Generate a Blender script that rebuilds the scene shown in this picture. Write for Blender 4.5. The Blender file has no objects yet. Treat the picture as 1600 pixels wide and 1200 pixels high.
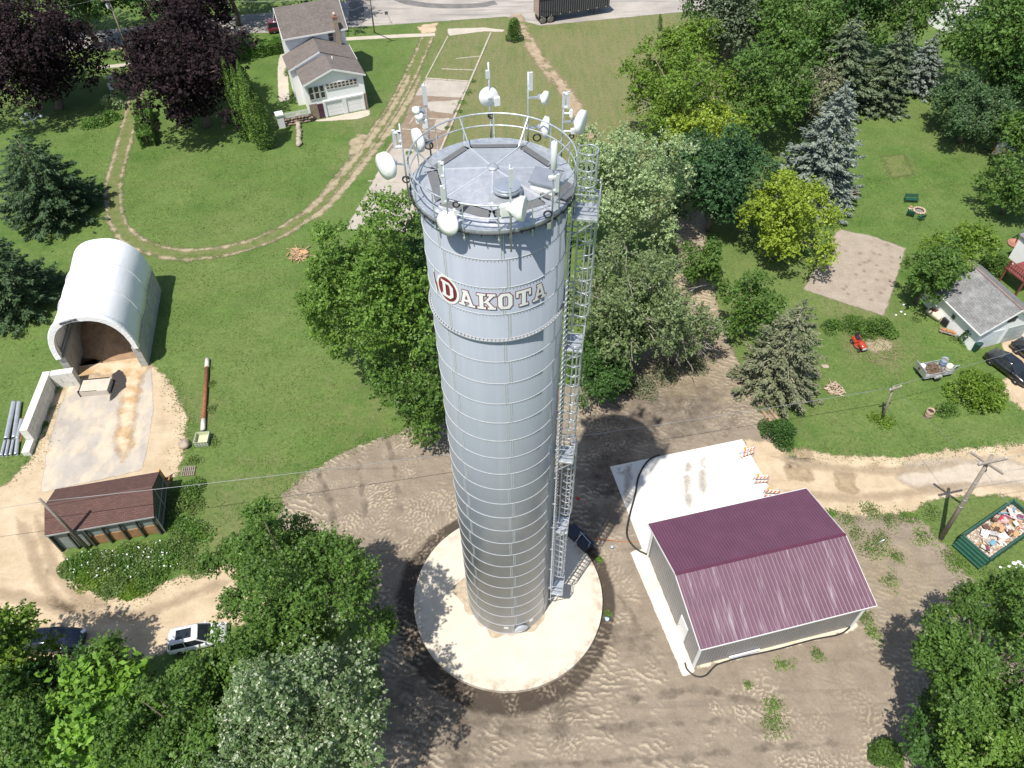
import bpy, math, random
import numpy as np
random.seed(7)
RNG = np.random.default_rng(7)
PI = math.pi
rad = math.radians
scene = bpy.context.scene
COL = scene.collection

# ------------------------------------------------------------------ camera solve
CF, CTH, CH, CROLL = 1182.45, 0.842497, 52.845, -0.0191      # focal (px at 1600), pitch, height, roll
TX, TY, TR = -0.585, 25.924, 2.995                            # water tower axis and radius
_c, _s = math.cos(CROLL), math.sin(CROLL)
FW = np.array([0, math.cos(CTH), -math.sin(CTH)])
_u0 = np.array([0, math.sin(CTH), math.cos(CTH)])
_r0 = np.array([1.0, 0, 0])
RT = _c * _r0 + _s * _u0
UP = _c * _u0 - _s * _r0
CO = np.array([0, 0, CH])

def G(x, y, z=0.0):
    """world point at height z seen at photo position x, y"""
    d = FW + RT * (x - 800) / CF - UP * (y - 600) / CF
    return CO + d * ((z - CH) / d[2])

def P(q):
    d = np.asarray(q, float) - CO
    k = d @ FW
    return 800 + CF * (d @ RT) / k, 600 - CF * (d @ UP) / k

def zat(x, y, py):
    lo, hi = -2.0, 45.0
    for _ in range(50):
        m = (lo + hi) / 2
        if P((x, y, m))[1] > py: lo = m
        else: hi = m
    return lo

def stand(bpx, tpx, hmax=30):
    """base point and height of an upright thing from its foot and its tip in the photo"""
    b = G(*bpx); best = None
    for h in np.arange(0.3, hmax, 0.1):
        q = G(tpx[0], tpx[1], h)
        d = math.hypot(q[0] - b[0], q[1] - b[1])
        if best is None or d < best[0]: best = (d, h, q)
    return b, best[1], best[2]

def gz(x, y):
    """terrain height: the soil dips round the tower's concrete pad"""
    r = np.hypot(np.asarray(x) - TX, np.asarray(y) - TY)
    t = np.clip((r - 7.9) / 2.6, 0, 1)
    return -0.45 * (1 - t * t * (3 - 2 * t))

# ------------------------------------------------------------------ objects
def tag(o, label=None, cat=None, group=None, kind=None):
    if label: o['label'] = label
    if cat: o['category'] = cat
    if group: o['group'] = group
    if kind: o['kind'] = kind
    return o

def thing(name, label, cat, loc=(0, 0, 0), group=None):
    o = bpy.data.objects.new(name, None)
    o.empty_display_size = 0.3
    COL.objects.link(o)
    o.location = tuple(float(a) for a in loc)
    return tag(o, label, cat, group)

def place(o, loc, rz=0.0):
    o.location = tuple(float(a) for a in loc); o.rotation_euler = (0, 0, rz)
    return o

def dup(root, loc, rz, label=None, group=None):
    def cp(o, par):
        c = o.copy(); COL.objects.link(c); c.parent = par
        for ch in o.children: cp(ch, c)
        return c
    r = cp(root, None)
    place(r, loc, rz)
    if label: r['label'] = label
    if group: r['group'] = group
    return r

def rootloc(o):
    v = np.zeros(3)
    while o is not None:
        v += np.array(o.location); o = o.parent
    return v

def mesh_obj(name, V, F, mat, parent=None, smooth=False, loc=None, sm=None):
    V = np.asarray(V, float)
    off = rootloc(parent) if parent is not None else (np.array(loc, float) if loc is not None else np.zeros(3))
    me = bpy.data.meshes.new(name)
    me.from_pydata((V - off).tolist(), [], F)
    if sm is not None: me.polygons.foreach_set('use_smooth', sm)
    elif smooth: me.polygons.foreach_set('use_smooth', [True] * len(me.polygons))
    me.materials.append(mat)
    me.update()
    o = bpy.data.objects.new(name, me)
    COL.objects.link(o)
    if parent is not None: o.parent = parent
    elif loc is not None: o.location = tuple(float(a) for a in loc)
    return o

def quads_obj(name, V, mat, parent=None, loc=None):
    """V: (n,4,3) loose quads, numpy fast path"""
    n = len(V)
    off = rootloc(parent) if parent is not None else (np.array(loc, float) if loc is not None else np.zeros(3))
    me = bpy.data.meshes.new(name)
    me.vertices.add(n * 4)
    me.vertices.foreach_set('co', (V.reshape(-1, 3) - off).astype(np.float32).ravel())
    me.loops.add(n * 4)
    me.loops.foreach_set('vertex_index', np.arange(n * 4, dtype=np.int32))
    me.polygons.add(n)
    me.polygons.foreach_set('loop_start', np.arange(0, n * 4, 4, dtype=np.int32))
    me.materials.append(mat)
    me.update(calc_edges=True)
    o = bpy.data.objects.new(name, me)
    COL.objects.link(o)
    if parent is not None: o.parent = parent
    elif loc is not None: o.location = tuple(float(a) for a in loc)
    return o

class Fr:
    """a local frame on the ground: u along, v across (left of u)"""
    def __init__(s, o, ang):
        s.o = np.array(o[:2], float); s.a = ang
        a = rad(ang); s.u = np.array([math.cos(a), math.sin(a)]); s.v = np.array([-s.u[1], s.u[0]])
    def __call__(s, u, v, z=0.0):
        q = s.o + s.u * u + s.v * v
        return (q[0], q[1], z)
    def loc(s, p):
        d = np.array(p[:2]) - s.o
        return d @ s.u, d @ s.v

WF = Fr((0, 0), 0)

class MB:
    def __init__(s): s.v = []; s.f = []; s.sm = []
    def add(s, vs, fs, smooth=False):
        b = len(s.v)
        s.v += [tuple(float(c) for c in p) for p in vs]
        s.f += [[b + i for i in f] for f in fs]
        s.sm += [smooth] * len(fs)
        return s
    def box(s, fr, u0, u1, v0, v1, z0, z1):
        vs = [fr(u, v, z) for z in (z0, z1) for (u, v) in ((u0, v0), (u1, v0), (u1, v1), (u0, v1))]
        return s.add(vs, [(3, 2, 1, 0), (4, 5, 6, 7), (0, 1, 5, 4), (1, 2, 6, 5), (2, 3, 7, 6), (3, 0, 4, 7)])
    def hexa(s, b, t):
        return s.add(list(b) + list(t), [(3, 2, 1, 0), (4, 5, 6, 7), (0, 1, 5, 4), (1, 2, 6, 5), (2, 3, 7, 6), (3, 0, 4, 7)])
    def slab(s, quad, th):
        """a board: quad of 4 points thickened along its normal"""
        q = [np.array(p, float) for p in quad]
        n = np.cross(q[1] - q[0], q[3] - q[0]); n /= np.linalg.norm(n)
        return s.hexa([p - n * th for p in q], q)
    def quad(s, *p): return s.add(p, [tuple(range(len(p)))])
    def tube(s, pts, r, n=6, closed=False, smooth=True, caps=True):
        pts = [np.array(p, float) for p in pts]
        m = len(pts)
        rs = r if isinstance(r, (list, tuple)) else [r] * m
        vs = []; prev = None
        for i, p in enumerate(pts):
            if closed: d = pts[(i + 1) % m] - pts[i - 1]
            else: d = pts[min(i + 1, m - 1)] - pts[max(i - 1, 0)]
            d = d / (np.linalg.norm(d) + 1e-9)
            if prev is None:
                a = np.array([0, 0, 1.0]) if abs(d[2]) < 0.9 else np.array([1.0, 0, 0])
                x = np.cross(d, a)
            else: x = prev - d * (prev @ d)
            x = x / (np.linalg.norm(x) + 1e-9); prev = x
            y = np.cross(d, x)
            for k in range(n):
                t = 2 * PI * k / n
                vs.append(p + rs[i] * (x * math.cos(t) + y * math.sin(t)))
        fs = []
        for i in range(m if closed else m - 1):
            j = (i + 1) % m
            for k in range(n):
                l = (k + 1) % n
                fs.append((i * n + k, i * n + l, j * n + l, j * n + k))
        if caps and not closed:
            fs.append(tuple(range(n - 1, -1, -1))); fs.append(tuple((m - 1) * n + k for k in range(n)))
        return s.add(vs, fs, smooth)
    def bar(s, a, b, w, h=None):
        """rectangular bar from a to b"""
        h = h or w
        a = np.array(a, float); b = np.array(b, float)
        if np.linalg.norm(b - a) < .02: b = a + np.array([.02, 0, 0])
        d = (b - a) / np.linalg.norm(b - a)
        up = np.array([0, 0, 1.0]) if abs(d[2]) < 0.95 else np.array([0, 1.0, 0])
        x = np.cross(d, up); x /= np.linalg.norm(x); y = np.cross(x, d)
        c = [(-w / 2, -h / 2), (w / 2, -h / 2), (w / 2, h / 2), (-w / 2, h / 2)]
        return s.hexa([a + x * i + y * j for i, j in c], [b + x * i + y * j for i, j in c])
    def lathe(s, prof, c=(0, 0, 0), n=24, axis=None, smooth=True):
        """prof: (r, h) along axis from c"""
        ax = np.array(axis if axis is not None else (0, 0, 1.0), float); ax /= np.linalg.norm(ax)
        a = np.array([0, 0, 1.0]) if abs(ax[2]) < 0.9 else np.array([1.0, 0, 0])
        x = np.cross(a, ax); x /= np.linalg.norm(x); y = np.cross(ax, x)
        c = np.array(c, float); vs = []
        for (r, h) in prof:
            for k in range(n):
                t = 2 * PI * k / n
                vs.append(c + ax * h + max(r, 1e-4) * (x * math.cos(t) + y * math.sin(t)))
        fs = []
        for i in range(len(prof) - 1):
            for k in range(n):
                l = (k + 1) % n
                fs.append((i * n + k, i * n + l, (i + 1) * n + l, (i + 1) * n + k))
        fs.append(tuple(range(n - 1, -1, -1))); fs.append(tuple((len(prof) - 1) * n + k for k in range(n)))
        return s.add(vs, fs, smooth)
    def prism(s, poly, z0, z1):
        n = len(poly)
        vs = [(p[0], p[1], z0) for p in poly] + [(p[0], p[1], z1) for p in poly]
        fs = [tuple(range(n - 1, -1, -1)), tuple(range(n, 2 * n))] + [(i, (i + 1) % n, n + (i + 1) % n, n + i) for i in range(n)]
        return s.add(vs, fs)
    def loft(s, rings, smooth=True, caps=True):
        n = len(rings[0]); vs = [p for r in rings for p in r]; fs = []
        for i in range(len(rings) - 1):
            for k in range(n):
                l = (k + 1) % n
                fs.append((i * n + k, i * n + l, (i + 1) * n + l, (i + 1) * n + k))
        s.add(vs, fs, smooth)
        if caps:
            s.add(rings[0], [tuple(range(n - 1, -1, -1))]); s.add(rings[-1], [tuple(range(n))])
        return s
    def rock(s, c, r, sq=(1, 1, 0.7), seed=0, n=10):
        rg = random.Random(seed); vs = []; fs = []
        ph = [rg.uniform(0, 6.28) for _ in range(6)]
        for i in range(n + 1):
            t = PI * i / n
            for k in range(n * 2):
                a = PI * k / n
                d = 1 + .13 * math.sin(2 * a + ph[0] + 2 * t) + .1 * math.sin(3 * a + ph[1]) * math.sin(t * 2 + ph[2]) + .05 * math.sin(5 * a + ph[3] + 3 * t)
                vs.append((c[0] + r * sq[0] * d * math.sin(t) * math.cos(a), c[1] + r * sq[1] * d * math.sin(t) * math.sin(a), c[2] + r * sq[2] * d * math.cos(t)))
        m = n * 2
        for i in range(n):
            for k in range(m):
                fs.append((i * m + k, (i + 1) * m + k, (i + 1) * m + (k + 1) % m, i * m + (k + 1) % m))
        return s.add(vs, fs, True)
    def build(s, name, mat, parent=None, loc=None):
        return mesh_obj(name, s.v, s.f, mat, parent, loc=loc, sm=s.sm)

# ------------------------------------------------------------------ materials
def newmat(name):
    m = bpy.data.materials.new(name); m.use_nodes = True
    nt = m.node_tree; nt.nodes.clear()
    return m, nt

class NT:
    def __init__(s, nt): s.nt = nt
    def n(s, typ, props=None, **inp):
        nd = s.nt.nodes.new(typ)
        for k, v in (props or {}).items(): setattr(nd, k, v)
        for k, v in inp.items():
            key = k.replace('_', ' ') if not k.startswith('i') or not k[1:].isdigit() else int(k[1:])
            sk = nd.inputs[key]
            if isinstance(v, bpy.types.NodeSocket): s.nt.links.new(v, sk)
            else: sk.default_value = v
        return nd
    def math(s, op, a, b=0.5, c=None, clamp=False):
        nd = s.nt.nodes.new('ShaderNodeMath'); nd.operation = op; nd.use_clamp = clamp
        for i, v in enumerate((a, b, c)):
            if v is None: continue
            if isinstance(v, bpy.types.NodeSocket): s.nt.links.new(v, nd.inputs[i])
            else: nd.inputs[i].default_value = v
        return nd.outputs[0]
    def noise(s, vec, scale, detail=3, rough=0.55, dist=0.0):
        return s.n('ShaderNodeTexNoise', None, Vector=vec, Scale=scale, Detail=detail, Roughness=rough, Distortion=dist).outputs['Fac']
    def mix(s, f, a, b, mode='MIX'):
        nd = s.nt.nodes.new('ShaderNodeMix'); nd.data_type = 'RGBA'; nd.blend_type = mode
        for i, v in ((0, f), (6, a), (7, b)):
            if isinstance(v, bpy.types.NodeSocket): s.nt.links.new(v, nd.inputs[i])
            elif i == 0: nd.inputs[0].default_value = v
            else: nd.inputs[i].default_value = (v[0], v[1], v[2], 1)
        return nd.outputs[2]
    def ramp(s, v, a, b, c=0.0, d=1.0):
        nd = s.n('ShaderNodeMapRange', None, i0=v, i1=a, i2=b, i3=c, i4=d); nd.clamp = True
        return nd.outputs[0]
    def obj(s): return s.n('ShaderNodeTexCoord').outputs['Object']
    def scaled(s, vec, sc, rot=(0, 0, 0)):
        return s.n('ShaderNodeMapping', None, Vector=vec, Scale=sc, Rotation=rot).outputs[0]
    def attr(s, name): return s.n('ShaderNodeAttribute', {'attribute_name': name}).outputs['Fac']
    def bump(s, h, st, dist=0.05):
        return s.n('ShaderNodeBump', None, Height=h, Strength=st, Distance=dist).outputs[0]
    def bsdf(s, col, rough=0.7, metal=0.0, normal=None, spec=0.5, **kw):
        b = s.nt.nodes.new('ShaderNodeBsdfPrincipled')
        for k, v in (('Base Color', col), ('Roughness', rough), ('Metallic', metal), ('Specular IOR Level', spec)):
            if isinstance(v, bpy.types.NodeSocket): s.nt.links.new(v, b.inputs[k])
            elif k == 'Base Color': b.inputs[k].default_value = (v[0], v[1], v[2], 1)
            else: b.inputs[k].default_value = v
        if normal is not None: s.nt.links.new(normal, b.inputs['Normal'])
        for k, v in kw.items(): b.inputs[k.replace('_', ' ')].default_value = v
        return b.outputs[0]
    def out(s, sh):
        o = s.nt.nodes.new('ShaderNodeOutputMaterial'); s.nt.links.new(sh, o.inputs[0])

_mc = {}
def M(name, col, rough=0.6, metal=0.0, var=0.12, scale=1.5, bump=0.0, bscale=12.0, col2=None, c2=(0.55, 0.7), spec=0.5, coat=0.0):
    """generic weathered surface: colour noise, optional second colour in patches, optional bump"""
    if name in _mc: return _mc[name]
    m, nt = newmat(name); t = NT(nt); co = t.obj()
    a = tuple(c * (1 - var) for c in col); b = tuple(min(1, c * (1 + var)) for c in col)
    f = t.noise(co, scale, 5, 0.6)
    c = t.mix(t.ramp(f, .3, .7), a, b)
    if col2 is not None:
        c = t.mix(t.ramp(t.noise(co, scale * 1.7, 6, 0.65), c2[0], c2[1]), c, col2)
    r = t.ramp(t.noise(co, scale * 3, 3), .3, .7, max(0, rough - .07), min(1, rough + .07))
    nrm = t.bump(t.noise(co, bscale, 4), bump, 0.03) if bump else None
    kw = {'Coat_Weight': coat, 'Coat_Roughness': 0.05} if coat else {}
    t.out(t.bsdf(c, r, metal, nrm, spec, **kw))
    _mc[name] = m
    return m

def leafmat(name, cols, rough=0.5, trans=0.30, cl=0.25, spec=0.35, g=1.30):
    cols = [tuple(min(.9, k * g) for k in c) for c in cols]
    # cols: two or three leaf colours picked leaf by leaf

    if name in _mc: return _mc[name]
    m, nt = newmat(name); t = NT(nt)
    rnd = t.n('ShaderNodeNewGeometry').outputs['Random Per Island']
    c = t.mix(t.ramp(rnd, 0, .6), cols[0], cols[1])
    if len(cols) > 2: c = t.mix(t.ramp(rnd, .78, 1), c, cols[2])
    co = t.obj(); f = t.noise(co, 0.7, 4, .6)
    c = t.mix(t.ramp(f, .46, .70, 0, cl + .2), c, tuple(min(1, k * 1.75) for k in cols[1]))
    c = t.mix(t.ramp(f, .52, .34, 0, .45), c, tuple(k * .75 for k in cols[0]))
    d = t.bsdf(c, rough, 0, None, spec)
    tr = t.n('ShaderNodeBsdfTranslucent')
    tc = t.mix(0.5, c, tuple(min(1, k * 1.6) for k in cols[1])); nt.links.new(tc, tr.inputs[0])
    mx = t.n('ShaderNodeMixShader', None, i0=trans, i1=d, i2=tr.outputs[0])
    t.out(mx.outputs[0]); _mc[name] = m
    return m

def sheetmat(name, build, amp=0.8, nscale=0.9, soft=0.12, holes=0.0):
    """ground sheet whose outline breaks up raggedly: 'sd' is the distance inside the outline"""
    if name in _mc: return _mc[name]
    m, nt = newmat(name); t = NT(nt); co = t.obj()
    sh = build(t, co)
    n1 = t.noise(co, nscale, 5, 0.62); n2 = t.noise(co, nscale * 6, 3, 0.6)
    nn = t.math('ADD', t.math('MULTIPLY', t.math('SUBTRACT', n1, .5), amp * 2), t.math('MULTIPLY', t.math('SUBTRACT', n2, .5), amp * .7))
    d = t.math('ADD', t.attr('sd'), nn)
    a = t.ramp(d, -soft, soft)
    if holes:
        hn = t.ramp(t.noise(co, 0.55, 6, 0.7), .5 + holes, .56 + holes, 1, 0)
        a = t.math('MULTIPLY', a, hn)
    tr = t.n('ShaderNodeBsdfTransparent')
    mx = t.n('ShaderNodeMixShader', None, i0=a, i1=tr.outputs[0], i2=sh)
    t.out(mx.outputs[0]); _mc[name] = m
    return m

# ------------------------------------------------------------------ ground sheets
def poly_sd(X, Y, poly):
    d = np.full(X.shape, 1e9); ins = np.zeros(X.shape, bool)
    n = len(poly)
    for i in range(n):
        ax, ay = poly[i]; bx, by = poly[(i + 1) % n]
        ex, ey = bx - ax, by - ay
        t = np.clip(((X - ax) * ex + (Y - ay) * ey) / (ex * ex + ey * ey + 1e-12), 0, 1)
        d = np.minimum(d, np.hypot(X - ax - t * ex, Y - ay - t * ey))
        cr = ((ay > Y) != (by > Y)) & (X < (bx - ax) * (Y - ay) / (by - ay + 1e-12) + ax)
        ins ^= cr
    return np.where(ins, d, -d)

def grid_obj(name, X, Y, Z, keep, mat, attrs):
    ny, nx = X.shape
    idx = -np.ones(X.shape, int)
    i0 = np.arange(ny - 1)[:, None] * nx + np.arange(nx - 1)[None, :]
    F = np.stack([i0, i0 + 1, i0 + nx + 1, i0 + nx], -1)[keep]
    used = np.unique(F); mp = -np.ones(ny * nx, int); mp[used] = np.arange(len(used))
    F = mp[F]
    me = bpy.data.meshes.new(name)
    co = np.stack([X.ravel()[used], Y.ravel()[used], Z.ravel()[used]], -1)
    me.vertices.add(len(used)); me.vertices.foreach_set('co', co.astype(np.float32).ravel())
    me.loops.add(F.size); me.loops.foreach_set('vertex_index', F.astype(np.int32).ravel())
    me.polygons.add(len(F)); me.polygons.foreach_set('loop_start', np.arange(0, F.size, 4, dtype=np.int32))
    me.polygons.foreach_set('use_smooth', np.ones(len(F), bool))
    me.materials.append(mat); me.update(calc_edges=True)
    for k, v in attrs.items():
        a = me.attributes.new(k, 'FLOAT', 'POINT'); a.data.foreach_set('value', v.ravel()[used].astype(np.float32))
    o = bpy.data.objects.new(name, me); COL.objects.link(o)
    return o

def sheet(name, px, mat, lift, feather=1.2, res=0.5, extra=None, world=False):
    poly = [tuple(p) for p in px] if world else [tuple(G(*p)[:2]) for p in px]
    a = np.array(poly); f = feather + res
    xs = np.arange(math.floor((a[:, 0].min() - f) / res), math.ceil((a[:, 0].max() + f) / res) + 1) * res
    ys = np.arange(math.floor((a[:, 1].min() - f) / res), math.ceil((a[:, 1].max() + f) / res) + 1) * res
    X, Y = np.meshgrid(xs, ys)
    sd = poly_sd(X, Y, poly)
    k = np.maximum(np.maximum(sd[:-1, :-1], sd[1:, 1:]), np.maximum(sd[1:, :-1], sd[:-1, 1:])) > -feather
    at = {'sd': sd}
    if extra: at.update(extra(X, Y))
    dz = at.pop('_dz', 0.0)
    o = grid_obj(name, X, Y, gz(X, Y) + lift + dz, k, mat, at)
    return tag(o, kind='structure')

def smoothline(pts, sub=8):
    p = [np.array(q, float) for q in pts]
    p = [2 * p[0] - p[1]] + p + [2 * p[-1] - p[-2]]
    out = []
    for i in range(1, len(p) - 2):
        for k in range(sub):
            t = k / sub
            out.append(0.5 * (2 * p[i] + (p[i + 1] - p[i - 1]) * t + (2 * p[i - 1] - 5 * p[i] + 4 * p[i + 1] - p[i + 2]) * t * t + (3 * p[i] - p[i - 1] - 3 * p[i + 1] + p[i + 2]) * t ** 3))
    out.append(p[-2])
    return out

def strip(name, px, half, mat, lift, offs=(0.0,), feather=0.5, world=False, taper=False):
    line = smoothline([q if world else G(*q) for q in px])
    V = []; F = []; SD = []
    for off in offs:
        b = len(V)
        for i, q in enumerate(line):
            d = line[min(i + 1, len(line) - 1)] - line[max(i - 1, 0)]
            d = d / np.linalg.norm(d); nrm = np.array([-d[1], d[0], 0])
            for w in (-half - feather, -half * .5, 0, half * .5, half + feather):
                p = q + nrm * (off + w)
                V.append((p[0], p[1], float(gz(p[0], p[1])) + lift)); e = min(1, min(i, len(line) - 1 - i) / max(1, .14 * len(line))) if taper else 1
                SD.append(half - abs(w) - (1 - e) * (half + feather))
        for i in range(len(line) - 1):
            for k in range(4):
                F.append((b + i * 5 + k, b + i * 5 + k + 1, b + i * 5 + 6 + k, b + i * 5 + 5 + k))
    o = mesh_obj(name, V, F, mat)
    a = o.data.attributes.new('sd', 'FLOAT', 'POINT'); a.data.foreach_set('value', SD)
    return tag(o, kind='structure')
# ================================================================== ground
def m_lawn():
    m, nt = newmat('lawn_grass'); t = NT(nt); co = t.obj()
    big = t.noise(co, .05, 5, .6); mid = t.noise(co, .35, 5, .65); fine = t.noise(co, 3.2, 4, .7); vf = t.noise(co, 14, 2, .6)
    bl = t.noise(co, .13, 5, .65); sm = t.noise(co, 1.1, 5, .7)
    c = t.mix(t.ramp(mid, .36, .66), (.058, .122, .020), (.104, .182, .036))
    c = t.mix(t.ramp(bl, .40, .64), c, t.mix(t.ramp(sm, .36, .66), (.098, .162, .034), (.168, .232, .064)))
    c = t.mix(t.ramp(big, .46, .68, 0, .8), c, t.mix(t.ramp(sm, .34, .66), (.118, .162, .044), (.190, .224, .080)))
    c = t.mix(t.ramp(sm, .54, .78, 0, .4), c, (.052, .095, .019))
    mow = t.noise(t.scaled(co, (.07, 1.1, 1), (0, 0, .35)), 1.0, 3, .6)
    c = t.mix(t.ramp(mow, .45, .7, 0, .45), c, (.125, .155, .048))
    dry = t.math('ADD', t.attr('dry'), t.math('MULTIPLY', t.math('SUBTRACT', t.noise(co, .6, 6, .7), .5), 1.1))
    streak = t.noise(t.scaled(co, (1.4, .16, 1), (0, 0, -.25)), 1.0, 5, .65)
    c = t.mix(t.math('MULTIPLY', t.ramp(dry, .18, .70, 0, .85), t.ramp(streak, .32, .6, .35, 1)), c, (.235, .198, .105))
    g1 = t.noise(co, 1.9, 4, .75); g2 = t.noise(co, 5.5, 3, .75)
    c = t.mix(t.ramp(g1, .52, .70, 0, .4), c, (.040, .078, .015))
    c = t.mix(t.ramp(g2, .54, .68, 0, .5), c, (.046, .088, .017))
    c = t.mix(t.ramp(g2, .46, .34, 0, .5), c, (.18, .24, .085))
    c = t.mix(t.ramp(fine, .42, .75, 0, .5), c, (.032, .062, .012))
    c = t.mix(t.ramp(vf, .55, .8, 0, .35), c, (.16, .20, .07))
    h = t.math('ADD', t.math('MULTIPLY', fine, .6), vf)
    nr = t.bump(h, .7, .08)
    t.out(t.bsdf(c, .85, 0, nr, .2)); return m

def dry_attr(X, Y):
    d = np.zeros(X.shape)
    for px, py, r, a in ((930, 110, 26, .8), (830, 190, 18, .75), (765, 110, 12, .8), (760, 60, 12, .7), (940, 200, 16, .8), (1000, 60, 20, .75), (715, 85, 9, .6), (800, 150, 12, .8), (1120, 65, 12, .7),
                         (1400, 262, 2.6, .55), (1330, 480, 6, .45), (1370, 540, 5, .5), (380, 790, 6, .42), (350, 830, 4, .5), (560, 640, 7, .3), (430, 760, 5, .35),
                         (640, 150, 7, .35), (1110, 480, 8, .35), (1060, 330, 8, .6), (560, 190, 5, .45), (300, 640, 4, .4), (1300, 690, 5, .3), (110, 120, 10, .1),
                         (1420, 100, 6, .35), (1480, 260, 14, .18), (330, 640, 8, .15), (560, 250, 6, .3), (1340, 630, 8, .12), (1440, 880, 4, .4)):
        q = G(px, py); rr = np.hypot(X - q[0], Y - q[1])
        d = np.maximum(d, a * np.clip(1.35 - rr / r, 0, 1))
    return d

xs = np.arange(-130, 130.01, .5); ys = np.arange(-20, 190.01, .5)
Xg, Yg = np.meshgrid(xs, ys)
grd = grid_obj('ground', Xg, Yg, gz(Xg, Yg), np.ones((len(ys) - 1, len(xs) - 1), bool), m_lawn(), {'dry': dry_attr(Xg, Yg)})
tag(grd, kind='structure')
# outer country, joined edge to edge with the near ground, out to the horizon
B = 3000.0
tag(mesh_obj('far_ground', [(-130, -20, 0), (130, -20, 0), (130, 190, 0), (-130, 190, 0), (-B, -B, 0), (B, -B, 0), (B, B, 0), (-B, B, 0)],
         [(4, 5, 1, 0), (5, 6, 2, 1), (6, 7, 3, 2), (7, 4, 0, 3)], m_lawn()), kind='structure')

# ---- churned soil of the building site
def b_dirt(t, co):
    r = t.attr('crest')
    base = t.mix(t.ramp(t.noise(co, .7, 6, .7), .34, .66), (.202, .164, .123), (.272, .226, .171))
    base = t.mix(t.ramp(t.noise(co, 5, 4, .7), .5, .75, 0, .5), base, (.33, .265, .185))
    trk = t.noise(t.scaled(co, (.10, 1.5, 1), (0, 0, -.04)), 1.0, 3, .55)
    base = t.mix(t.ramp(trk, .55, .68, 0, .5), base, (.165, .134, .105))
    wet = t.math('ADD', t.attr('wet'), t.math('MULTIPLY', t.math('SUBTRACT', t.noise(co, .9, 5, .7), .5), .9))
    wf = t.ramp(wet, .35, .75, 0, .9)
    base = t.mix(wf, base, (.052, .040, .031))
    straw = t.math('ADD', t.attr('straw'), t.math('MULTIPLY', t.math('SUBTRACT', t.noise(co, .8, 5, .7), .5), .8))
    base = t.mix(t.ramp(straw, .35, .8, 0, .85), base, t.mix(t.ramp(t.noise(co, 9, 3, .7), .4, .6), (.20, .165, .095), (.36, .29, .18)))
    c = t.mix(t.math('MULTIPLY', r, t.math('SUBTRACT', .80, t.math('MULTIPLY', wf, .45))), base, (.47, .395, .290))
    grit = t.noise(co, 18, 3, .7)
    c = t.mix(t.ramp(grit, .58, .8, 0, .4), c, (.12, .095, .07))
    h = t.math('ADD', r, t.math('ADD', t.math('MULTIPLY', t.noise(co, 4, 5, .7), 1.2), t.math('MULTIPLY', t.noise(co, .9, 4), 1.0)))
    return t.bsdf(c, .95, 0, t.bump(h, .55, .10), .15)
m_dirt = sheetmat('churned_soil', b_dirt, 1.0, .7, .1)

def blur_noise(rg, shape, lam, res, ang=None, spread=.35, band=.30):
    """noise of wavelength lam: band passed (ridges) when ang is given, else low passed"""
    ny, nx = shape
    f = np.fft.rfft2(rg.normal(0, 1, shape)); fy = np.fft.fftfreq(ny, res)[:, None]; fx = np.fft.rfftfreq(nx, res)[None, :]
    k = np.hypot(fx, fy) + 1e-9
    if ang is None: w = np.exp(-(k * lam) ** 2)
    else:
        th = np.arctan2(fy, fx); d = np.abs((th - ang + PI / 2) % PI - PI / 2)
        w = np.exp(-((k * lam - 1) / band) ** 2) * np.exp(-(d / spread) ** 2)
    n = np.fft.irfft2(f * w, s=shape); return (n - n.mean()) / n.std()

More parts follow.
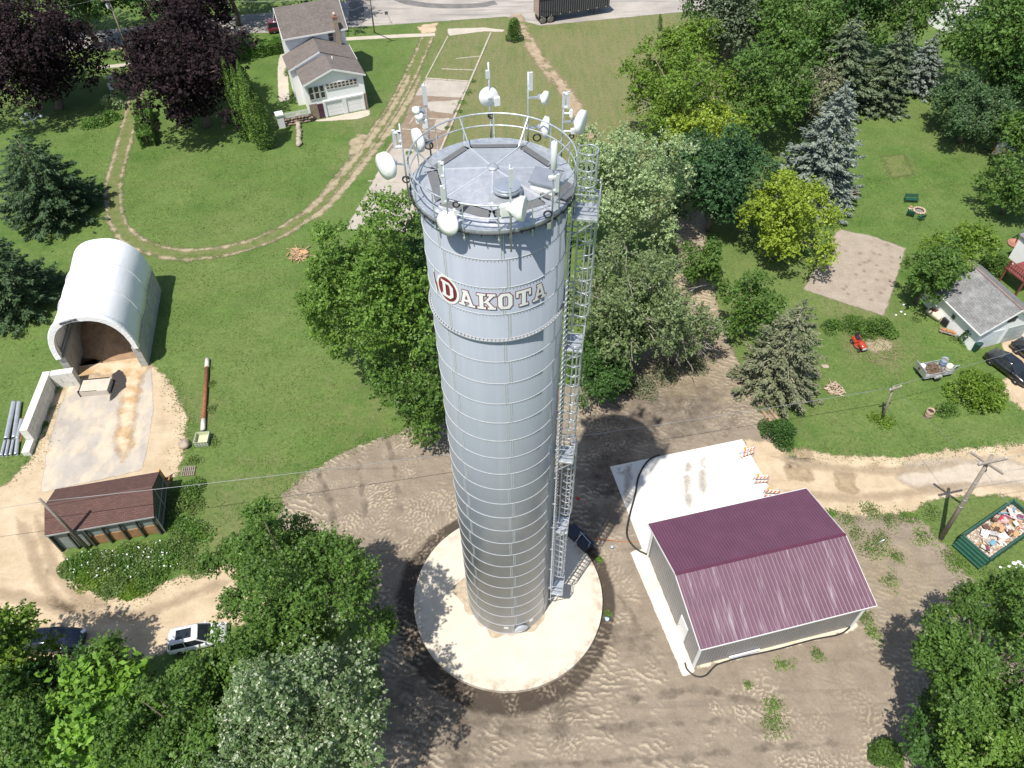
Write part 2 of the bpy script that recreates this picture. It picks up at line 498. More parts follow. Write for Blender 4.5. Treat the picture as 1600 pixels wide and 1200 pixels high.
ROADPX = [(1160, 688), (1195, 690), (1240, 702), (1330, 712), (1400, 714), (1470, 704), (1660, 690), (1660, 800), (1560, 770), (1470, 775), (1420, 800), (1330, 806), (1290, 796), (1205, 782)]
def dirt_extra(X, Y):
    rg = np.random.default_rng(12); sh = X.shape; res = X[0, 1] - X[0, 0]
    az = blur_noise(rg, sh, 9.0, res)
    f1 = blur_noise(rg, sh, .44, res, rad(70), .70, .5); f2 = blur_noise(rg, sh, .34, res, rad(35), 1.3, .55); f3 = blur_noise(rg, sh, .36, res, rad(125), 1.1, .55)
    w1 = np.clip(az * 1.6 + .5, 0, 1); w2 = np.clip(.9 - np.abs(az + .6) * 1.2, 0, 1); w3 = 1 - np.maximum(w1, w2)
    f = (f1 * w1 + f2 * w2 + f3 * w3) / np.sqrt(w1 ** 2 + w2 ** 2 + w3 ** 2 + 1e-3)
    dens = np.clip(blur_noise(rg, sh, 3.6, res) * .55 + .62 + .35 * blur_noise(rg, sh, 1.1, res), 0, 1)
    for px, py, R_, a in ((1110, 760, 6, .9), (1400, 860, 9, .75), (1300, 1060, 4, .6), (960, 900, 2.5, .5), (700, 740, 3, .5), (1280, 1010, 4, .7), (1060, 610, 8, .6)):
        q = G(px, py); dens *= 1 - a * np.clip(1.4 - np.hypot(X - q[0], Y - q[1]) / R_, 0, 1)
    tread = np.full(sh, 1e9)
    for px in ([(790, 1142), (900, 1139), (1010, 1133), (1130, 1128), (1240, 1142)], [(800, 1197), (940, 1190), (1060, 1182), (1190, 1170), (1330, 1160)], [(905, 1105), (980, 1094), (1090, 1078), (1180, 1096)], [(935, 890), (985, 950), (1010, 1010), (1045, 1060)], [(548, 690), (562, 740), (570, 800)], [(605, 690), (618, 740), (626, 800)], [(500, 745), (520, 790), (528, 840)]):
        pl = [G(*p)[:2] for p in px]
        for a_, b_ in zip(pl[:-1], pl[1:]):
            e = b_ - a_; t = np.clip(((X - a_[0]) * e[0] + (Y - a_[1]) * e[1]) / (e @ e), 0, 1)
            tread = np.minimum(tread, np.hypot(X - a_[0] - t * e[0], Y - a_[1] - t * e[1]))
    tread += .12 * blur_noise(rg, sh, 1.2, res)
    tk = np.clip(1.25 - tread / .45, 0, 1); dens = dens * (1 - .95 * tk)
    ap_ = Fr(G(1083, 1042), 12.8); U = (X - ap_.o[0]) * ap_.u[0] + (Y - ap_.o[1]) * ap_.u[1]; Vv = (X - ap_.o[0]) * ap_.v[0] + (Y - ap_.o[1]) * ap_.v[1]
    flat = np.clip(np.maximum(np.maximum(-1.7 - U, U - 12.6), np.maximum(-.9 - Vv, Vv - 10.0)) / .5 + .2, 0, 1); dens = dens * flat
    dens = dens * np.clip(-poly_sd(X, Y, [tuple(G(*p)[:2]) for p in ROADPX]) / .8 - .3, 0, 1)
    flat = flat * np.clip(-poly_sd(X, Y, [tuple(G(*p)[:2]) for p in ROADPX]) / .8 - .3, 0, 1)
    crest = np.clip((f - .22) / .55, 0, 1) ** .8 * dens
    lump = blur_noise(rg, sh, .9, res)
    out = _dirt_zones(X, Y); out['crest'] = crest; out['wet'] = np.maximum(out['wet'], .48 * tk)
    rr = np.hypot(X - TX, Y - TY)
    out['_dz'] = (.062 * crest + .014 * np.clip(lump + 1, 0, 2) * flat) * np.clip((rr - 7.1) / .6, 0, 1)
    return out

def _dirt_zones(X, Y):
    r = np.hypot(X - TX, Y - TY)
    an = np.arctan2(Y - TY, X - TX); wet = np.clip(1.45 - np.abs(r - 7.5) / (.55 + .55 * np.clip(np.cos(an - rad(232)) + .35, 0, 1.3)), 0, 1) * 1.05
    for px, py, R_, a in ((960, 740, 4.5, .62), (930, 810, 3, .55), (950, 990, 2, .5), (880, 1120, 2.6, .5), (660, 1080, 5, .55), (1000, 1000, 2.2, .45), (950, 680, 5, .5), (1040, 610, 9, .55), (1120, 640, 5, .45), (700, 1160, 5, .5)):
        q = G(px, py); wet = np.maximum(wet, a * np.clip(1.4 - np.hypot(X - q[0], Y - q[1]) / R_, 0, 1))
    st = np.zeros(X.shape)
    for px, py, R_, a in ((1090, 460, 8, .7), (1060, 560, 7, .6), (1130, 600, 5, .45), (1450, 960, 6, .45), (1400, 900, 5, .5), (1250, 1080, 7, .3), (960, 590, 6, .4), (1390, 1000, 6, .4)):
        q = G(px, py); st = np.maximum(st, a * np.clip(1.4 - np.hypot(X - q[0], Y - q[1]) / R_, 0, 1))
    return {'wet': wet, 'straw': st}

sheet('dirt_ground', [(440, 775), (480, 738), (540, 705), (600, 682), (680, 662), (760, 640), (900, 600), (925, 560), (960, 520), (1030, 490), (1060, 420), (1055, 330), (1100, 330), (1112, 420), (1125, 500),
                   (1150, 560), (1190, 622), (1235, 668), (1225, 715), (1300, 790), (1440, 812), (1490, 870), (1540, 940), (1640, 960), (1700, 1440), (520, 1440), (600, 1050), (560, 930), (440, 885)],
      m_dirt, .014, 1.6, .1, dirt_extra)

# ---- sandy yards and gravel
def b_sand(t, co):
    c = t.mix(t.ramp(t.noise(co, .45, 6, .65), .32, .68), (.40, .305, .195), (.56, .45, .31))
    c = t.mix(t.ramp(t.noise(t.scaled(co, (.35, 1.3, 1), (0, 0, .2)), .8, 5, .65), .54, .72, 0, .6), c, (.33, .24, .15))
    c = t.mix(t.ramp(t.noise(co, 7, 4, .75), .5, .8, 0, .45), c, (.24, .19, .125))
    c = t.mix(t.ramp(t.noise(co, 16, 2, .7), .6, .8, 0, .5), c, (.62, .55, .44))
    h = t.math('ADD', t.noise(co, 8, 5, .7), t.math('MULTIPLY', t.noise(co, 1.2, 4), 1.4))
    return t.bsdf(c, .95, 0, t.bump(h, .5, .06), .15)
m_sand = sheetmat('sandy_gravel', b_sand, .8, .9, .12)
sheet('gravel_ground', [(-60, 800), (20, 748), (52, 712), (75, 640), (92, 600), (120, 585), (235, 570), (262, 590), (288, 640), (292, 690), (280, 735), (262, 760), (225, 800), (120, 822), (98, 868), (112, 905),
                      (160, 932), (215, 935), (250, 912), (330, 888), (420, 870), (420, 960), (330, 990), (230, 1030), (100, 1060), (-60, 1030)], m_sand, .017, 1.2)
sheet('gravel_road', ROADPX, m_sand, .022, 1.0)
def b_sandpale(t, co):
    c = t.mix(t.ramp(t.noise(co, .9, 6, .65), .35, .65), (.60, .50, .36), (.70, .62, .48))
    return t.bsdf(c, .95, 0, t.bump(t.noise(co, 9, 4, .7), .4, .04), .15)
m_pale = sheetmat('pale_sand', b_sandpale, .35, 1.5, .08)
sheet('sand_ground', [(1086, 1046), (1335, 985), (1340, 976), (1330, 972), (1090, 1034)], m_pale, .026, .5, .25)

# ---- asphalt pad before the salt shed
def b_asph(t, co):
    c = t.mix(t.ramp(t.noise(co, .5, 5, .6), .35, .65), (.34, .308, .268), (.44, .395, .335))
    s = t.noise(t.scaled(co, (1, .5, 1), (0, 0, .2)), .55, 5, .6)
    c = t.mix(t.ramp(s, .46, .62, 0, .9), c, (.55, .465, .34))
    c = t.mix(t.ramp(t.noise(co, .8, 4, .6), .6, .75, 0, .6), c, (.36, .245, .14))
    c = t.mix(t.ramp(t.noise(co, 20, 2), .55, .75, 0, .3), c, (.2, .19, .18))
    return t.bsdf(c, .9, 0, t.bump(t.noise(co, 25, 2), .2, .01), .2)
m_asph = sheetmat('worn_asphalt', b_asph, .25, 1.2, .06)
sheet('asphalt_pavement', [(108, 602), (236, 574), (240, 640), (232, 690), (222, 735), (64, 770), (72, 712), (92, 640)], m_asph, .024, .6, .25)

# ---- street
def b_road(t, co):
    c = t.mix(t.ramp(t.noise(co, .16, 5, .6), .38, .62), (.30, .275, .245), (.40, .365, .32))
    c = t.mix(t.ramp(t.noise(t.scaled(co, (.12, 1.2, 1), (0, 0, .28)), .7, 4, .6), .5, .66, 0, .75), c, (.19, .178, .168))
    c = t.mix(t.ramp(t.noise(co, 5, 3, .7), .5, .8, 0, .3), c, (.48, .43, .36))
    return t.bsdf(c, .9, 0, None, .2)
m_road = sheetmat('street_asphalt', b_road, .3, .8, .1)
sheet('street', [(-120, 104), (0, 92), (155, 76), (250, 66), (380, 52), (470, 50), (560, 42), (680, 34), (790, 26), (845, 40), (960, 29), (1095, 16), (1160, 4), (1150, -60), (900, -60), (620, -60), (640, -2), (545, 0), (440, 18), (370, 24), (235, 40), (155, 48), (0, 62), (-120, 70)], m_road, .014, .8)
def b_dark(t, co):
    c = t.mix(t.ramp(t.noise(co, .7, 5, .6), .35, .65), (.135, .128, .122), (.19, .18, .17))
    return t.bsdf(c, .9, 0, None, .25)
m_dark = sheetmat('dark_asphalt', b_dark, .15, 1.0, .06)
strip('asphalt_road', [(600, -16), (632, 2), (680, 9), (740, 9), (775, 4)], .9, m_dark, .022)
sheet('driveway', [(545, -4), (568, -4), (568, 37), (545, 39)], m_dark, .020, .4)
strip('gravel_path', [(150, 79), (250, 67), (380, 51)], .5, m_sand, .026)

# ---- concrete
def b_conc(c1, c2, st):
    def f(t, co):
        c = t.mix(t.ramp(t.noise(co, .5, 6, .65), .32, .68), c1, c2)
        c = t.mix(t.ramp(t.noise(co, 1.1, 6, .7), .58, .75, 0, .6), c, st)
        c = t.mix(t.ramp(t.noise(co, 9, 3, .7), .55, .8, 0, .25), c, tuple(k * .6 for k in c1))
        return t.bsdf(c, .85, 0, t.bump(t.noise(co, 14, 4, .7), .15, .02), .25)
    return f
m_oldconc = sheetmat('old_concrete', b_conc((.34, .30, .25), (.43, .39, .33), (.24, .19, .145)), .3, 1.3, .06)
m_oldcurb = M('old_curb', (.40, .36, .29), .9, var=.18, col2=(.3, .25, .2))
m_bare = sheetmat('bare_earth', lambda t, co: t.bsdf(t.mix(t.ramp(t.noise(co, .9, 6, .7), .34, .66), (.19, .142, .10), (.265, .205, .15)), .95, 0, t.bump(t.noise(co, 6, 4), .5, .05), .15), .6, 1.0, .12)
sheet('bare_ground', [(655, 132), (728, 134), (690, 240), (600, 242), (632, 185), (648, 150)], m_bare, .013, .9)
sheet('concrete_pavement', [(664, 124), (732, 128), (721, 153), (649, 149)], m_oldconc, .024, .5, .25)
sheet('concrete_pavement', [(664, 160), (719, 156), (707, 178), (672, 174)], m_oldconc, .024, .5, .25)
sheet('concrete_pavement', [(682, 186), (704, 184), (694, 205), (676, 200)], m_oldconc, .024, .5, .25)
sheet('concrete_pavement', [(612, 232), (692, 234), (634, 362), (540, 358)], m_oldconc, .024, .5, .25)
m_side = sheetmat('sidewalk_concrete', b_conc((.42, .37, .30), (.50, .45, .37), (.33, .28, .22)), .15, 1.3, .05)
strip('sidewalk', [(150, 106), (200, 101), (250, 96)], .55, m_side, .016)
strip('sidewalk', [(540, 61), (610, 57), (680, 54)], .6, m_side, .016)
sheet('sidewalk', [(698, 45), (756, 43), (790, 47), (786, 50), (756, 49), (702, 56)], m_side, .018, .4)
strip('sidewalk', [(447, 82), (443, 96), (442, 120), (444, 158)], .75, m_side, .016)
sheet('driveway', [(484, 190), (577, 171), (578, 180), (560, 186), (515, 189), (490, 190)], m_side, .018, .4)
sheet('driveway', [(1558, 525), (1640, 510), (1640, 640), (1600, 640), (1560, 612), (1585, 575)], m_sand, .016, .8)
sheet('sand_ground', [(654, 40), (684, 36), (679, 52), (657, 53)], m_sand, .020, .7)

# ---- two-track driveway worn into the lawn
def b_rut(t, co):
    c = t.mix(t.ramp(t.noise(co, .8, 5, .7), .34, .66), (.235, .20, .12), (.40, .335, .225))
    c = t.mix(t.ramp(t.noise(co, 5, 4, .7), .48, .72, 0, .7), c, (.13, .135, .06))
    return t.bsdf(c, .95, 0, t.bump(t.noise(co, 7, 4), .4, .04), .15)
m_rut = sheetmat('worn_track', b_rut, .66, .8, .18, .0)
m_worn = sheetmat('thin_grass', lambda t, co: t.bsdf(t.mix(t.ramp(t.noise(co, 1.2, 6, .7), .35, .65), (.095, .135, .034), (.165, .172, .072)), .95, 0, t.bump(t.noise(co, 7, 4), .4, .05), .15), .8, .8, .3)
LOOP = [(216, 130), (205, 180), (190, 235), (178, 285), (178, 325), (190, 358), (225, 385), (290, 398), (370, 388), (440, 362), (500, 318), (545, 265), (590, 205), (625, 150), (652, 95), (668, 58)]
strip('grass_ground', LOOP, 1.0, m_worn, .010, (0,), 1.0)
strip('dirt_path', LOOP, .16, m_rut, .018, (-.8, .8), .6)
strip('dirt_path', [(440, 364), (500, 322), (548, 268), (595, 208), (632, 150), (660, 90)], .42, m_rut, .021, (-.85, .75), .8, taper=True)
sheet('bare_ground', [(545, 222), (560, 210), (575, 212), (560, 240), (545, 245)], m_rut, .022, .8)
m_path = sheetmat('trodden_path', lambda t, co: t.bsdf(t.mix(t.ramp(t.noise(co, .8, 6, .7), .34, .66), (.27, .20, .13), (.40, .32, .22)), .95, 0, t.bump(t.noise(co, 6, 4), .4, .05), .15), 1.1, .6, .3, .03)
strip('path', [(806, 22), (816, 50), (842, 90), (872, 128), (894, 158), (905, 190), (930, 215)], .95, m_path, .015, (0,), .9)

# ---- tilled garden plot and little bare spots
def b_till(t, co):
    c = t.mix(t.ramp(t.noise(co, .9, 6, .7), .34, .66), (.295, .245, .195), (.385, .33, .265))
    v = t.n('ShaderNodeTexVoronoi', None, Vector=co, Scale=.9).outputs['Distance']
    c = t.mix(t.ramp(v, .08, .3, .55, 0), c, (.13, .095, .065))
    c = t.mix(t.ramp(t.noise(co, 8, 4, .75), .45, .75, 0, .5), c, (.43, .35, .26))
    return t.bsdf(c, .95, 0, t.bump(t.noise(co, 3.5, 6, .7), .9, .15), .15)
m_till = sheetmat('tilled_soil', b_till, .25, 1.4, .1)
sheet('garden_ground', [(1309, 358), (1360, 368), (1415, 388), (1402, 430), (1382, 494), (1320, 474), (1255, 452), (1285, 405)], m_till, .014, .6)
sheet('bare_ground', [(1376, 245), (1412, 242), (1428, 272), (1395, 279)], m_worn, .012, 1.2)
sheet('bare_ground', [(1350, 530), (1385, 528), (1398, 545), (1360, 552)], m_rut, .012, 1.2)

# ---- smooth new concrete pads (real slabs)
def m_newconc(name, c1, c2, edge=0):
    m, nt = newmat(name); t = NT(nt); co = t.obj()
    c = t.mix(t.ramp(t.noise(co, .35, 6, .65), .3, .7), c1, c2)
    c = t.mix(t.ramp(t.noise(co, .9, 6, .7), .57, .72, 0, .45), c, tuple(k * .8 for k in c1))
    c = t.mix(t.ramp(t.noise(t.scaled(co, (2.2, .12, 1), (0, 0, .2)), 1, 4, .6), .62, .72, 0, .3), c, (.38, .33, .27))
    c = t.mix(t.ramp(t.noise(co, 10, 3, .7), .6, .8, 0, .2), c, (.4, .35, .28))
    if edge:
        ln = t.n('ShaderNodeVectorMath', {'operation': 'LENGTH'}, i0=t.n('ShaderNodeVectorMath', {'operation': 'MULTIPLY'}, i0=co, i1=(1, 1, 0)).outputs[0]).outputs['Value']
        c = t.mix(t.math('MULTIPLY', t.ramp(ln, edge - 1.1, edge, 0, .8), t.ramp(t.noise(co, 1.3, 5, .7), .46, .62)), c, (.33, .26, .185))
    t.out(t.bsdf(c, .8, 0, t.bump(t.noise(co, 16, 3), .08, .02), .3)); return m
mb = MB()
mb.lathe([(7.044, -.7), (7.044, -.03), (7.02, 0.0), (3.2, .03)], (TX, TY, 0), 96, smooth=False)
tag(mb.build('concrete_pavement', m_newconc('tower_pad_concrete', (.56, .49, .39), (.64, .575, .465), 7.0), loc=(TX, TY, 0)), kind='structure')
# damp sand stain washed out at the foot of the shell
stain = [(TX + (2.92 + .34 * abs(math.sin(a * 3.1 + .5)) ** 4 + .22 * abs(math.sin(a * 7.3 + 1)) ** 2 + 1.2 * max(0, math.cos(a - 2.95)) ** 30) * math.cos(a), TY + (2.92 + .34 * abs(math.sin(a * 3.1 + .5)) ** 4 + .22 * abs(math.sin(a * 7.3 + 1)) ** 2 + 1.2 * max(0, math.cos(a - 2.95)) ** 30) * math.sin(a)) for a in np.linspace(0, 2 * PI, 90, endpoint=False)]
o = sheet('damp_ground', stain, sheetmat('damp_sand', lambda t, co: t.bsdf(t.mix(t.ramp(t.noise(co, 3, 4), .4, .6), (.36, .29, .20), (.46, .38, .27)), .9), .12, 3, .03), .036, .3, .1, world=True)
for v in o.data.vertices: v.co.z = .036
pw = WF
pad = [G(953, 730), G(1157, 688), G(1203, 782)]
q0 = Fr(G(953, 730), 12.6)
mb = MB()
mb.prism([q0(0, 0)[:2], q0(12.1, 0)[:2], q0(12.1, -6.2)[:2], q0(-.05, -8.4)[:2]][::-1], -.2, .10)
tag(mb.build('concrete_pavement', m_newconc('yard_pad_concrete', (.62, .59, .53), (.69, .66, .60)), loc=q0(6, -3, 0)), kind='structure')

ap = Fr(G(1083, 1042), 12.8)
tag(sheet('concrete_pavement', [ap(-.95, -.5)[:2], ap(.0, -.45)[:2], ap(.0, 9.6)[:2], ap(-1.25, 9.6)[:2]], sheetmat('apron_concrete', b_conc((.60, .54, .45), (.70, .64, .54), (.36, .28, .2)), .12, 1.2, .04), .03, .4, .25, world=True), kind='structure')
# kerbs of the vanished foundations
for i, (a, b_) in enumerate((((767, 52), (634, 362)), ((700, 57), (665, 123)), ((665, 123), (733, 128)), ((712, 92), (752, 88)), ((690, 108), (742, 110)), ((664, 185), (703, 188)), ((653, 176), (640, 194)), ((628, 202), (690, 206)), ((614, 224), (602, 240)), ((575, 283), (664, 287)))):
    A, Bq = G(*a), G(*b_)
    mb = MB(); n = max(2, int(np.linalg.norm(Bq - A) / 2.5))
    for k in range(n):
        p, q = A + (Bq - A) * (k + .01) / n, A + (Bq - A) * (k + .985) / n
        mb.bar(p + [0, 0, .02], q + [0, 0, .02], .26 if i in (0, 2) else .18, .22 if i in (0, 2) else .1)
    tag(mb.build('concrete_kerb', m_oldcurb, loc=tuple(A)), kind='structure')


m_damp = sheetmat('damp_gravel', lambda t, co: t.bsdf(t.mix(t.ramp(t.noise(co, 1.2, 5, .7), .34, .66), (.30, .22, .135), (.40, .31, .20)), .9, 0, t.bump(t.noise(co, 8, 4), .4, .04), .2), .9, .7, .35)
for px in ([(1225, 708), (1262, 704), (1270, 722), (1235, 728)], [(1305, 742), (1330, 744), (1336, 768), (1310, 762)], [(1228, 730), (1262, 732), (1270, 750), (1236, 748)]):
    sheet('damp_ground', px, m_damp, .028, 1.0, .25)
m_grav = sheetmat('grey_gravel', lambda t, co: t.bsdf(t.mix(t.ramp(t.noise(co, 1.6, 6, .75), .34, .66), (.40, .335, .255), (.51, .44, .35)), .95, 0, t.bump(t.noise(co, 14, 4), .5, .04), .15), .9, .5, .5)
strip('gravel_path', [(1640, 742), (1540, 738), (1460, 742), (1390, 748)], 1.3, m_grav, .027, (0,), .9, taper=True)
m_rutd = sheetmat('rolled_sand', lambda t, co: t.bsdf(t.mix(t.ramp(t.noise(co, 1.5, 6, .7), .34, .66), (.34, .255, .165), (.45, .355, .245)), .95, 0, t.bump(t.noise(co, 7, 4), .5, .05), .15), .6, .6, .45)
for px in ([(20, 800), (48, 850), (62, 900), (105, 948), (175, 962)], [(52, 800), (72, 845), (84, 885), (125, 934), (185, 948)], [(150, 962), (230, 958), (310, 925), (370, 905)], [(-20, 920), (60, 940), (130, 960)], [(1200, 712), (1290, 730), (1400, 735), (1520, 722)], [(1210, 765), (1310, 778), (1420, 770), (1540, 752)]):
    strip('sand_path', px, .14, m_rutd, .029, (0,), .55, taper=True)

m_mark = sheetmat('tyre_mark', lambda t, co: t.bsdf(t.mix(t.ramp(t.noise(co, 3, 4), .4, .6), (.36, .32, .27), (.47, .43, .37)), .9), .35, 1.2, .35, .02)
for px in ([(985, 728), (980, 762), (981, 800)], [(1076, 716), (1073, 755), (1078, 800)], [(1101, 710), (1097, 745), (1100, 775)], [(962, 733), (975, 738), (988, 726)]):
    strip('dirt_path', px, .10, m_mark, .105, (0,), .3, taper=True)
# ================================================================== water tower
HR = 1.43; NRING = 25; ZT = NRING * HR
def tw(a, r, z):
    return (TX + r * math.cos(a), TY + r * math.sin(a), z)
def arc(r, z, a0=0, a1=2 * PI, n=96, closed=True):
    return [tw(a0 + (a1 - a0) * i / (n if closed else n - 1), r, z) for i in range(n)]

def m_shell():
    m, nt = newmat('glass_coated_steel'); t = NT(nt); co = t.obj()
    c = t.mix(t.ramp(t.noise(co, .35, 4), .3, .7), (.275, .302, .345), (.305, .333, .375))
    run = t.noise(t.scaled(co, (2.2, 2.2, .07)), 1.0, 4, .6)
    c = t.mix(t.ramp(run, .50, .75, 0, .4), c, (.40, .425, .46))
    zz = t.n('ShaderNodeSeparateXYZ', None, Vector=co).outputs[2]; sh = t.noise(t.n('ShaderNodeCombineXYZ', None, Z=t.math('FLOOR', t.math('MULTIPLY', zz, 1 / 1.43))).outputs[0], 3.7, 0)
    c = t.mix(t.ramp(sh, .3, .7, 0, .35), c, (.265, .29, .33))
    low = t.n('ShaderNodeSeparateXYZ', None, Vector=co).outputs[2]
    c = t.mix(t.math('ADD', t.math('MULTIPLY', t.ramp(low, 0, 5, .6, 0), t.ramp(t.noise(co, 1.1, 5, .7), .35, .7)), t.ramp(low, 2, 26, .6, 0)), c, (.45, .475, .515))  # colour lightened down the shell to offset shading, with pale patches at foot
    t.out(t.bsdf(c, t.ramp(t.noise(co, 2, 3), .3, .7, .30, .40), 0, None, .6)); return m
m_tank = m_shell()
m_seal = M('seam_sealant', (.50, .51, .52), .7, var=.15, scale=8)
m_galv = M('galvanised_steel', (.50, .53, .56), .42, .55, var=.22, scale=5)
m_alum = None
def m_roofalu():
    m, nt = newmat('mottled_aluminium'); t = NT(nt); co = t.obj()
    c = t.mix(t.ramp(t.noise(co, 3.5, 6, .7), .35, .65), (.40, .42, .45), (.52, .54, .57))
    c = t.mix(t.ramp(t.noise(co, .8, 3), .45, .65, 0, .5), c, (.37, .39, .43))
    t.out(t.bsdf(c, t.ramp(t.noise(co, 6, 3), .3, .7, .34, .55), .45, None, .5)); return m
m_alum = m_roofalu()
m_grey = M('grey_flashing', (.125, .128, .132), .7, 0, var=.08, scale=3)
m_white = M('white_paint', (.80, .80, .78), .45, var=.04, scale=3)
m_black = M('black_rubber', (.02, .02, .022), .55, var=.3)
m_maroon = M('maroon_vinyl', (.23, .018, .035), .5, var=.08)
m_glass = M('dark_glass', (.02, .025, .03), .06, var=.2, spec=.8)
m_chrome = M('bright_metal', (.62, .63, .64), .25, .9, var=.1)
m_rust = M('rusty_steel', (.22, .085, .035), .85, var=.35, scale=4, col2=(.34, .17, .08), bump=.3)
m_wood = M('weathered_wood', (.23, .19, .145), .85, var=.25, scale=4, col2=(.32, .28, .23), bump=.3)

tower = thing('water_tower', 'tall pale blue-grey bolted steel water tower on round concrete pad', 'water tower', (TX, TY, 0))
mb = MB()
mb.lathe([(TR - .3, .02)] + [(TR, z) for z in (.02, ZT)] + [(TR - .05, ZT + .01)], (TX, TY, 0), 128)
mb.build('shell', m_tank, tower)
# ring seams with their bolt rows
mb = MB()
for k in range(NRING + 1):
    z = max(k * HR, .09)
    w = .016 if k else .05
    prof = [(TR - .01, z - w), (TR + .014, z - w), (TR + .02, z), (TR + .014, z + w), (TR - .01, z + w)]
    mb.lathe(prof, (TX, TY, 0), 96, smooth=False)
SEAM0 = rad(-82); NS = 7
for k in range(NRING):
    for j in range(NS):
        a = SEAM0 + j * 2 * PI / NS + (.035 if k % 2 else -.035)
        for da in (-.016, .016):
            p = [tw(a + da - .006, TR + .004, k * HR), tw(a + da + .006, TR + .004, k * HR), tw(a + da + .006, TR + .016, k * HR), tw(a + da - .006, TR + .016, k * HR)]
            q = [(x, y, z + HR) for x, y, z in p]
            mb.hexa(p, q)
mb.build('seam', m_seal, tower)
mb = MB()
for k in range(1, NRING + 1):
    nb = 132
    for j in range(nb):
        a = 2 * PI * j / nb
        z = k * HR - .075
        p = [tw(a - .004, TR - .002, z), tw(a + .004, TR - .002, z), tw(a + .004, TR + .022, z), tw(a - .004, TR + .022, z)]
        mb.add(p + [(x, y, zz + .045) for x, y, zz in p], [(4, 5, 6, 7), (2, 3, 7, 6), (0, 3, 7, 4), (1, 2, 6, 5), (3, 2, 1, 0)])
o = mb.build('bolt_row', M('seam_bolts', (.40, .41, .42), .5, .2), tower)
tag(o, kind='stuff')
# wind stiffener
mb = MB(); zs = 21 * HR
mb.lathe([(TR - .01, zs - .05), (TR + .11, zs - .05), (TR + .11, zs - .08), (TR + .12, zs - .08), (TR + .12, zs - .03), (TR - .01, zs - .03)], (TX, TY, 0), 96, smooth=False)
for j in range(110):
    a = 2 * PI * j / 110
    mb.bar(tw(a, TR + .06, zs - .03), tw(a, TR + .06, zs + .06), .025, .10)
mb.build('wind_stiffener', M('stiffener_grey', (.40, .42, .44), .5, .3), tower)
# manway low on the shell and the plate beside it
am = rad(-73)
mb = MB(); fa = (math.cos(am), math.sin(am), 0)
mb.lathe([(.42, 0), (.42, .10), (.50, .10), (.50, .15), (.44, .17), (.40, .20)], tw(am, TR - .02, .75), 32, fa)
for j in range(16):
    t = 2 * PI * j / 16; c = np.array(tw(am, TR + .12, .75)); tv = np.array([-math.sin(am), math.cos(am), 0])
    p = c + .46 * (tv * math.cos(t) + np.array([0, 0, 1]) * math.sin(t)); mb.lathe([(.03, 0), (.03, .05)], p, 6, fa)
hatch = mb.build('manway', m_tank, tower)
mb = MB(); c = np.array(tw(am, TR + .19, .75)); tv = np.array([-math.sin(am), math.cos(am), 0])
mb.tube([c - tv * .2, c - tv * .2 + np.array(fa) * .09, c + tv * .2 + np.array(fa) * .09, c + tv * .2], .018, 6)
mb.build('handle', m_galv, hatch)
mb = MB()
for (a_, w_, h_, z_) in ((rad(-93), .055, .12, .95), (rad(-57), .05, .26, 1.0)):
    p = [tw(a_ - w_, TR + .002, z_), tw(a_ + w_, TR + .002, z_), tw(a_ + w_, TR + .022, z_), tw(a_ - w_, TR + .022, z_)]
    MB().hexa(p, [(x, y, z + h_) for x, y, z in p]).build('name_plate', m_white, tower)

# ---- lettering bent round the shell
def clip_strip(poly, a, b):
    def half(p, c, sg):
        r = []
        for i in range(len(p)):
            u, v = p[i], p[(i + 1) % len(p)]
            iu, iv = sg * (u[0] - c) >= 0, sg * (v[0] - c) >= 0
            if iu: r.append(u)
            if iu != iv:
                t = (c - u[0]) / (v[0] - u[0]); r.append((c, u[1] + t * (v[1] - u[1])))
        return r
    p = half(poly, a, 1)
    return half(p, b, -1) if len(p) > 2 else []
def grow(poly, d):
    n = len(poly); out = []
    ar = sum(poly[i][0] * poly[(i + 1) % n][1] - poly[(i + 1) % n][0] * poly[i][1] for i in range(n))
    if ar < 0: poly = poly[::-1]
    for i in range(n):
        p0, p1, p2 = (np.array(poly[(i + k) % n], float) for k in (-1, 0, 1))
        e1 = p1 - p0; e2 = p2 - p1; e1 /= np.linalg.norm(e1); e2 /= np.linalg.norm(e2)
        n1 = np.array([e1[1], -e1[0]]); n2 = np.array([e2[1], -e2[0]])
        m = n1 + n2; k = d / max(.35, (1 + n1 @ n2)) ; out.append(tuple(p1 + m * k))
    return out
def decal(mb, poly, r):
    s0, s1 = min(p[0] for p in poly), max(p[0] for p in poly)
    n = max(1, int(math.ceil((s1 - s0) / .08)))
    for i in range(n):
        c = clip_strip(poly, s0 + (s1 - s0) * i / n, s0 + (s1 - s0) * (i + 1) / n)
        if len(c) > 2: mb.quad(*[tw(p[0] / TR, r, p[1]) for p in c])
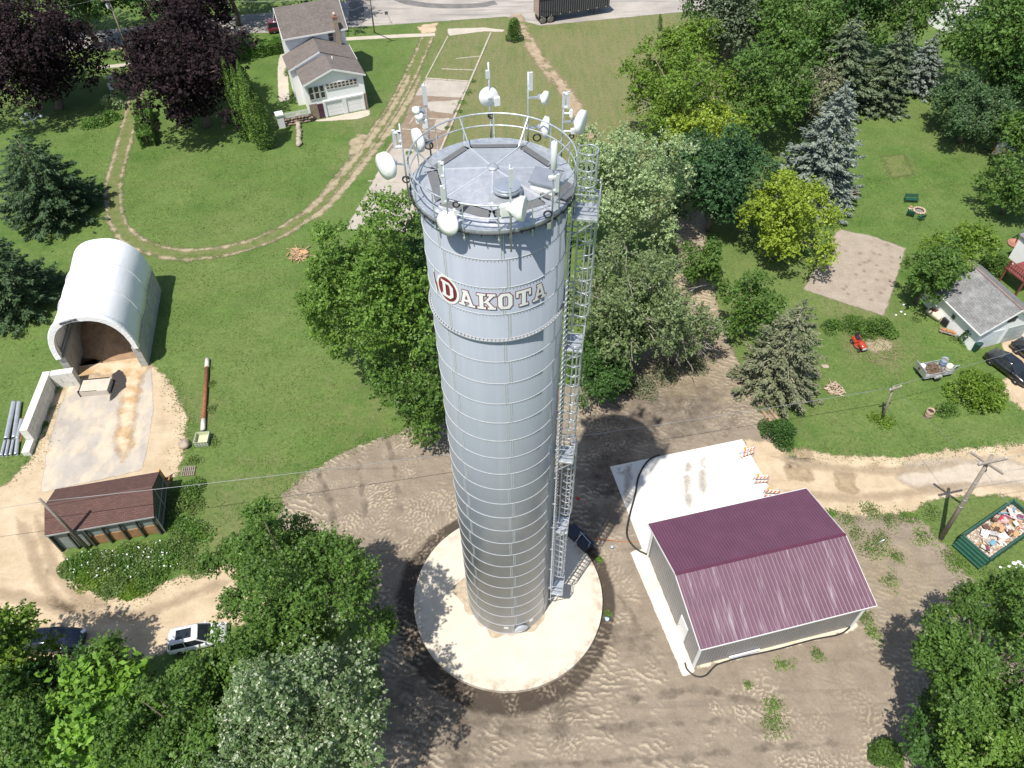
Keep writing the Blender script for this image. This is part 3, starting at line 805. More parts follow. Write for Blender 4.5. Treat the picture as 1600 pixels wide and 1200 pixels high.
GLY = {
 'A': [[(.14, .1), (.31, .1), (.53, .9), (.34, .9)], [(.44, .9), (.62, .9), (.86, .1), (.67, .1)], [(.28, .27), (.70, .27), (.65, .42), (.33, .42)], [(.27, .86), (.60, .86), (.60, 1), (.27, 1)], [(0, 0), (.40, 0), (.40, .14), (0, .14)], [(.57, 0), (.98, 0), (.98, .14), (.57, .14)]],
 'K': [[(.12, .1), (.34, .1), (.34, .9), (.12, .9)], [(0, .86), (.47, .86), (.47, 1), (0, 1)], [(0, 0), (.47, 0), (.47, .14), (0, .14)], [(.32, .40), (.50, .40), (.92, .88), (.70, .88)], [(.56, .86), (1, .86), (1, 1), (.56, 1)], [(.42, .52), (.58, .56), (.92, .12), (.68, .12)], [(.56, 0), (1, 0), (1, .14), (.56, .14)]],
 'T': [[(0, .84), (1, .84), (1, 1), (0, 1)], [(0, .60), (.15, .60), (.15, .86), (0, .86)], [(.85, .60), (1, .60), (1, .86), (.85, .86)], [(.36, .1), (.64, .1), (.64, .86), (.36, .86)], [(.20, 0), (.80, 0), (.80, .14), (.20, .14)]]}
oc_o = [(.22, 0), (.78, 0), (1, .2), (1, .8), (.78, 1), (.22, 1), (0, .8), (0, .2)]
oc_i = [(.38, .17), (.62, .17), (.70, .27), (.70, .73), (.62, .83), (.38, .83), (.30, .73), (.30, .27)]
def oct_parts(w0, w1): return [[oc_o[i], oc_o[(i + 1) % 8], oc_i[(i + 1) % 8], oc_i[i]] for i in range(8)]
GLY['O'] = oct_parts(0, 1)
mbw, mbm = MB(), MB(); cnt = 0
Z0, Z1 = 31.76, 32.60
for ch, a0, a1 in (('A', -120.6, -106.2), ('K', -104.8, -90.2), ('O', -88.4, -77.2), ('T', -74.2, -61.8), ('A', -60.2, -46.4)):
    s0, s1 = rad(a0) * TR, rad(a1) * TR
    for i, pl in enumerate(GLY[ch]):
        q = [(s0 + (s1 - s0) * x, Z0 + (Z1 - Z0) * y) for x, y in pl]
        decal(mbw, q, TR + .030 + .0012 * i)
        decal(mbm, grow(q, .033), TR + .020 + .0009 * i)
mbm.build('letter_outline', m_maroon, tower)
mbw.build('lettering', M('white_vinyl', (.82, .82, .81), .45, var=.03), tower)
# round D emblem at the left end of the word
emb = MB(); emr = MB(); emk = MB()
sc, zc = rad(-131.8) * TR, 32.23
ell = lambda a, b, n=40: [(sc + a * math.cos(2 * PI * i / n), zc + b * math.sin(2 * PI * i / n)) for i in range(n)]
decal(emb, ell(.64, .73), TR + .026)
decal(emr, ell(.52, .61), TR + .031)
D = [[(.12, .1), (.38, .1), (.38, .9), (.12, .9)], [(0, .84), (.42, .84), (.42, 1), (0, 1)], [(0, 0), (.42, 0), (.42, .16), (0, .16)], [(.42, .84), (.72, .84), (.72, 1), (.42, 1)], [(.42, 0), (.72, 0), (.72, .16), (.42, .16)], [(.72, 0), (1, .22), (.74, .30), (.66, .16)], [(.72, 1), (.66, .84), (.74, .70), (1, .78)], [(.74, .28), (1, .22), (1, .78), (.74, .72)]]
for i, pl in enumerate(D):
    q = [(sc - .31 + .66 * x, zc - .43 + .86 * y) for x, y in pl]
    decal(emb, q, TR + .042 + .001 * i)
    decal(emk, [(x + .045, y - .02) for x, y in q], TR + .034 + .0008 * i)
# feather tips hanging behind the oval
for (x0, z0, x1, z1, w) in ((-.80, 33.0, -.86, 32.45, .05), (-.84, 32.1, -.72, 31.35, .07), (-.92, 32.5, -.86, 31.8, .05)):
    decal(emb, [(sc + x0 - w * .3, z0), (sc + x0 + w * .3, z0), (sc + (x0 + x1) / 2 + w, (z0 + z1) / 2), (sc + x1, z1), (sc + (x0 + x1) / 2 - w, (z0 + z1) / 2)], TR + .020)
for (x0, z0, x1, z1) in ((-.86, 32.62, -.80, 32.05), (-.72, 32.2, -.68, 31.75)):
    decal(emr, [(sc + x0 - .035, z0), (sc + x0 + .035, z0), (sc + x1 + .035, z1), (sc + x1 - .035, z1)], TR + .023)
e = emb.build('emblem', m_white, tower); emr.build('emblem_field', m_maroon, e); emk.build('emblem_shadow', m_black, e)

# ---- roof: eight panels, grey bands, bright ledge
ZA = 36.48
mb = MB(); mg = MB(); mr = MB(); ml = MB()
R1, R2 = 2.28, 2.72
z1, z2 = 36.08, 36.00
NQ = 7
oa = [rad(12 + 360 / NQ * k) for k in range(NQ)]
ap = (TX, TY, ZA)
for k in range(NQ):
    a, b = oa[k], oa[k] + 2 * PI / NQ
    mb.quad(ap, tw(a, R1, z1), tw(b, R1, z1))
    mg.quad(tw(a + .05, R1, z1), tw(a + .05, R2 - .03, z2), tw(b - .05, R2 - .03, z2), tw(b - .05, R1, z1))
    ml.quad(tw(a, R1 - .02, z1 + .005), tw(a - .05, R2 + .12, z2 - .02), tw(a + .05, R2 + .12, z2 - .02))
    n = 8
    for i in range(n):
        t0, t1 = a + (b - a) * i / n, a + (b - a) * (i + 1) / n
        def inner(t):
            f = (t - a) / (b - a); A = np.array(tw(a, R2 - .03, z2)); Bq = np.array(tw(b, R2 - .03, z2)); return A + (Bq - A) * f
        ml.quad(inner(t0), tw(t0, 3.06, ZT + .06), tw(t1, 3.06, ZT + .06), inner(t1))
    mr.bar(ap, tw(a, R1 + .02, z1 + .012), .055, .03)
ml.lathe([(3.06, ZT + .06), (3.12, ZT + .06), (3.12, ZT - .07), (3.0, ZT - .08)], (TX, TY, 0), 96, smooth=False)
roof = mb.build('roof', m_alum, tower)
mg.build('flashing_band', m_grey, roof); mr.build('rib', M('roof_rib', (.66, .68, .70), .4, .5), roof); ml.build('eave_ledge', m_alum, roof)
mb = MB(); mb.lathe([(.22, ZA - .03), (.22, ZA + .03), (.10, ZA + .06), (.03, ZA + .06)], (TX, TY, 0), 24); mb.build('apex_cap', m_galv, roof)
# vent and roof hatch
vc = G(792, 296, 36.45)
mb = MB(); f0 = Fr(vc, -18)
mb.hexa([f0(-.62, -.62, 35.98), f0(.62, -.62, 35.98), f0(.5, .5, 36.25), f0(-.5, .5, 36.25)], [f0(-.52, -.52, 36.34), f0(.52, -.52, 36.34), f0(.48, .48, 36.36), f0(-.48, .48, 36.36)])
mb.lathe([(.36, 36.3), (.36, 36.5)], (vc[0], vc[1], 0), 24)
v = mb.build('vent', m_alum, tower)
mb = MB(); mb.lathe([(.47, 36.46), (.54, 36.48), (.54, 36.56), (.52, 36.57), (.52, 36.66), (.48, 36.68), (.02, 36.69)], (vc[0], vc[1], 0), 36, smooth=False); mb.build('vent_cap', M('vent_steel', (.50, .53, .57), .3, .6), v)
hc = G(852, 285, 36.25); f0 = Fr(hc, -20)
mb = MB(); mb.hexa([f0(-.5, -.42, 35.9), f0(.5, -.42, 35.9), f0(.5, .42, 35.9), f0(-.5, .42, 35.9)], [f0(-.46, -.38, 36.42), f0(.46, -.38, 36.34), f0(.46, .38, 36.44), f0(-.46, .38, 36.52)])
h = mb.build('roof_hatch', m_white, tower)
mb = MB(); mb.hexa([f0(-.54, -.46, 36.43), f0(.54, -.46, 36.35), f0(.54, .46, 36.45), f0(-.54, .46, 36.53)], [f0(-.54, -.46, 36.50), f0(.54, -.46, 36.42), f0(.54, .46, 36.52), f0(-.54, .46, 36.60)])
mb.build('hatch_lid', M('lid_steel', (.36, .385, .42), .35, .5), h)
mb = MB(); mb.slab([f0(.62, -.5, 36.12), f0(1.1, -.5, 35.95), f0(1.1, .5, 35.95), f0(.62, .5, 36.22)], .03); mb.build('hatch_step', m_grey, h)
# guard rail
RR = 3.25
mb = MB()
AL = rad(-10)
rail_arc = [AL + .13 + (2 * PI - .26) * i / 119 for i in range(120)]
for z, r in ((36.97, .034), (36.43, .028)):
    mb.tube([tw(a, RR, z) for a in rail_arc], r, 8)
for z0, z1_ in ((35.62, 35.80),):
    mb.lathe([(3.17, z0 + .1), (3.24, z0 + .1), (3.24, z1_ + .06), (3.17, z1_ + .06)], (TX, TY, 0), 96, smooth=False)
rail = mb.build('guard_rail', m_galv, tower)
NP = 16
for k in range(NP):
    a = rail_arc[0] + (rail_arc[-1] - rail_arc[0]) * k / (NP - 1)
    mb = MB()
    mb.bar(tw(a, RR, 35.35), tw(a, RR, 36.99), .045, .045)
    mb.bar(tw(a, TR + .01, 35.45), tw(a, RR + .04, 35.45), .07, .07)
    mb.bar(tw(a, TR + .01, 35.66), tw(a, RR + .04, 35.66), .05, .05)
    mb.build('rail_post', m_galv, rail)
for a in (oa[1], oa[2], oa[3], oa[4], oa[5], oa[6], oa[0] + .1):
    mb = MB(); mb.bar(tw(a, RR, 36.95), tw(a, R1 + .05, z1 + .02), .045, .04)
    mb.build('rail_brace', m_galv, rail)
mb = MB(); mb.tube(arc(3.30, 35.74, AL + .1, AL + 2 * PI - .1, 110, False), .028, 6)
for k in range(40):
    a = AL + .15 + (2 * PI - .3) * k / 39
    mb.bar(tw(a, 3.2, 35.70), tw(a, 3.34, 35.70), .03, .1)
mb.build('cable_run', m_black, rail)

# ---- caged ladder up the north-east side, in offset runs between platforms
la = Fr((TX, TY), math.degrees(AL))
def run(u, v, za, zb, cage0):
    mb = MB()
    for dv in (-.21, .21): mb.bar(la(u, v + dv, za), la(u, v + dv, zb + 1.1), .05, .07)
    n = int((zb - za) / .3)
    for i in range(n): mb.tube([la(u, v - .21, za + .2 + i * .3), la(u, v + .21, za + .2 + i * .3)], .014, 5)
    for i in range(int((zb - za) / 3) + 1):
        z = za + .4 + i * 3
        for dv in (-.21, .21): mb.bar(la(TR - .02, v + dv, z), la(u, v + dv, z), .06, .05)
    L = mb.build('ladder', m_galv, tower)
    mc = MB(); z = cage0
    aa = [rad(x) for x in range(-100, 101, 20)]
    zs_ = []
    while z < zb + 1.15:
        mc.tube([la(u + .04 + .36 + .38 * math.cos(a) - .02, v + .38 * math.sin(a), z) for a in aa], .027, 5); zs_.append(z)
        mc.bar(la(u, v - .21, z), la(u + .33, v - .375, z), .035, .03); mc.bar(la(u, v + .21, z), la(u + .33, v + .375, z), .035, .03)
        z += .70
    for a in (rad(-95), rad(-64), rad(-32), 0, rad(32), rad(64), rad(95)):
        mc.bar(la(u + .38 + .38 * math.cos(a), v + .38 * math.sin(a), zs_[0]), la(u + .38 + .38 * math.cos(a), v + .38 * math.sin(a), zs_[-1]), .045, .02)
    mc.build('cage', m_galv, L)
def platform(z, v0, v1, u1=1.15, gate=True):
    u0 = TR + .22; u1 = TR + u1
    mb = MB(); mb.box(la, u0, u1, v0, v1, z - .05, z)
    mb.bar(la(u0 - .05, v0, z - .08), la(u1, v0, z - .08), .06, .1); mb.bar(la(u0 - .05, v1, z - .08), la(u1, v1, z - .08), .06, .1)
    for v in (v0 + .03, v1 - .03): mb.bar(la(TR + .05, v, z - 1.1), la(u1 - .05, v, z - .08), .05, .05)
    p = mb.build('platform', m_galv, tower)
    mr_ = MB()
    for v in (v0, v1):
        for (u, zt) in ((u0, 1.1), (u1, 1.1)): mr_.bar(la(u, v, z - (1.1 if u == u0 else 0)), la(u, v, z + zt), .05, .05)
        for dz in (.55, 1.08): mr_.bar(la(u0, v, z + dz), la(u1, v, z + dz), .04, .04)
    for dz in (.55, 1.08): mr_.bar(la(u1, v0, z + dz), la(u1, v1, z + dz), .04, .04)
    mr_.bar(la(u1, v0, z + .08), la(u1, v1, z + .08), .02, .14)
    mr_.build('platform_rail', m_galv, p)
PZ = [2.6, 10.8, 18.6, 27.3, 34.9]
run(TR + .28, -.15, 3.0, 10.4, 5.0)
run(TR + .42, .22, 10.8, 18.4, 12.4)
run(TR + .28, -.15, 18.6, 26.9, 20.6)
run(TR + .45, .22, 27.3, 34.9, 29.2)
run(TR + .30, -.10, 34.9, 36.6, 36.2)
for i, z in enumerate(PZ): platform(z, -.62 if i % 2 == 0 else -.45, .45 if i % 2 == 0 else .68, 1.25 if i == 4 else 1.05)
# cable tray and pipe beside the ladder
mb = MB()
for dv in (.62, .74, .86): mb.tube([la(TR + .16, dv, .3), la(TR + .16, dv, 35.4)], .035, 6)
o = mb.build('riser_cable', m_black, tower)
mb = MB()
mb.bar(la(TR + .18, -.62, 3.2), la(TR + .18, -.62, 34.2), .10, .05)
for i in range(90): mb.bar(la(TR + .15, -.72, 3.4 + i * .34), la(TR + .3, -.52, 3.55 + i * .34), .03, .03)
for i in range(12): mb.bar(la(TR - .02, -.62, 3.4 + i * 2.7), la(TR + .25, -.62, 3.4 + i * 2.7), .07, .05)
mb.build('cable_tray', m_galv, tower)

# ---- antenna masts clamped to the rail
def mast(name, label, bpx, ztop, zbot=35.35, zg=35.75, r=.035):
    b = G(bpx[0], bpx[1], zg); a = math.atan2(b[1] - TY, b[0] - TX)
    x, y, _ = tw(a, 3.37, 0)
    t = thing(name, label, 'antenna', (x, y, zbot), 'antenna masts around the tower rail')
    mb = MB(); mb.tube([(x, y, zbot), (x, y, ztop)], r, 10)
    mb.bar((x, y, 36.43), tw(a, RR, 36.43), .07, .08); mb.bar((x, y, 35.6), tw(a, 3.2, 35.6), .09, .10)
    mb.build('pole', m_galv, t)
    return t, x, y, a
def panel(t, x, y, px, pz, dpx, w, d, lab='panel_antenna'):
    """slim panel antenna beside the pole: dpx = photo offset to the side; pz = (photo y top, photo y bottom)"""
    z1, z0 = zat(x, y, pz[0]), zat(x, y, pz[1])
    off = dpx * .0285; a0 = rad(dpx and 0)
    mb = MB(); f = Fr((x + off, y), 15)
    mb.box(f, -w / 2, w / 2, -d / 2, d / 2, z0, z1)
    p = mb.build(lab, M('panel_grey', (.62, .64, .66), .45, .1, var=.06), t)
    mb = MB()
    for z in (z0 + .12 * (z1 - z0), z1 - .12 * (z1 - z0)): mb.bar((x, y, z), (x + off, y, z), .09, .07)
    mb.build('clamp', m_white, p)
def dish(t, x, y, cpx, r, ang, tilt=0.0, depth=.35, off=.42, horn=False):
    """drum dish; cpx photo centre, ang compass of the face in degrees from +x"""
    z = zat(x, y, cpx[1])
    q = G(cpx[0], cpx[1], z)
    dx = np.array([q[0] - x, 0.0, 0.0])
    c = np.array([x, y, z]) + dx
    a = rad(ang); ax = np.array([math.cos(a) * math.cos(tilt), math.sin(a) * math.cos(tilt), math.sin(tilt)])
    c = c - ax * depth * .5
    mb = MB()
    if horn: prof = [(.16, -.12), (.20, 0), (r * .92, depth * .75), (r, depth * .78), (r, depth * 1.25), (r * .96, depth * 1.27)]
    else: prof = [(.10, -.02), (r * .55, .05), (r * .97, depth * .45), (r, depth * .5), (r, depth), (r * .5, depth + .05), (.02, depth + .07)]
    mb.lathe(prof, c, 32, ax)
    d = mb.build('dish', m_white, t)
    mb = MB(); mb.bar((x, y, z), c + ax * .02, .06, .07); mb.bar(c - ax * .12, c + ax * .04, .16, .16)
    mb.build('dish_mount', m_galv, d)
def boxr(t, x, y, cpx, w, h, d=.14, mat=None, name='radio_unit'):
    z = zat(x, y, cpx[1]); q = G(cpx[0], cpx[1], z); mb = MB(); f = Fr((q[0], y), 20)
    mb.box(f, -w / 2, w / 2, -d / 2, d / 2, z - h / 2, z + h / 2); mb.bar((x, y, z), (q[0], y, z), .05, .05)
    mb.build(name, mat or m_white, t)
def coil(t, x, y, cpx, r=.15):
    z = zat(x, y, cpx[1]); mb = MB()
    q = G(cpx[0], cpx[1], z)
    for k in range(3): mb.tube([(q[0] + (r - .015 * k) * math.cos(i * PI / 10), y - .06 - .012 * k, z + (r - .015 * k) * math.sin(i * PI / 10)) for i in range(20)], .020, 5, True)
    mb.build('cable_coil', m_black, t)
def ztop_of(bpx, tpx, zg=35.75):
    b = G(bpx[0], bpx[1], zg); a = math.atan2(b[1] - TY, b[0] - TX); x, y, _ = tw(a, 3.37, 0)
    return zat(x, y, tpx)
def mk(label, b, top, **k): return mast('antenna_mast', label, b, ztop_of(b, top), **k)
t, x, y, a = mk('antenna mast with one big white drum dish at the far left of rail', (638, 302), 193)
panel(t, x, y, 0, (203, 232), -9, .12, .08); panel(t, x, y, 0, (204, 222), -3, .10, .08); dish(t, x, y, (607, 257), .51, 222, .05, .46); coil(t, x, y, (635, 279))
t, x, y, a = mk('antenna mast with three small dishes and a large one, back left of rail', (668, 240), 130)
panel(t, x, y, 0, (133, 163), 0, .16, .13); dish(t, x, y, (651, 172), .17, 235, 0, .2); dish(t, x, y, (656, 181), .17, 250, 0, .25); boxr(t, x, y, (664, 193), .22, .36); dish(t, x, y, (656, 218), .48, 208, 0, .36); coil(t, x, y, (670, 226), .18); boxr(t, x, y, (652, 188), .1, .22)
t, x, y, a = mk('tallest antenna mast, white dish turned away, at the back of the tower rail', (767, 208), 97, r=.042)
panel(t, x, y, 0, (110, 122), -1.5, .16, .12); dish(t, x, y, (764, 152), .40, 105, 0, .24); boxr(t, x, y, (776, 158), .24, .34, .2); coil(t, x, y, (767, 180), .12)
t, x, y, a = mk('slim antenna mast with tall panel, small dish and edge-on dish, back right of the rail', (838, 206), 112)
panel(t, x, y, 0, (113, 141), 3.5, .15, .1); dish(t, x, y, (850, 153), .27, -25, 0, .26); dish(t, x, y, (851, 199), .45, -8, 0, .34); coil(t, x, y, (839, 214), .17)
t, x, y, a = mk('antenna mast with open twin panel and round dish facing right, above the ladder', (893, 238), 143)
panel(t, x, y, 0, (144, 168), 0, .1, .08); panel(t, x, y, 0, (143, 170), 6, .12, .06); boxr(t, x, y, (892, 177), .1, .3); dish(t, x, y, (905, 191), .48, -25, 0, .34); coil(t, x, y, (893, 212), .1); boxr(t, x, y, (896, 205), .2, .2)
t, x, y, a = mk('antenna mast with stacked panels above a round dish facing the viewer, front left', (712, 348), 252)
panel(t, x, y, 0, (252, 277), -4, .12, .07); panel(t, x, y, 0, (290, 317), -3, .20, .09); dish(t, x, y, (701, 348), .47, -125, .25, .2); coil(t, x, y, (713, 318), .13); boxr(t, x, y, (711, 333), .12, .3)
t, x, y, a = mk('antenna mast with white cone-shaped horn pointing right at the front of the rail', (797, 362), 256, zbot=34.95, r=.04)
panel(t, x, y, 0, (263, 292), 1, .13, .1); dish(t, x, y, (806, 325), .45, -15, 0, .42, horn=True); boxr(t, x, y, (788, 328), .28, .42, .2)
t, x, y, a = mk('antenna mast with white cylinder and lower panel beside the roof hatch, front right of rail', (863, 346), 219)
mbx = MB(); mbx.lathe([(.10, 0), (.11, .02), (.11, zat(x, y, 222) - zat(x, y, 264)), (.06, zat(x, y, 221) - zat(x, y, 264))], (x, y, zat(x, y, 264)), 20); mbx.build('cylinder_antenna', M('panel_grey', (.62, .64, .66)), t)
panel(t, x, y, 0, (272, 300), 5, .13, .08); boxr(t, x, y, (863, 277), .25, .1); coil(t, x, y, (856, 333), .16); boxr(t, x, y, (857, 352), .16, .26, .14, m_galv)
# ================================================================== buildings
def m_ribbed(name, col, pitch, ang, rough=.4, metal=.0, pale_streak=None, ribmix=.18):
    """ribbed sheet metal: ribs run square to direction ang"""
    m, nt = newmat(name); t = NT(nt); co = t.obj()
    x = t.n('ShaderNodeSeparateXYZ', None, Vector=t.scaled(co, (1, 1, 1), (0, 0, -rad(ang)))).outputs[0]
    f = t.math('FRACT', t.math('MULTIPLY', x, 1 / pitch))
    rib = t.ramp(t.math('ABSOLUTE', t.math('SUBTRACT', f, .5)), .30, .44)
    c = t.mix(t.ramp(t.noise(co, .8, 4), .3, .7), tuple(k * .9 for k in col), tuple(min(1, k * 1.1) for k in col))
    if pale_streak:
        n = t.noise(t.scaled(co, (2.6, .30, .30), (0, 0, -rad(ang))), 1.0, 4, .7)
        pan = t.math('FRACT', t.math('MULTIPLY', x, 1 / (pitch * 3)))
        near = t.ramp(t.math('ABSOLUTE', t.math('SUBTRACT', pan, .5)), .22, .42, .25, 1)
        c = t.mix(t.math('MULTIPLY', t.ramp(n, .50, .78, 0, .75), near), c, pale_streak)
    c = t.mix(t.math('MULTIPLY', rib, ribmix), c, (.9, .9, .9))
    t.out(t.bsdf(c, rough, metal, t.bump(rib, .9, .03), .5)); return m

def roof_gable(mb, fr, u0, u1, v0, v1, vr, ze, zr, th=.12, ze2=None):
    """ridge along u at vr"""
    ze2 = ze if ze2 is None else ze2
    mb.slab([fr(u0, v0, ze), fr(u1, v0, ze), fr(u1, vr, zr), fr(u0, vr, zr)], th)
    mb.slab([fr(u0, vr, zr), fr(u1, vr, zr), fr(u1, v1, ze2), fr(u0, v1, ze2)], th)
def walls_gable(mb, fr, u0, u1, v0, v1, vr, ze, zr, z0=0, ze2=None):
    ze2 = ze if ze2 is None else ze2
    A = [fr(u0, v0, z0), fr(u0, v1, z0), fr(u0, v1, ze2), fr(u0, vr, zr), fr(u0, v0, ze)]
    Bq = [fr(u1, v0, z0), fr(u1, v1, z0), fr(u1, v1, ze2), fr(u1, vr, zr), fr(u1, v0, ze)]
    n = 5
    mb.add(A + Bq, [tuple(range(4, -1, -1))[::-1][::-1], tuple(range(5, 10))] + [(i, i + 5, (i + 1) % n + 5, (i + 1) % n) for i in range(n)])

# ---- grey equipment building with maroon roof
eq = Fr(G(1083, 1042), 12.8); EW, ED, EZ, ER = 12.16, 9.1, 4.0, 5.3
m_wall = m_ribbed('grey_wall_steel', (.20, .195, .195), .23, 12.8, .45)
m_wall2 = m_ribbed('grey_gable_steel', (.20, .195, .195), .23, 102.8, .45)
m_roof = m_ribbed('maroon_roof_steel', (.116, .042, .074), .22, 12.8, .36, ribmix=.05)
m_roofn = m_ribbed('streaked_maroon_steel', (.146, .074, .102), .31, 12.8, .40, .0, (.44, .38, .41), ribmix=.04)  # near slope: paler maroon with pale streaks along the panels
m_trim = M('white_trim', (.72, .72, .70), .5, var=.05)
b = thing('equipment_building', 'grey metal utility building with maroon ribbed steel gable roof', 'building', eq(EW / 2, ED / 2))
mb = MB(); walls_gable(mb, eq, 0, EW, 0, ED, ED / 2, EZ - .08, ER - .10, -.05); mb.build('wall', m_wall, b)
mb = MB()
mb.slab([eq(-.004, ED, -.04), eq(-.004, 0, -.04), eq(-.004, 0, EZ - .1), eq(-.004, ED, EZ - .1)], .01); g = mb.build('gable_cladding', m_wall2, b)
mb = MB(); mb.slab([eq(-.35, ED / 2, ER), eq(EW + .35, ED / 2, ER), eq(EW + .35, ED + .36, EZ - .02), eq(-.35, ED + .36, EZ - .02)], .09); rf = mb.build('roof', m_roof, b)
mb = MB(); mb.slab([eq(-.35, -.36, EZ - .02), eq(EW + .35, -.36, EZ - .02), eq(EW + .35, ED / 2, ER), eq(-.35, ED / 2, ER)], .09); mb.build('near_slope', m_roofn, rf)
mb = MB(); mb.bar(eq(-.36, ED / 2, ER + .01), eq(EW + .36, ED / 2, ER + .01), .22, .04); mb.build('ridge_cap', M('maroon_ridge', (.10, .028, .052), .4), rf)
mb = MB()
for v0, v1, za, zb in ((-.36, ED / 2, EZ - .02, ER), (ED / 2, ED + .36, ER, EZ - .02)):
    for u in (-.36, EW + .36): mb.bar(eq(u, v0, za - .06), eq(u, v1, zb - .06), .03, .17)
for v in (-.385, ED + .385): mb.bar(eq(-.37, v, EZ - .07), eq(EW + .37, v, EZ - .07), .04, .15)
mb.build('fascia', m_trim, rf)
for u, v in ((0, 0), (EW, 0), (EW, ED), (0, ED)): MB().bar(eq(u, v, -.03), eq(u, v, EZ - .12), .16, .16).build('corner_trim', m_trim, b)
MB().bar(eq(-.12, ED - .3, .1), eq(-.16, ED - .3, EZ - .15), .09, .09).build('downspout', m_trim, b)
mb = MB(); mb.box(eq, -.09, -.02, 1.75, 2.9, .05, 2.25); d = mb.build('door', M('white_door', (.78, .78, .77), .45, var=.04), b)
mb = MB(); mb.tube([eq(-.13, 2.75, 1.05), eq(-.13, 2.62, 1.05)], .025, 6); mb.build('handle', m_chrome, d)
mb = MB(); mb.box(eq, 2.6, 4.9, -.16, -.04, .12, .42); mb.build('wall_vent', m_trim, b)
mb = MB(); q = G(1104, 908, 4.86); f0 = Fr(q, 30); mb.hexa([f0(-.13, -.1, 4.66), f0(.13, -.1, 4.68), f0(.16, .12, 4.74), f0(-.1, .14, 4.74)], [f0(-.13, -.1, 4.86), f0(.13, -.1, 4.86), f0(.16, .12, 4.90), f0(-.1, .14, 4.90)]); mb.build('roof_marker', m_trim, rf)
mb = MB(); mb.tube([eq(-.16, 2.0, .0), eq(-.16, 2.0, .02)], .02, 5)
def hose(name, label, px, z=.07, r=.06):
    pts = smoothline([G(*p) + np.array([0, 0, z]) for p in px], 6)
    mb = MB(); mb.tube(pts, r, 8)
    return tag(mb.build(name, m_black, loc=tuple(pts[0])), label, 'hose')
hose('drain_hose', 'long black corrugated hose curving across the white yard slab to the grey building', [(1030, 712), (1012, 722), (998, 745), (992, 775), (984, 805), (979, 832), (983, 847), (995, 860), (1010, 868)], .17, .075)
hose('drain_hose', 'black hose lying along the foot of the long grey building wall', [(1070, 1036), (1074, 1047), (1087, 1057), (1102, 1056), (1115, 1043), (1125, 1037), (1160, 1027), (1210, 1016), (1270, 1000), (1310, 992), (1326, 982), (1328, 977)], .06, .06)
tag(MB().tube(smoothline([G(*p) + np.array([0, 0, .05]) for p in [(919, 842), (940, 843), (965, 846), (985, 847), (998, 847)]], 6), .025, 6).build('extension_cord', M('orange_cord', (.45, .12, .03), .6), loc=tuple(G(960, 845))), 'orange cord lying across the dark soil from tower pad to white slab', 'cord')

# ---- white barricades on the slab edge
def barricade():
    t = thing('traffic_barricade', 'x', 'barricade', (0, 0, 0), 'barricades along the slab edge')
    for v, s in ((-.28, 1), (.28, -1)):
        mb = MB()
        for u in (-.55, .55): mb.bar((u, v, 0), (u, v * .25, 1.05), .045, .045)
        mb.build('leg_frame', m_galv, t)
    for k, (z, h) in enumerate(((.88, .30), (.45, .20))):
        v = -.28 + .21 * z / 1.05
        mb = MB(); mb.hexa([(-.6, v - .03, z - h / 2), (.6, v - .03, z - h / 2), (.6, v, z - h / 2), (-.6, v, z - h / 2)], [(-.6, v + .03, z + h / 2), (.6, v + .03, z + h / 2), (.6, v + .06, z + h / 2), (-.6, v + .06, z + h / 2)])
        p = mb.build('rail_panel', m_white, t)
        ms = MB()
        for i in range(4):
            u = -.55 + i * .3; a = .045
            ms.hexa([(u, v - .034, z - h / 2 + .01), (u + .13, v - .034, z - h / 2 + .01), (u + .13, v - .01, z - h / 2 + .01), (u, v - .01, z - h / 2 + .01)], [(u + .13, v + .022, z + h / 2 - .01), (u + .26, v + .022, z + h / 2 - .01), (u + .26, v + .04, z + h / 2 - .01), (u + .13, v + .04, z + h / 2 - .01)])
        ms.build('stripe', M('safety_orange', (.75, .16, .03), .5), p)
    mb = MB(); mb.lathe([(.09, 1.03), (.10, 1.06), (.10, 1.2), (.05, 1.24)], (-.4, 0, 0), 16); mb.build('warning_lamp', M('amber_lamp', (.80, .30, .03), .3), t)
    return t
bc = barricade()
for i, (px, rz, lab) in enumerate((((1166, 711), .35, 'striped orange and white barricade, farthest of three on the slab edge'), ((1187, 754), .05, 'striped orange and white barricade in the middle of the slab edge'), ((1203, 776), -.1, 'barricade half hidden behind the maroon roof edge'))):
    q = G(*px, .10)
    if i == 0: place(bc, q, rz); bc['label'] = lab
    else: dup(bc, q, rz, lab)
t = thing('folded_sign', 'orange and white board lying flat on the white slab', 'board', G(1163, 714, .10)); mb = MB(); f0 = Fr(G(1163, 714), 20)
mb.box(f0, -.5, .5, -.12, .12, .102, .14); mb.build('board', m_white, t); mb = MB()
for i in range(3): mb.box(f0, -.4 + i * .3, -.27 + i * .3, -.11, .11, .139, .145)
mb.build('stripe', M('safety_orange', (.75, .16, .03)), t)

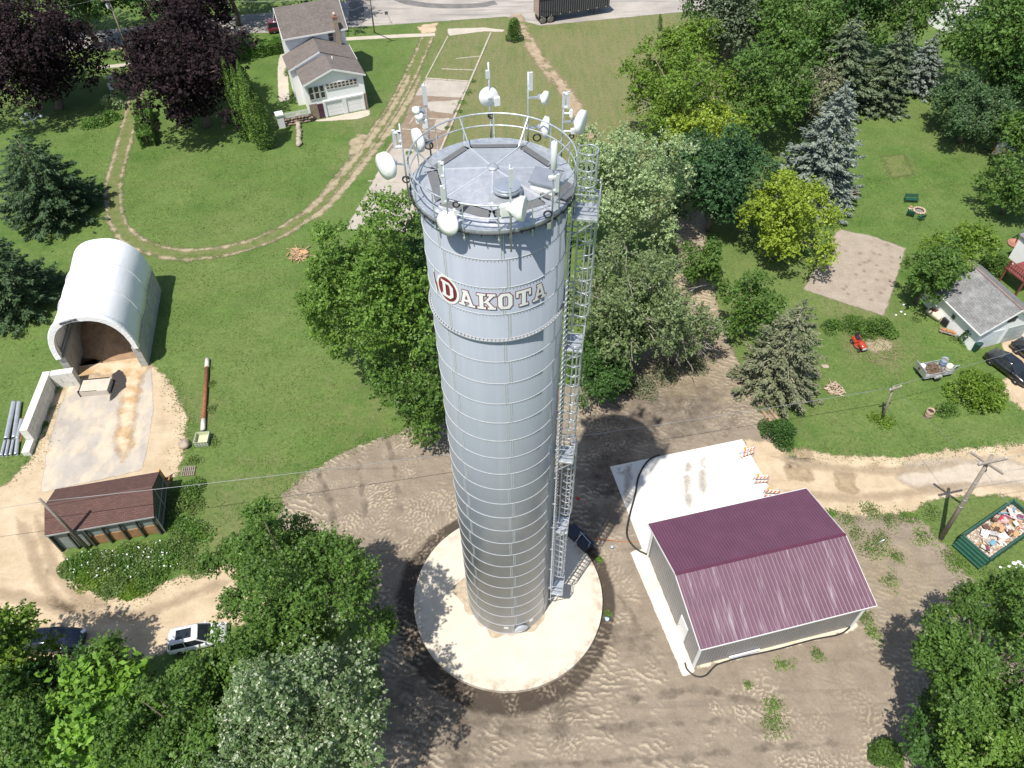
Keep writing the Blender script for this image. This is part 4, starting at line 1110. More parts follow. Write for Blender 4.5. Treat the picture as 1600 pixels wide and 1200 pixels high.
# ---- black bins with a white frame beside the tower pad
def binbox(px, rz, lab, sc=1.0):
    q = G(*px, -.15); t = thing('equipment_cabinet', lab, 'cabinet', q, 'black cabinets beside the pad'); f = Fr(q, rz); z = -.40
    mb = MB(); mb.hexa([f(-.45 * sc, -.4 * sc, z), f(.45 * sc, -.4 * sc, z), f(.45 * sc, .4 * sc, z), f(-.45 * sc, .4 * sc, z)], [f(-.5 * sc, -.45 * sc, z + .9), f(.5 * sc, -.45 * sc, z + .9), f(.5 * sc, .45 * sc, z + 1.05), f(-.5 * sc, .45 * sc, z + 1.05)]); mb.build('body', M('black_plastic', (.012, .014, .02), .4), t)
    mb = MB(); mb.slab([f(-.53 * sc, -.48 * sc, z + .93), f(.53 * sc, -.48 * sc, z + .93), f(.53 * sc, .48 * sc, z + 1.09), f(-.53 * sc, .48 * sc, z + 1.09)], .05); mb.build('lid', M('black_lid', (.018, .022, .035), .35), t)
    return t
binbox((897, 838), -50, 'black cabinet nearest the ladder beside the tower pad')
binbox((914, 855), -50, 'black cabinet under the white bar at the pad edge')
t = thing('metal_frame', 'thin white metal rail frame leaning over the black cabinets', 'frame', G(900, 850)); mb = MB()
mb.bar(G(883, 868, .1), G(909, 834, 1.15), .05, .05); mb.bar(G(907, 831, 1.15), G(923, 849, 1.15), .05, .05); mb.bar(G(921, 849, 1.15), G(917, 864, -.3), .04, .04); mb.bar(G(907, 832, 1.15), G(899, 851, -.3), .04, .04); mb.build('bars', m_galv, t)

# ---- fabric salt shed on block walls
hp = Fr(G(112, 590), 10.4); HW, HL, HWZ, HRISE = 6.92, 11.4, 2.65, 4.6
hs = Fr((hp.o[0], hp.o[1]), 10.4)
t = thing('salt_shed', 'white fabric arch salt shed on concrete block walls, open at the front', 'shed', hp(HW / 2, HL / 2))
def harch(u0, u1, v, rise, n=24, z0=HWZ):
    cu, a = (u0 + u1) / 2, (u1 - u0) / 2
    out = []
    for i in range(n + 1):
        th = PI - PI * i / n
        c_, s_ = math.cos(th), math.sin(th)
        out.append(hp(cu + a * np.sign(c_) * abs(c_) ** .85, v, z0 + rise * abs(s_) ** .85))
    return out
def m_fabric(name, b1, bs):
    m, nt = newmat(name); tt = NT(nt); co = tt.obj()
    c = tt.mix(tt.noise(co, .8, 4), (.89, .895, .895), (.91, .915, .91))
    d = tt.bsdf(c, .55, 0, tt.bump(tt.noise(tt.scaled(co, (1, .6, 1.0)), bs, 4), b1, .08), .4)
    tr = tt.n('ShaderNodeBsdfTranslucent'); nt.links.new(c, tr.inputs[0])
    tt.out(tt.n('ShaderNodeMixShader', None, i0=.10, i1=d, i2=tr.outputs[0]).outputs[0]); return m
m_fab = m_fabric('white_fabric', .3, 1.3)
mb = MB(); rings = []
for j in range(9):
    v = .35 + (HL - .35) * j / 8; s_ = .10 * (1 - math.cos(2 * PI * j / 4)) / 2
    o_ = harch(-.12 + s_, HW + .12 - s_, v, HRISE - s_); i_ = harch(0.0 + s_, HW - s_, v, HRISE - .12 - s_)
    rings.append(o_ + i_[::-1])
mb.loft(rings, True)
fab = mb.build('fabric_cover', m_fab, t)
mb = MB()
for v in (4.0, 7.7): mb.tube([tuple(np.array(p) + [0, 0, .015]) for p in harch(-.13, HW + .13, v, HRISE - .03)], .035, 6)
mb.build('seam', M('fabric_seam', (.72, .73, .73), .6), fab)
mb = MB(); rings = []
for (v, g_) in ((-.18, -.02), (-.2, .12), (.0, .2), (.35, .16), (.42, .02)):
    rings.append(harch(-.14 - g_ * .6, HW + .14 + g_ * .6, v, HRISE + g_ * .6) + harch(.26, HW - .26, v, HRISE - .42)[::-1])
mb.loft(rings, True); mb.build('front_hem', m_fabric('white_hem', .7, 4), t)
mb = MB(); q = harch(0, HW, -.24, HRISE - .12); a_, b_ = np.array(q[9]), np.array(q[12]); mb.bar(a_, b_, .04, .2); mb.build('maker_label', M('dark_label', (.05, .05, .055), .5, col2=(.4, .4, .4), scale=4), fab)
m_blk = M('concrete_block', (.40, .395, .36), .85, var=.16, scale=1.0, col2=(.27, .255, .22), bump=.3)
def blockwall(parent, fr, u0, u1, v0, v1, nz, bh=.62, bl=1.5, z0=-.05, name='wall'):
    mb = MB(); L = max(abs(u1 - u0), abs(v1 - v0)); alongv = abs(v1 - v0) > abs(u1 - u0)
    for k in range(nz):
        p = -(k % 2) * bl * .5
        while p < L - .05:
            a, b_ = max(0, p), min(L, p + bl)
            if b_ - a > .1:
                if alongv: mb.box(fr, u0, u1, v0 + a + .02, v0 + b_ - .02, z0 + k * bh + .016, z0 + (k + 1) * bh - .012)
                else: mb.box(fr, u0 + a + .02, u0 + b_ - .02, v0, v1, z0 + k * bh + .016, z0 + (k + 1) * bh - .012)
            p += bl
    return mb.build(name, m_blk, parent)
blockwall(t, hp, -.15, .50, 0, HL, 4, .675)
blockwall(t, hp, HW - .50, HW + .15, 0, HL, 4, .675)
blockwall(t, hp, .52, HW - .52, HL - .6, HL, 4, .675)
mb = MB()
for j in range(5):
    v = .9 + j * 2.6
    mb.tube(harch(.1, HW - .1, v, HRISE - .25), .05, 6)
for u in (.2, HW - .2): mb.bar(hp(u, .1, HWZ + .08), hp(u, HL, HWZ + .08), .14, .12)
mb.build('arch_frame', m_galv, t)
mb = MB(); E_ = harch(.1, HW - .1, HL - .2, HRISE - .3); mb.add(E_ + [(x, y, z) for x, y, z in [hp(HW - .1, HL - .2, HWZ - .1), hp(.1, HL - .2, HWZ - .1)]], [tuple(range(len(E_) + 2))]); mb.build('end_curtain', m_fab, t)
mb = MB()
for j in range(6): mb.bar(hp(HW + .18, .5 + j * 2.1, 2.5), hp(HW + .18, .75 + j * 2.1, 2.5), .06, .1)
mb.build('strap', m_galv, t)
# brown salt and sand heap inside the shed
hx = []; nx_, ny_ = 28, 40
V = []; F = []
rg = np.random.default_rng(3); hn = rg.normal(0, 1, (ny_ + 1, nx_ + 1))
for _ in range(3): hn = (hn + np.roll(hn, 1, 0) + np.roll(hn, -1, 0) + np.roll(hn, 1, 1) + np.roll(hn, -1, 1)) / 5
for j in range(ny_ + 1):
    for i in range(nx_ + 1):
        u = .5 + (HW - 1.0) * i / nx_; v = 1.4 + (HL - 2.1) * j / ny_
        x_ = (i / nx_ - .5) * 2
        h = 2.9 * min(1, max(0, (v - 1.6 - 1.0 * (x_ < -.2) * abs(x_ + .2) * 2) / 4.2)) ** .8 * (1 - .25 * abs(x_)) + .25 * hn[j, i] * min(1, max(0, v - 1.5))
        if j == 0: h = 0
        V.append(hp(u, v, max(0, h) + .03))
for j in range(ny_):
    for i in range(nx_): F.append((j * (nx_ + 1) + i, j * (nx_ + 1) + i + 1, (j + 1) * (nx_ + 1) + i + 1, (j + 1) * (nx_ + 1) + i))
tag(mesh_obj('salt_heap', V, F, M('road_salt', (.30, .195, .115), .95, var=.25, scale=1.2, col2=(.16, .10, .06), bump=.6, bscale=5), smooth=True, loc=hp(HW / 2, HL / 2)), 'brown heap of sand and salt piled inside the white fabric shed', 'salt heap')
tag(sheet('salt_ground', [(124, 590), (118, 575), (165, 540), (212, 545), (236, 572), (222, 590), (212, 640), (206, 690), (192, 720), (180, 690), (188, 630), (190, 590), (150, 584)], sheetmat('spilt_salt', lambda t, co: t.bsdf(t.mix(t.ramp(t.noise(co, .7, 5), .4, .6), (.42, .28, .15), (.58, .46, .32)), .95, 0, t.bump(t.noise(co, 5, 4), .5, .05)), .7, .8, .35), .030, .9, .25), kind='structure')
# low block wall standing on the pad before the shed, dark wet patch at its end
wl = Fr(G(134, 601), 5.5)
t = thing('block_divider', 'low tan concrete block bay with upright posts standing on the asphalt pad', 'block wall', wl(1.2, -.7))
mb = MB(); mb.box(wl, .0, 2.55, -1.55, .0, 0, .62); mb.build('block', M('sandy_block', (.50, .45, .37), .9, var=.1, bump=.3), t)
mb = MB(); mb.bar(wl(-.02, .03, .64), wl(2.4, .03, .64), .10, .05); mb.bar(wl(-.02, .03, .64), wl(-.02, -1.5, .64), .08, .04); mb.bar(wl(-.02, -1.5, .64), wl(1.6, -1.5, .64), .05, .04); mb.build('edge_strip', m_black, t)
for v in (.03, -1.5):
    mb = MB(); mb.lathe([(.09, .0), (.09, .72), (.05, .74)], wl(-.03, v), 12); mb.build('post', m_black, t)
mb = MB()
q = [G(*p) for p in [(172, 627), (174, 600), (176, 585), (186, 578), (193, 582), (198, 592), (196, 606), (188, 612), (180, 622)]]
tag(sheet('concrete_pavement', [hp(.5, -.3)[:2], hp(HW - .5, -.3)[:2], hp(HW - .5, HL - .7)[:2], hp(.5, HL - .7)[:2]], m_asph, .026, .4, .25, world=True), kind='structure')
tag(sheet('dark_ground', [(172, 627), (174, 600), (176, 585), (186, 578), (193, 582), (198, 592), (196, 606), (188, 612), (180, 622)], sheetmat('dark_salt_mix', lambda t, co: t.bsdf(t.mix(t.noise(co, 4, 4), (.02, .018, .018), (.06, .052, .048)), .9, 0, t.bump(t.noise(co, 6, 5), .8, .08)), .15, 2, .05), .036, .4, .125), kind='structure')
# ---- L shaped white block bay left of the shed
t = thing('block_wall', 'white painted block retaining wall bending round beside the salt shed', 'block wall', G(40, 640))
m_wblk = M('whitewashed_block', (.66, .65, .59), .85, var=.08, scale=1.0, col2=(.48, .47, .42), bump=.25)
m_keep = m_blk; m_blk = m_wblk
wa = Fr(G(50, 712), math.degrees(math.atan2((G(92, 600) - G(50, 712))[1], (G(92, 600) - G(50, 712))[0]))); LW = float(np.linalg.norm(G(92, 600) - G(50, 712)))
blockwall(t, wa, 1.4, LW, 0, .65, 3, .62); blockwall(t, wa, 0, 1.38, 0, .65, 1, .62)
wb = Fr(wa(LW, .65)[:2], 10.4); blockwall(t, wb, .70, 2.7, -.66, -.01, 3, .62, name='return_wall')
m_blk = m_keep
# ---- galvanised pipes stacked behind the wall
mp = M('culvert_steel', (.55, .57, .59), .4, .6, var=.15, scale=3)
for i, (a, b_, r, lab) in enumerate((((22, 628), (10, 686), .22, 'wide galvanised pipe, left of the long three behind the white wall'), ((30, 628), (22, 684), .20, 'wide galvanised pipe in the middle of the stack behind the white wall'), ((34, 655), (27, 686), .17, 'short galvanised pipe against the white wall'),
        ((8, 688), (2, 712), .13, 'short galvanised pipe end at the far left of the stack'), ((14, 688), (9, 712), .13, 'short galvanised pipe, second from left in the stack'), ((21, 687), (16, 711), .13, 'short galvanised pipe in the front row beside the wall foot'), ((28, 686), (25, 710), .17, 'thick galvanised pipe at the front right of the stack'))):
    a3, b3 = G(*a, r + .02), G(*b_, r + .02); d = (b3 - a3); L = np.linalg.norm(d); mb = MB()
    prof = [(r * .9, .0)]
    nn = max(4, int(L / .12))
    for k in range(nn + 1): prof.append((r * (1.0 if k % 2 else .96), L * k / nn))
    prof += [(r * .9, L), (r * .88, L - .25), (.01, L - .25)]
    mb.lathe([(.01, .25), (r * .88, .25)] + prof, a3, 14, d)
    tag(mb.build('steel_pipe', mp, loc=tuple(a3)), lab, 'pipe', 'galvanised pipes behind the white wall')
mb = MB(); mb.bar(G(38, 650, .5), G(32, 690, .75), .12, .06); tag(mb.build('timber_plank', m_rust, loc=tuple(G(36, 670))), 'rust brown plank leaning on the white block wall', 'plank')
# ---- rusty pipe, tote, boulder, pallet
a3, b3 = G(324, 561, .22), G(317, 672, .22); d = b3 - a3; L = np.linalg.norm(d)
t = thing('rusty_pipe', 'long rusty steel pipe with white ends lying on the lawn', 'pipe', (a3 + b3) / 2)
mb = MB(); mb.lathe([(.2, .0), (.2, L * .82)], a3 + d * .13, 16, d); mb.v = [tuple(p) for p in mb.v]; mb.build('pipe', m_rust, t)
for k0, k1 in ((0, .13), (.86, 1.0)):
    mb = MB(); mb.lathe([(.15, .06), (.19, 0), (.21, .0), (.21, L * (k1 - k0))], a3 + d * k0, 16, d); mb.build('pipe_end', M('peeling_white', (.62, .56, .50), .8, col2=(.3, .15, .08), scale=2.5), t)
t = thing('ibc_tote', 'cut open yellowish plastic tote in a wire cage on the grass', 'tote', G(318, 690)); f0 = Fr(G(318, 690), 4)
mb = MB(); w_, h_ = .58, .62
for (u0, u1, v0, v1) in ((-w_, w_, -w_, -w_ + .04), (-w_, w_, w_ - .04, w_), (-w_, -w_ + .04, -w_ + .04, w_ - .04), (w_ - .04, w_, -w_ + .04, w_ - .04)): mb.box(f0, u0, u1, v0, v1, .12, h_)
mb.box(f0, -w_ + .04, w_ - .04, -w_ + .04, w_ - .04, .12, .2); mb.build('tank', M('yellowed_plastic', (.50, .52, .33), .5, var=.1), t)
mb = MB()
for k in range(6):
    s_ = -w_ - .03 + (2 * w_ + .06) * k / 5
    for v in (-w_ - .03, w_ + .03): mb.bar(f0(s_, v, .02), f0(s_, v, h_ + .03), .022, .022); mb.bar(f0(v, s_, .02), f0(v, s_, h_ + .03), .022, .022)
for z in (.1, .35, h_ + .03):
    for v in (-w_ - .03, w_ + .03): mb.bar(f0(-w_, v, z), f0(w_, v, z), .022, .022); mb.bar(f0(v, -w_, z), f0(v, w_, z), .022, .022)
mb.build('cage', m_galv, t)
tag(MB().rock(tuple(G(288, 694, .25)), .50, (1.1, .9, .8), 4).build('boulder', M('tan_boulder', (.36, .29, .22), .9, var=.2, scale=2, bump=.4), loc=tuple(G(288, 694))), 'rounded tan boulder on the gravel edge beside the plastic tote', 'boulder')
f0 = Fr(G(295, 737), 6); t = thing('wooden_pallet', 'grey slatted wooden pallet overgrown by weeds near the brown shed', 'pallet', f0(0, 0)); mb = MB()
for k in range(7): mb.box(f0, -.55 + k * .165, -.55 + k * .165 + .10, -.5, .5, .11, .135)
for v in (-.46, 0, .42): mb.box(f0, -.55, .56, v, v + .05, 0.01, .109)
mb.build('slats', m_wood, t)

# ---- brown roofed open shed
sh = Fr(G(95, 862), 10.9); SW, SD = 7.95, 4.15
t = thing('storage_shed', 'weathered grey plank shed with brown shingle roof and open posts in front', 'shed', sh(SW / 2, SD / 2))
m_gwood = M('grey_board', (.24, .27, .25), .85, var=.2, scale=5, bump=.2)
m_dkwood = M('dark_post', (.075, .08, .06), .85, var=.3, scale=5)
def m_shingle(name, col, col2, ang, row=.16):
    m, nt = newmat(name); tt = NT(nt); co = tt.obj()
    v = tt.scaled(co, (1, 1, 1), (0, 0, -rad(ang)))
    br = tt.n('ShaderNodeTexBrick', None, Vector=v, Scale=1.0)
    br.inputs['Brick Width'].default_value = .32; br.inputs['Row Height'].default_value = row; br.inputs['Mortar Size'].default_value = .012
    br.inputs['Color1'].default_value = (*[k * .85 for k in col], 1); br.inputs['Color2'].default_value = (*[k * 1.15 for k in col], 1); br.inputs['Mortar'].default_value = (*[k * .5 for k in col], 1)
    c = tt.mix(tt.ramp(tt.noise(co, .9, 6, .7), .45, .7, 0, .8), br.outputs[0], col2)
    c = tt.mix(tt.ramp(tt.noise(co, 14, 3, .7), .5, .8, 0, .35), c, tuple(k * .5 for k in col))
    tt.out(tt.bsdf(c, .9, 0, tt.bump(br.outputs['Fac'], .3, .01), .2)); return m
mb = MB(); roof_gable(mb, sh, -.05, SW + .02, -.06, SD + .10, SD * .5, 2.58, 3.5, .10); rf = mb.build('roof', m_shingle('brown_shingle', (.118, .066, .055), (.092, .056, .048), 10.9), t)
mb = MB(); mb.bar(sh(-.05, SD * .5, 3.52), sh(SW + .02, SD * .5, 3.52), .2, .03); mb.build('ridge_cap', M('ridge_brown', (.10, .055, .045), .85), rf)
mb = MB(); mb.bar(sh(-.05, -.08, 2.49), sh(SW + .02, -.08, 2.49), .05, .14); mb.build('fascia', M('grey_fascia', (.32, .33, .32), .8), rf)
mb = MB(); A = [sh(SW - .1, .02, 0), sh(SW - .1, SD - .02, 0), sh(SW - .1, SD - .02, 2.42), sh(SW - .1, SD * .5, 3.35), sh(SW - .1, .02, 2.42)]
Bq = [sh(SW - .02, p[0], p[1]) for p in ((.02, 0), (SD - .02, 0), (SD - .02, 2.42), (SD * .5, 3.35), (.02, 2.42))]
mb.add(A + Bq, [(4, 3, 2, 1, 0), (5, 6, 7, 8, 9)] + [(i, (i + 1) % 5, (i + 1) % 5 + 5, i + 5) for i in range(5)])
A2 = [(p[0] - sh.u[0] * (SW - .12), p[1] - sh.u[1] * (SW - .12), p[2]) for p in A]; B2 = [(p[0] - sh.u[0] * (SW - .12), p[1] - sh.u[1] * (SW - .12), p[2]) for p in Bq]
mb.add(A2 + B2, [(4, 3, 2, 1, 0), (5, 6, 7, 8, 9)] + [(i, (i + 1) % 5, (i + 1) % 5 + 5, i + 5) for i in range(5)])
mb.build('wall', m_dkwood, t)
mb = MB(); mb.box(sh, .1, SW - .1, SD - .12, SD - .04, 0, 2.45); mb.build('wall', m_dkwood, t)
mb = MB(); mb.box(sh, .1, SW - .12, .16, .24, 1.15, 2.40); mb.build('front_board', m_gwood, t)
mb = MB(); mb.box(sh, 2.3, SW - .12, .10, .18, .05, 1.13); mb.build('front_board', M('orange_board', (.33, .175, .075), .8, var=.25, scale=2, col2=(.3, .27, .2)), t)
mb = MB(); mb.box(sh, .1, 2.28, .16, .24, .05, 1.13); mb.build('front_board', m_gwood, t)
for k in range(7):
    mb = MB(); u = .15 + k * (SW - .42) / 6; mb.bar(sh(u, -.02, 0), sh(u, -.02, 2.44), .13, .16); mb.build('post', m_dkwood, t)
mb = MB()
for z in (.8, 1.7): mb.bar(sh(SW + .02, .1, z), sh(SW + .02, SD - .1, z), .05, .10)
for v in (.08, SD * .5, SD - .08): mb.bar(sh(SW + .02, v, 0), sh(SW + .02, v, 2.4 if v != SD * .5 else 3.25), .07, .09)
mb.build('side_frame', m_gwood, t)
f0 = Fr(G(257, 760), 12); t = thing('plow_blade', 'yellow orange plough frame standing behind the brown shed corner', 'plough', f0(0, 0)); mb = MB()
mb.hexa([f0(-.4, -.7, .1), f0(-.1, -.7, .1), f0(.15, .7, .1), f0(-.15, .7, .1)], [f0(-.2, -.7, 1.5), f0(-.1, -.7, 1.55), f0(.1, .7, 1.55), f0(0, .7, 1.5)]); mb.build('blade', M('yellow_paint', (.50, .27, .035), .6, col2=(.3, .15, .05)), t)
mb = MB(); mb.bar(f0(.0, -.6, .3), f0(.5, -.6, .3), .12); mb.bar(f0(.1, .6, .3), f0(.5, .6, .3), .12); mb.bar(f0(.45, -.7, .35), f0(.45, .7, .35), .12); mb.build('arm', M('orange_rust', (.4, .15, .04), .7), t)

# ---- white house on the hill
hh = Fr(G(485, 188), 20.6)
m_side_w = M('white_siding', (.86, .86, .85), .6, var=.03, scale=2)
m_hroof = m_shingle('taupe_shingle', (.165, .142, .128), (.19, .165, .15), 20.6, .2)
m_brick = M('red_brown_brick', (.24, .12, .09), .85, var=.3, scale=6)
m_win = M('window_glass', (.035, .04, .045), .08, var=.3, spec=.8)
m_frame = M('window_frame', (.55, .52, .48), .6)
t = thing('house', 'white two storey house with taupe roofs and two garage doors below', 'house', hh(4, 4))
mb = MB(); W0 = 8.1
mb.box(hh, .25, W0, 0.02, 4.6, 0, 5.0)
mb.build('garage_wing_wall', m_side_w, t)
mb = MB(); mb.box(hh, -.7, W0 - .02, 4.62, 9.3, 0, 5.05); mb.build('wall', m_side_w, t)
def gable_u(mb, u0, u1, ur, v0, v1, zl, zr_, zt, th=.12):
    mb.slab([hh(u0, v1, zl), hh(u0, v0, zl), hh(ur, v0, zt), hh(ur, v1, zt)], th)
    mb.slab([hh(ur, v1, zt), hh(ur, v0, zt), hh(u1, v0, zr_), hh(u1, v1, zr_)], th)
mb = MB(); gable_u(mb, -.05, 8.42, 4.2, -.38, 5.2, 5.02, 5.02, 6.55); rf = mb.build('roof', m_hroof, t)
mb = MB(); gable_u(mb, -1.05, 8.40, 3.6, 4.4, 9.25, 5.10, 5.06, 6.95); rf2 = mb.build('roof', m_hroof, t)
mb = MB()
for (u0, z0, u1, z1, v) in ((-.07, 4.95, 4.2, 6.48, -.40), (4.2, 6.48, 8.44, 4.95, -.40)): mb.bar(hh(u0, v, z0), hh(u1, v, z1), .05, .22)
mb.build('rake_board', m_trim, rf)
mb = MB()
for (u0, z0, u1, z1, v) in ((-1.07, 5.02, 3.6, 6.88, 4.38),): mb.bar(hh(u0, v, z0), hh(u1, v, z1), .05, .22)
mb.build('rake_board', m_trim, rf2)
MB().bar(hh(8.43, 4.4, 5.0), hh(8.43, 9.2, 5.0), .05, .2).build('fascia', m_trim, rf2)
mb = MB()
mb.add([hh(.0 + .3, -.02, 4.98), hh(8.1, -.02, 4.98), hh(4.2, -.02, 6.42), hh(.3, .06, 4.98), hh(8.1, .06, 4.98), hh(4.2, .06, 6.42)], [(0, 1, 2), (5, 4, 3), (0, 3, 4, 1), (1, 4, 5, 2), (2, 5, 3, 0)]); mb.build('gable', m_side_w, t)
mb = MB(); mb.add([hh(-.7, 4.5, 5.0), hh(8.1, 4.5, 5.0), hh(3.6, 4.5, 6.8), hh(-.7, 4.58, 5.0), hh(8.1, 4.58, 5.0), hh(3.6, 4.58, 6.8)], [(0, 1, 2), (5, 4, 3), (0, 3, 4, 1), (1, 4, 5, 2), (2, 5, 3, 0)]); mb.build('gable', m_side_w, t)
# main block
mb = MB(); mb.box(hh, -.15, 8.2, 9.32, 15.4, 0, 7.6); mb.build('main_wall', m_side_w, t)
mb = MB()
for u in (-.14, 8.11):
    mb = MB(); mb.add([hh(u, 9.35, 7.55), hh(u, 15.35, 7.55), hh(u, 12.35, 10.0), hh(u + .08, 9.35, 7.55), hh(u + .08, 15.35, 7.55), hh(u + .08, 12.35, 10.0)], [(0, 2, 1), (3, 4, 5), (0, 1, 4, 3), (1, 2, 5, 4), (2, 0, 3, 5)])
    mb.build('gable', m_side_w, t)
mb = MB(); roof_gable(mb, hh, -.45, 8.55, 8.85, 15.85, 12.35, 7.45, 10.35, .14); rfm = mb.build('roof', m_hroof, t)
mb = MB(); mb.bar(hh(-.47, 8.83, 7.36), hh(8.57, 8.83, 7.36), .06, .2)
for u in (-.47, 8.57): mb.bar(hh(u, 8.85, 7.38), hh(u, 12.35, 10.26), .05, .2); mb.bar(hh(u, 12.35, 10.26), hh(u, 15.85, 7.38), .05, .2)
mb.build('rake_board', m_trim, rfm)
mb = MB(); mb.box(hh, 6.75, 7.35, 8.6, 9.25, 5, 9.1); ch = mb.build('chimney', M('tan_chimney', (.32, .25, .19), .85, var=.25, scale=4), t)
mb = MB(); mb.box(hh, 6.7, 7.4, 8.55, 9.3, 9.1, 9.35); mb.build('chimney_cap', m_brick, ch); mb = MB(); mb.lathe([(.15, 9.35), (.17, 9.8), (.12, 9.82)], hh(7.05, 8.9), 12); mb.build('chimney_pot', M('pale_clay', (.55, .42, .36), .8), ch)
def window(u0, u1, z0, z1, v=0.0, mull=1):
    mb = MB(); f_ = .07
    for a in ((u0, u1, z0, z0 + f_), (u0, u1, z1 - f_, z1)): mb.box(hh, a[0], a[1], v - .08, v + .02, a[2], a[3])
    for a in (u0, u1 - f_): mb.box(hh, a, a + f_, v - .08, v + .02, z0 + f_ + .002, z1 - f_ - .002)
    mb.box(hh, u0 + f_ + .002, u1 - f_ - .002, v - .07, v + .01, (z0 + z1) / 2 - .03, (z0 + z1) / 2 + .03)
    w = mb.build('window', m_frame, t)
    mb = MB(); mb.box(hh, u0 + f_, u1 - f_, v - .04, v - .015, z0 + f_, z1 - f_); mb.build('pane', m_win, w)
for k in range(3): window(.55 + k * .75, 1.22 + k * .75, 2.75, 4.55)
for k in range(8): window(2.95 + k * .535, 3.45 + k * .535, 3.75, 4.6)
window(5.75, 6.5, 5.9, 7.2, 9.32)
for u0 in (2.45, 5.28):
    mb = MB(); mb.box(hh, u0, u0 + 2.25, -.03, .05, .03, 2.12); d = mb.build('garage_door', M('garage_door_white', (.74, .74, .73), .5, var=.03), t)
    mb = MB()
    for z in (.54, 1.06, 1.58): mb.box(hh, u0 + .03, u0 + 2.22, -.036, -.028, z, z + .03)
    mb.build('panel_groove', M('groove_grey', (.48, .48, .48), .6), d)
mb = MB()
for u, w_ in ((2.2, .24), (4.71, .56), (7.54, .2)): mb.box(hh, u, u + w_, -.16, .04, 0, 2.3)
mb.box(hh, 2.2, 7.74, -.163, .03, 2.14, 2.36); mb.build('door_trim', m_trim, t)
mb = MB(); mb.box(hh, 1.35, 2.1, -.04, .05, .03, 2.05); mb.build('door', M('plum_door', (.075, .025, .05), .5), t)
mb = MB(); mb.box(hh, .27, 1.28, -.05, .04, 0, 2.2); mb.box(hh, 7.82, 8.14, -.05, .04, 0, 2.3); mb.build('stone_face', M('field_stone', (.27, .20, .15), .9, var=.35, scale=5, bump=.4), t)
mb = MB(); q = hh(4.9, 2.9); mb.lathe([(.06, 6.0), (.06, 6.75)], (q[0], q[1], 0), 10); mb.build('vent_pipe', m_trim, rf2)
# stone wall, white fence and planting left of the garages
t = thing('stone_wall', 'low fieldstone retaining wall with white picket rail left of the garages', 'retaining wall', hh(-1.5, -.3))
m_stone = M('field_stone', (.27, .20, .15), .9)
mb = MB(); rg = random.Random(5)
for i in range(26):
    for k in range(3):
        u = -3.4 + i * .145 + rg.uniform(-.04, .04); mb.rock(hh(u, -.35 + rg.uniform(-.1, .1), .2 + k * .38), rg.uniform(.20, .27), (1, .8, .8), i * 7 + k, 5)
mb.build('stones', m_stone, t)
mb = MB()
for i in range(24): u = -3.3 + i * .15; mb.box(hh, u, u + .07, -.52, -.48, 1.15, 1.95)
mb.bar(hh(-3.4, -.47, 1.35), hh(.2, -.47, 1.35), .04, .08); mb.bar(hh(-3.4, -.47, 1.8), hh(.2, -.47, 1.8), .04, .08); mb.build('picket_rail', m_white, t)
mb = MB(); mb.box(hh, -4.3, -3.45, -.6, .3, 0, 1.75); mb.box(hh, -4.4, -3.35, -.7, .4, 1.75, 1.95); mb.build('pier', m_white, t)
t = thing('garden_wall', 'narrow stone wall running out over the lawn from the house corner', 'retaining wall', G(466, 205)); mb = MB(); a3, b3 = G(466, 182), G(468, 228)
for i in range(22):
    p = a3 + (b3 - a3) * i / 21; mb.rock((p[0] + rg.uniform(-.1, .1), p[1], .22), rg.uniform(.3, .42), (1, 1, .9), i, 5)
mb.build('stones', M('pale_stone', (.36, .31, .24), .9, var=.3, scale=3), t)

# ---- white garage with grey roof at the right
gg = Fr(G(1515, 548), 105.9); GL, GW, GE, GRZ = 7.7, 6.2, 2.65, 4.75
def gv(u, v, z=0.0): return gg(u, -v + .0, z)
class GFr:
    def __call__(s, u, v, z=0.0): return gg(u, -v, z)
gfr = GFr()
t = thing('garage', 'white two door garage with mottled grey shingle roof', 'garage', gg(GL / 2, GW / 2 * -1))
mb = MB(); walls_gable(mb, gg, 0, GL, -GW, 0, -GW / 2, GE - .05, GRZ - .1); mb.build('wall', m_side_w, t)
m_groof = m_shingle('grey_shingle', (.20, .20, .195), (.33, .33, .32), 105.9, .18)
mb = MB(); roof_gable(mb, gg, -.35, GL + .3, -GW - .4, .4, -GW / 2, GE - .12, GRZ, .12); rf = mb.build('roof', m_groof, t)
mb = MB(); mb.bar(gg(-.36, -GW / 2, GRZ + .02), gg(GL + .31, -GW / 2, GRZ + .02), .22, .04); mb.build('ridge_cap', M('rust_ridge', (.24, .17, .15), .8, var=.2), rf)
mb = MB()
for v0, v1, za, zb in ((-GW - .4, -GW / 2, GE - .12, GRZ), (-GW / 2, .4, GRZ, GE - .12)): mb.bar(gg(-.37, v0, za - .09), gg(-.37, v1, zb - .09), .04, .2)
mb.bar(gg(-.36, .43, GE - .14), gg(GL + .3, .43, GE - .14), .09, .10); mb.build('fascia', m_trim, rf)
for k, v in enumerate((-.55, -3.35)):
    mb = MB(); mb.box(gg, -.05, .03, v - 2.35, v, .03, 2.1); d = mb.build('garage_door', M('pale_blue_door', (.62, .66, .68), .5) if k == 0 else M('grey_green_door', (.36, .41, .39), .5), t)
    mb = MB()
    for z in (.55, 1.07, 1.6): mb.box(gg, -.056, -.048, v - 2.32, v - .03, z, z + .03)
    mb.build('panel_groove', M('groove_grey', (.48, .48, .48)), d)
mb = MB(); mb.box(gg, 3.0, 3.55, -.02, .05, 1.2, 1.85); w = mb.build('window', m_trim, t); mb = MB(); mb.box(gg, 3.07, 3.48, .05, .062, 1.27, 1.78); mb.build('pane', m_win, w)
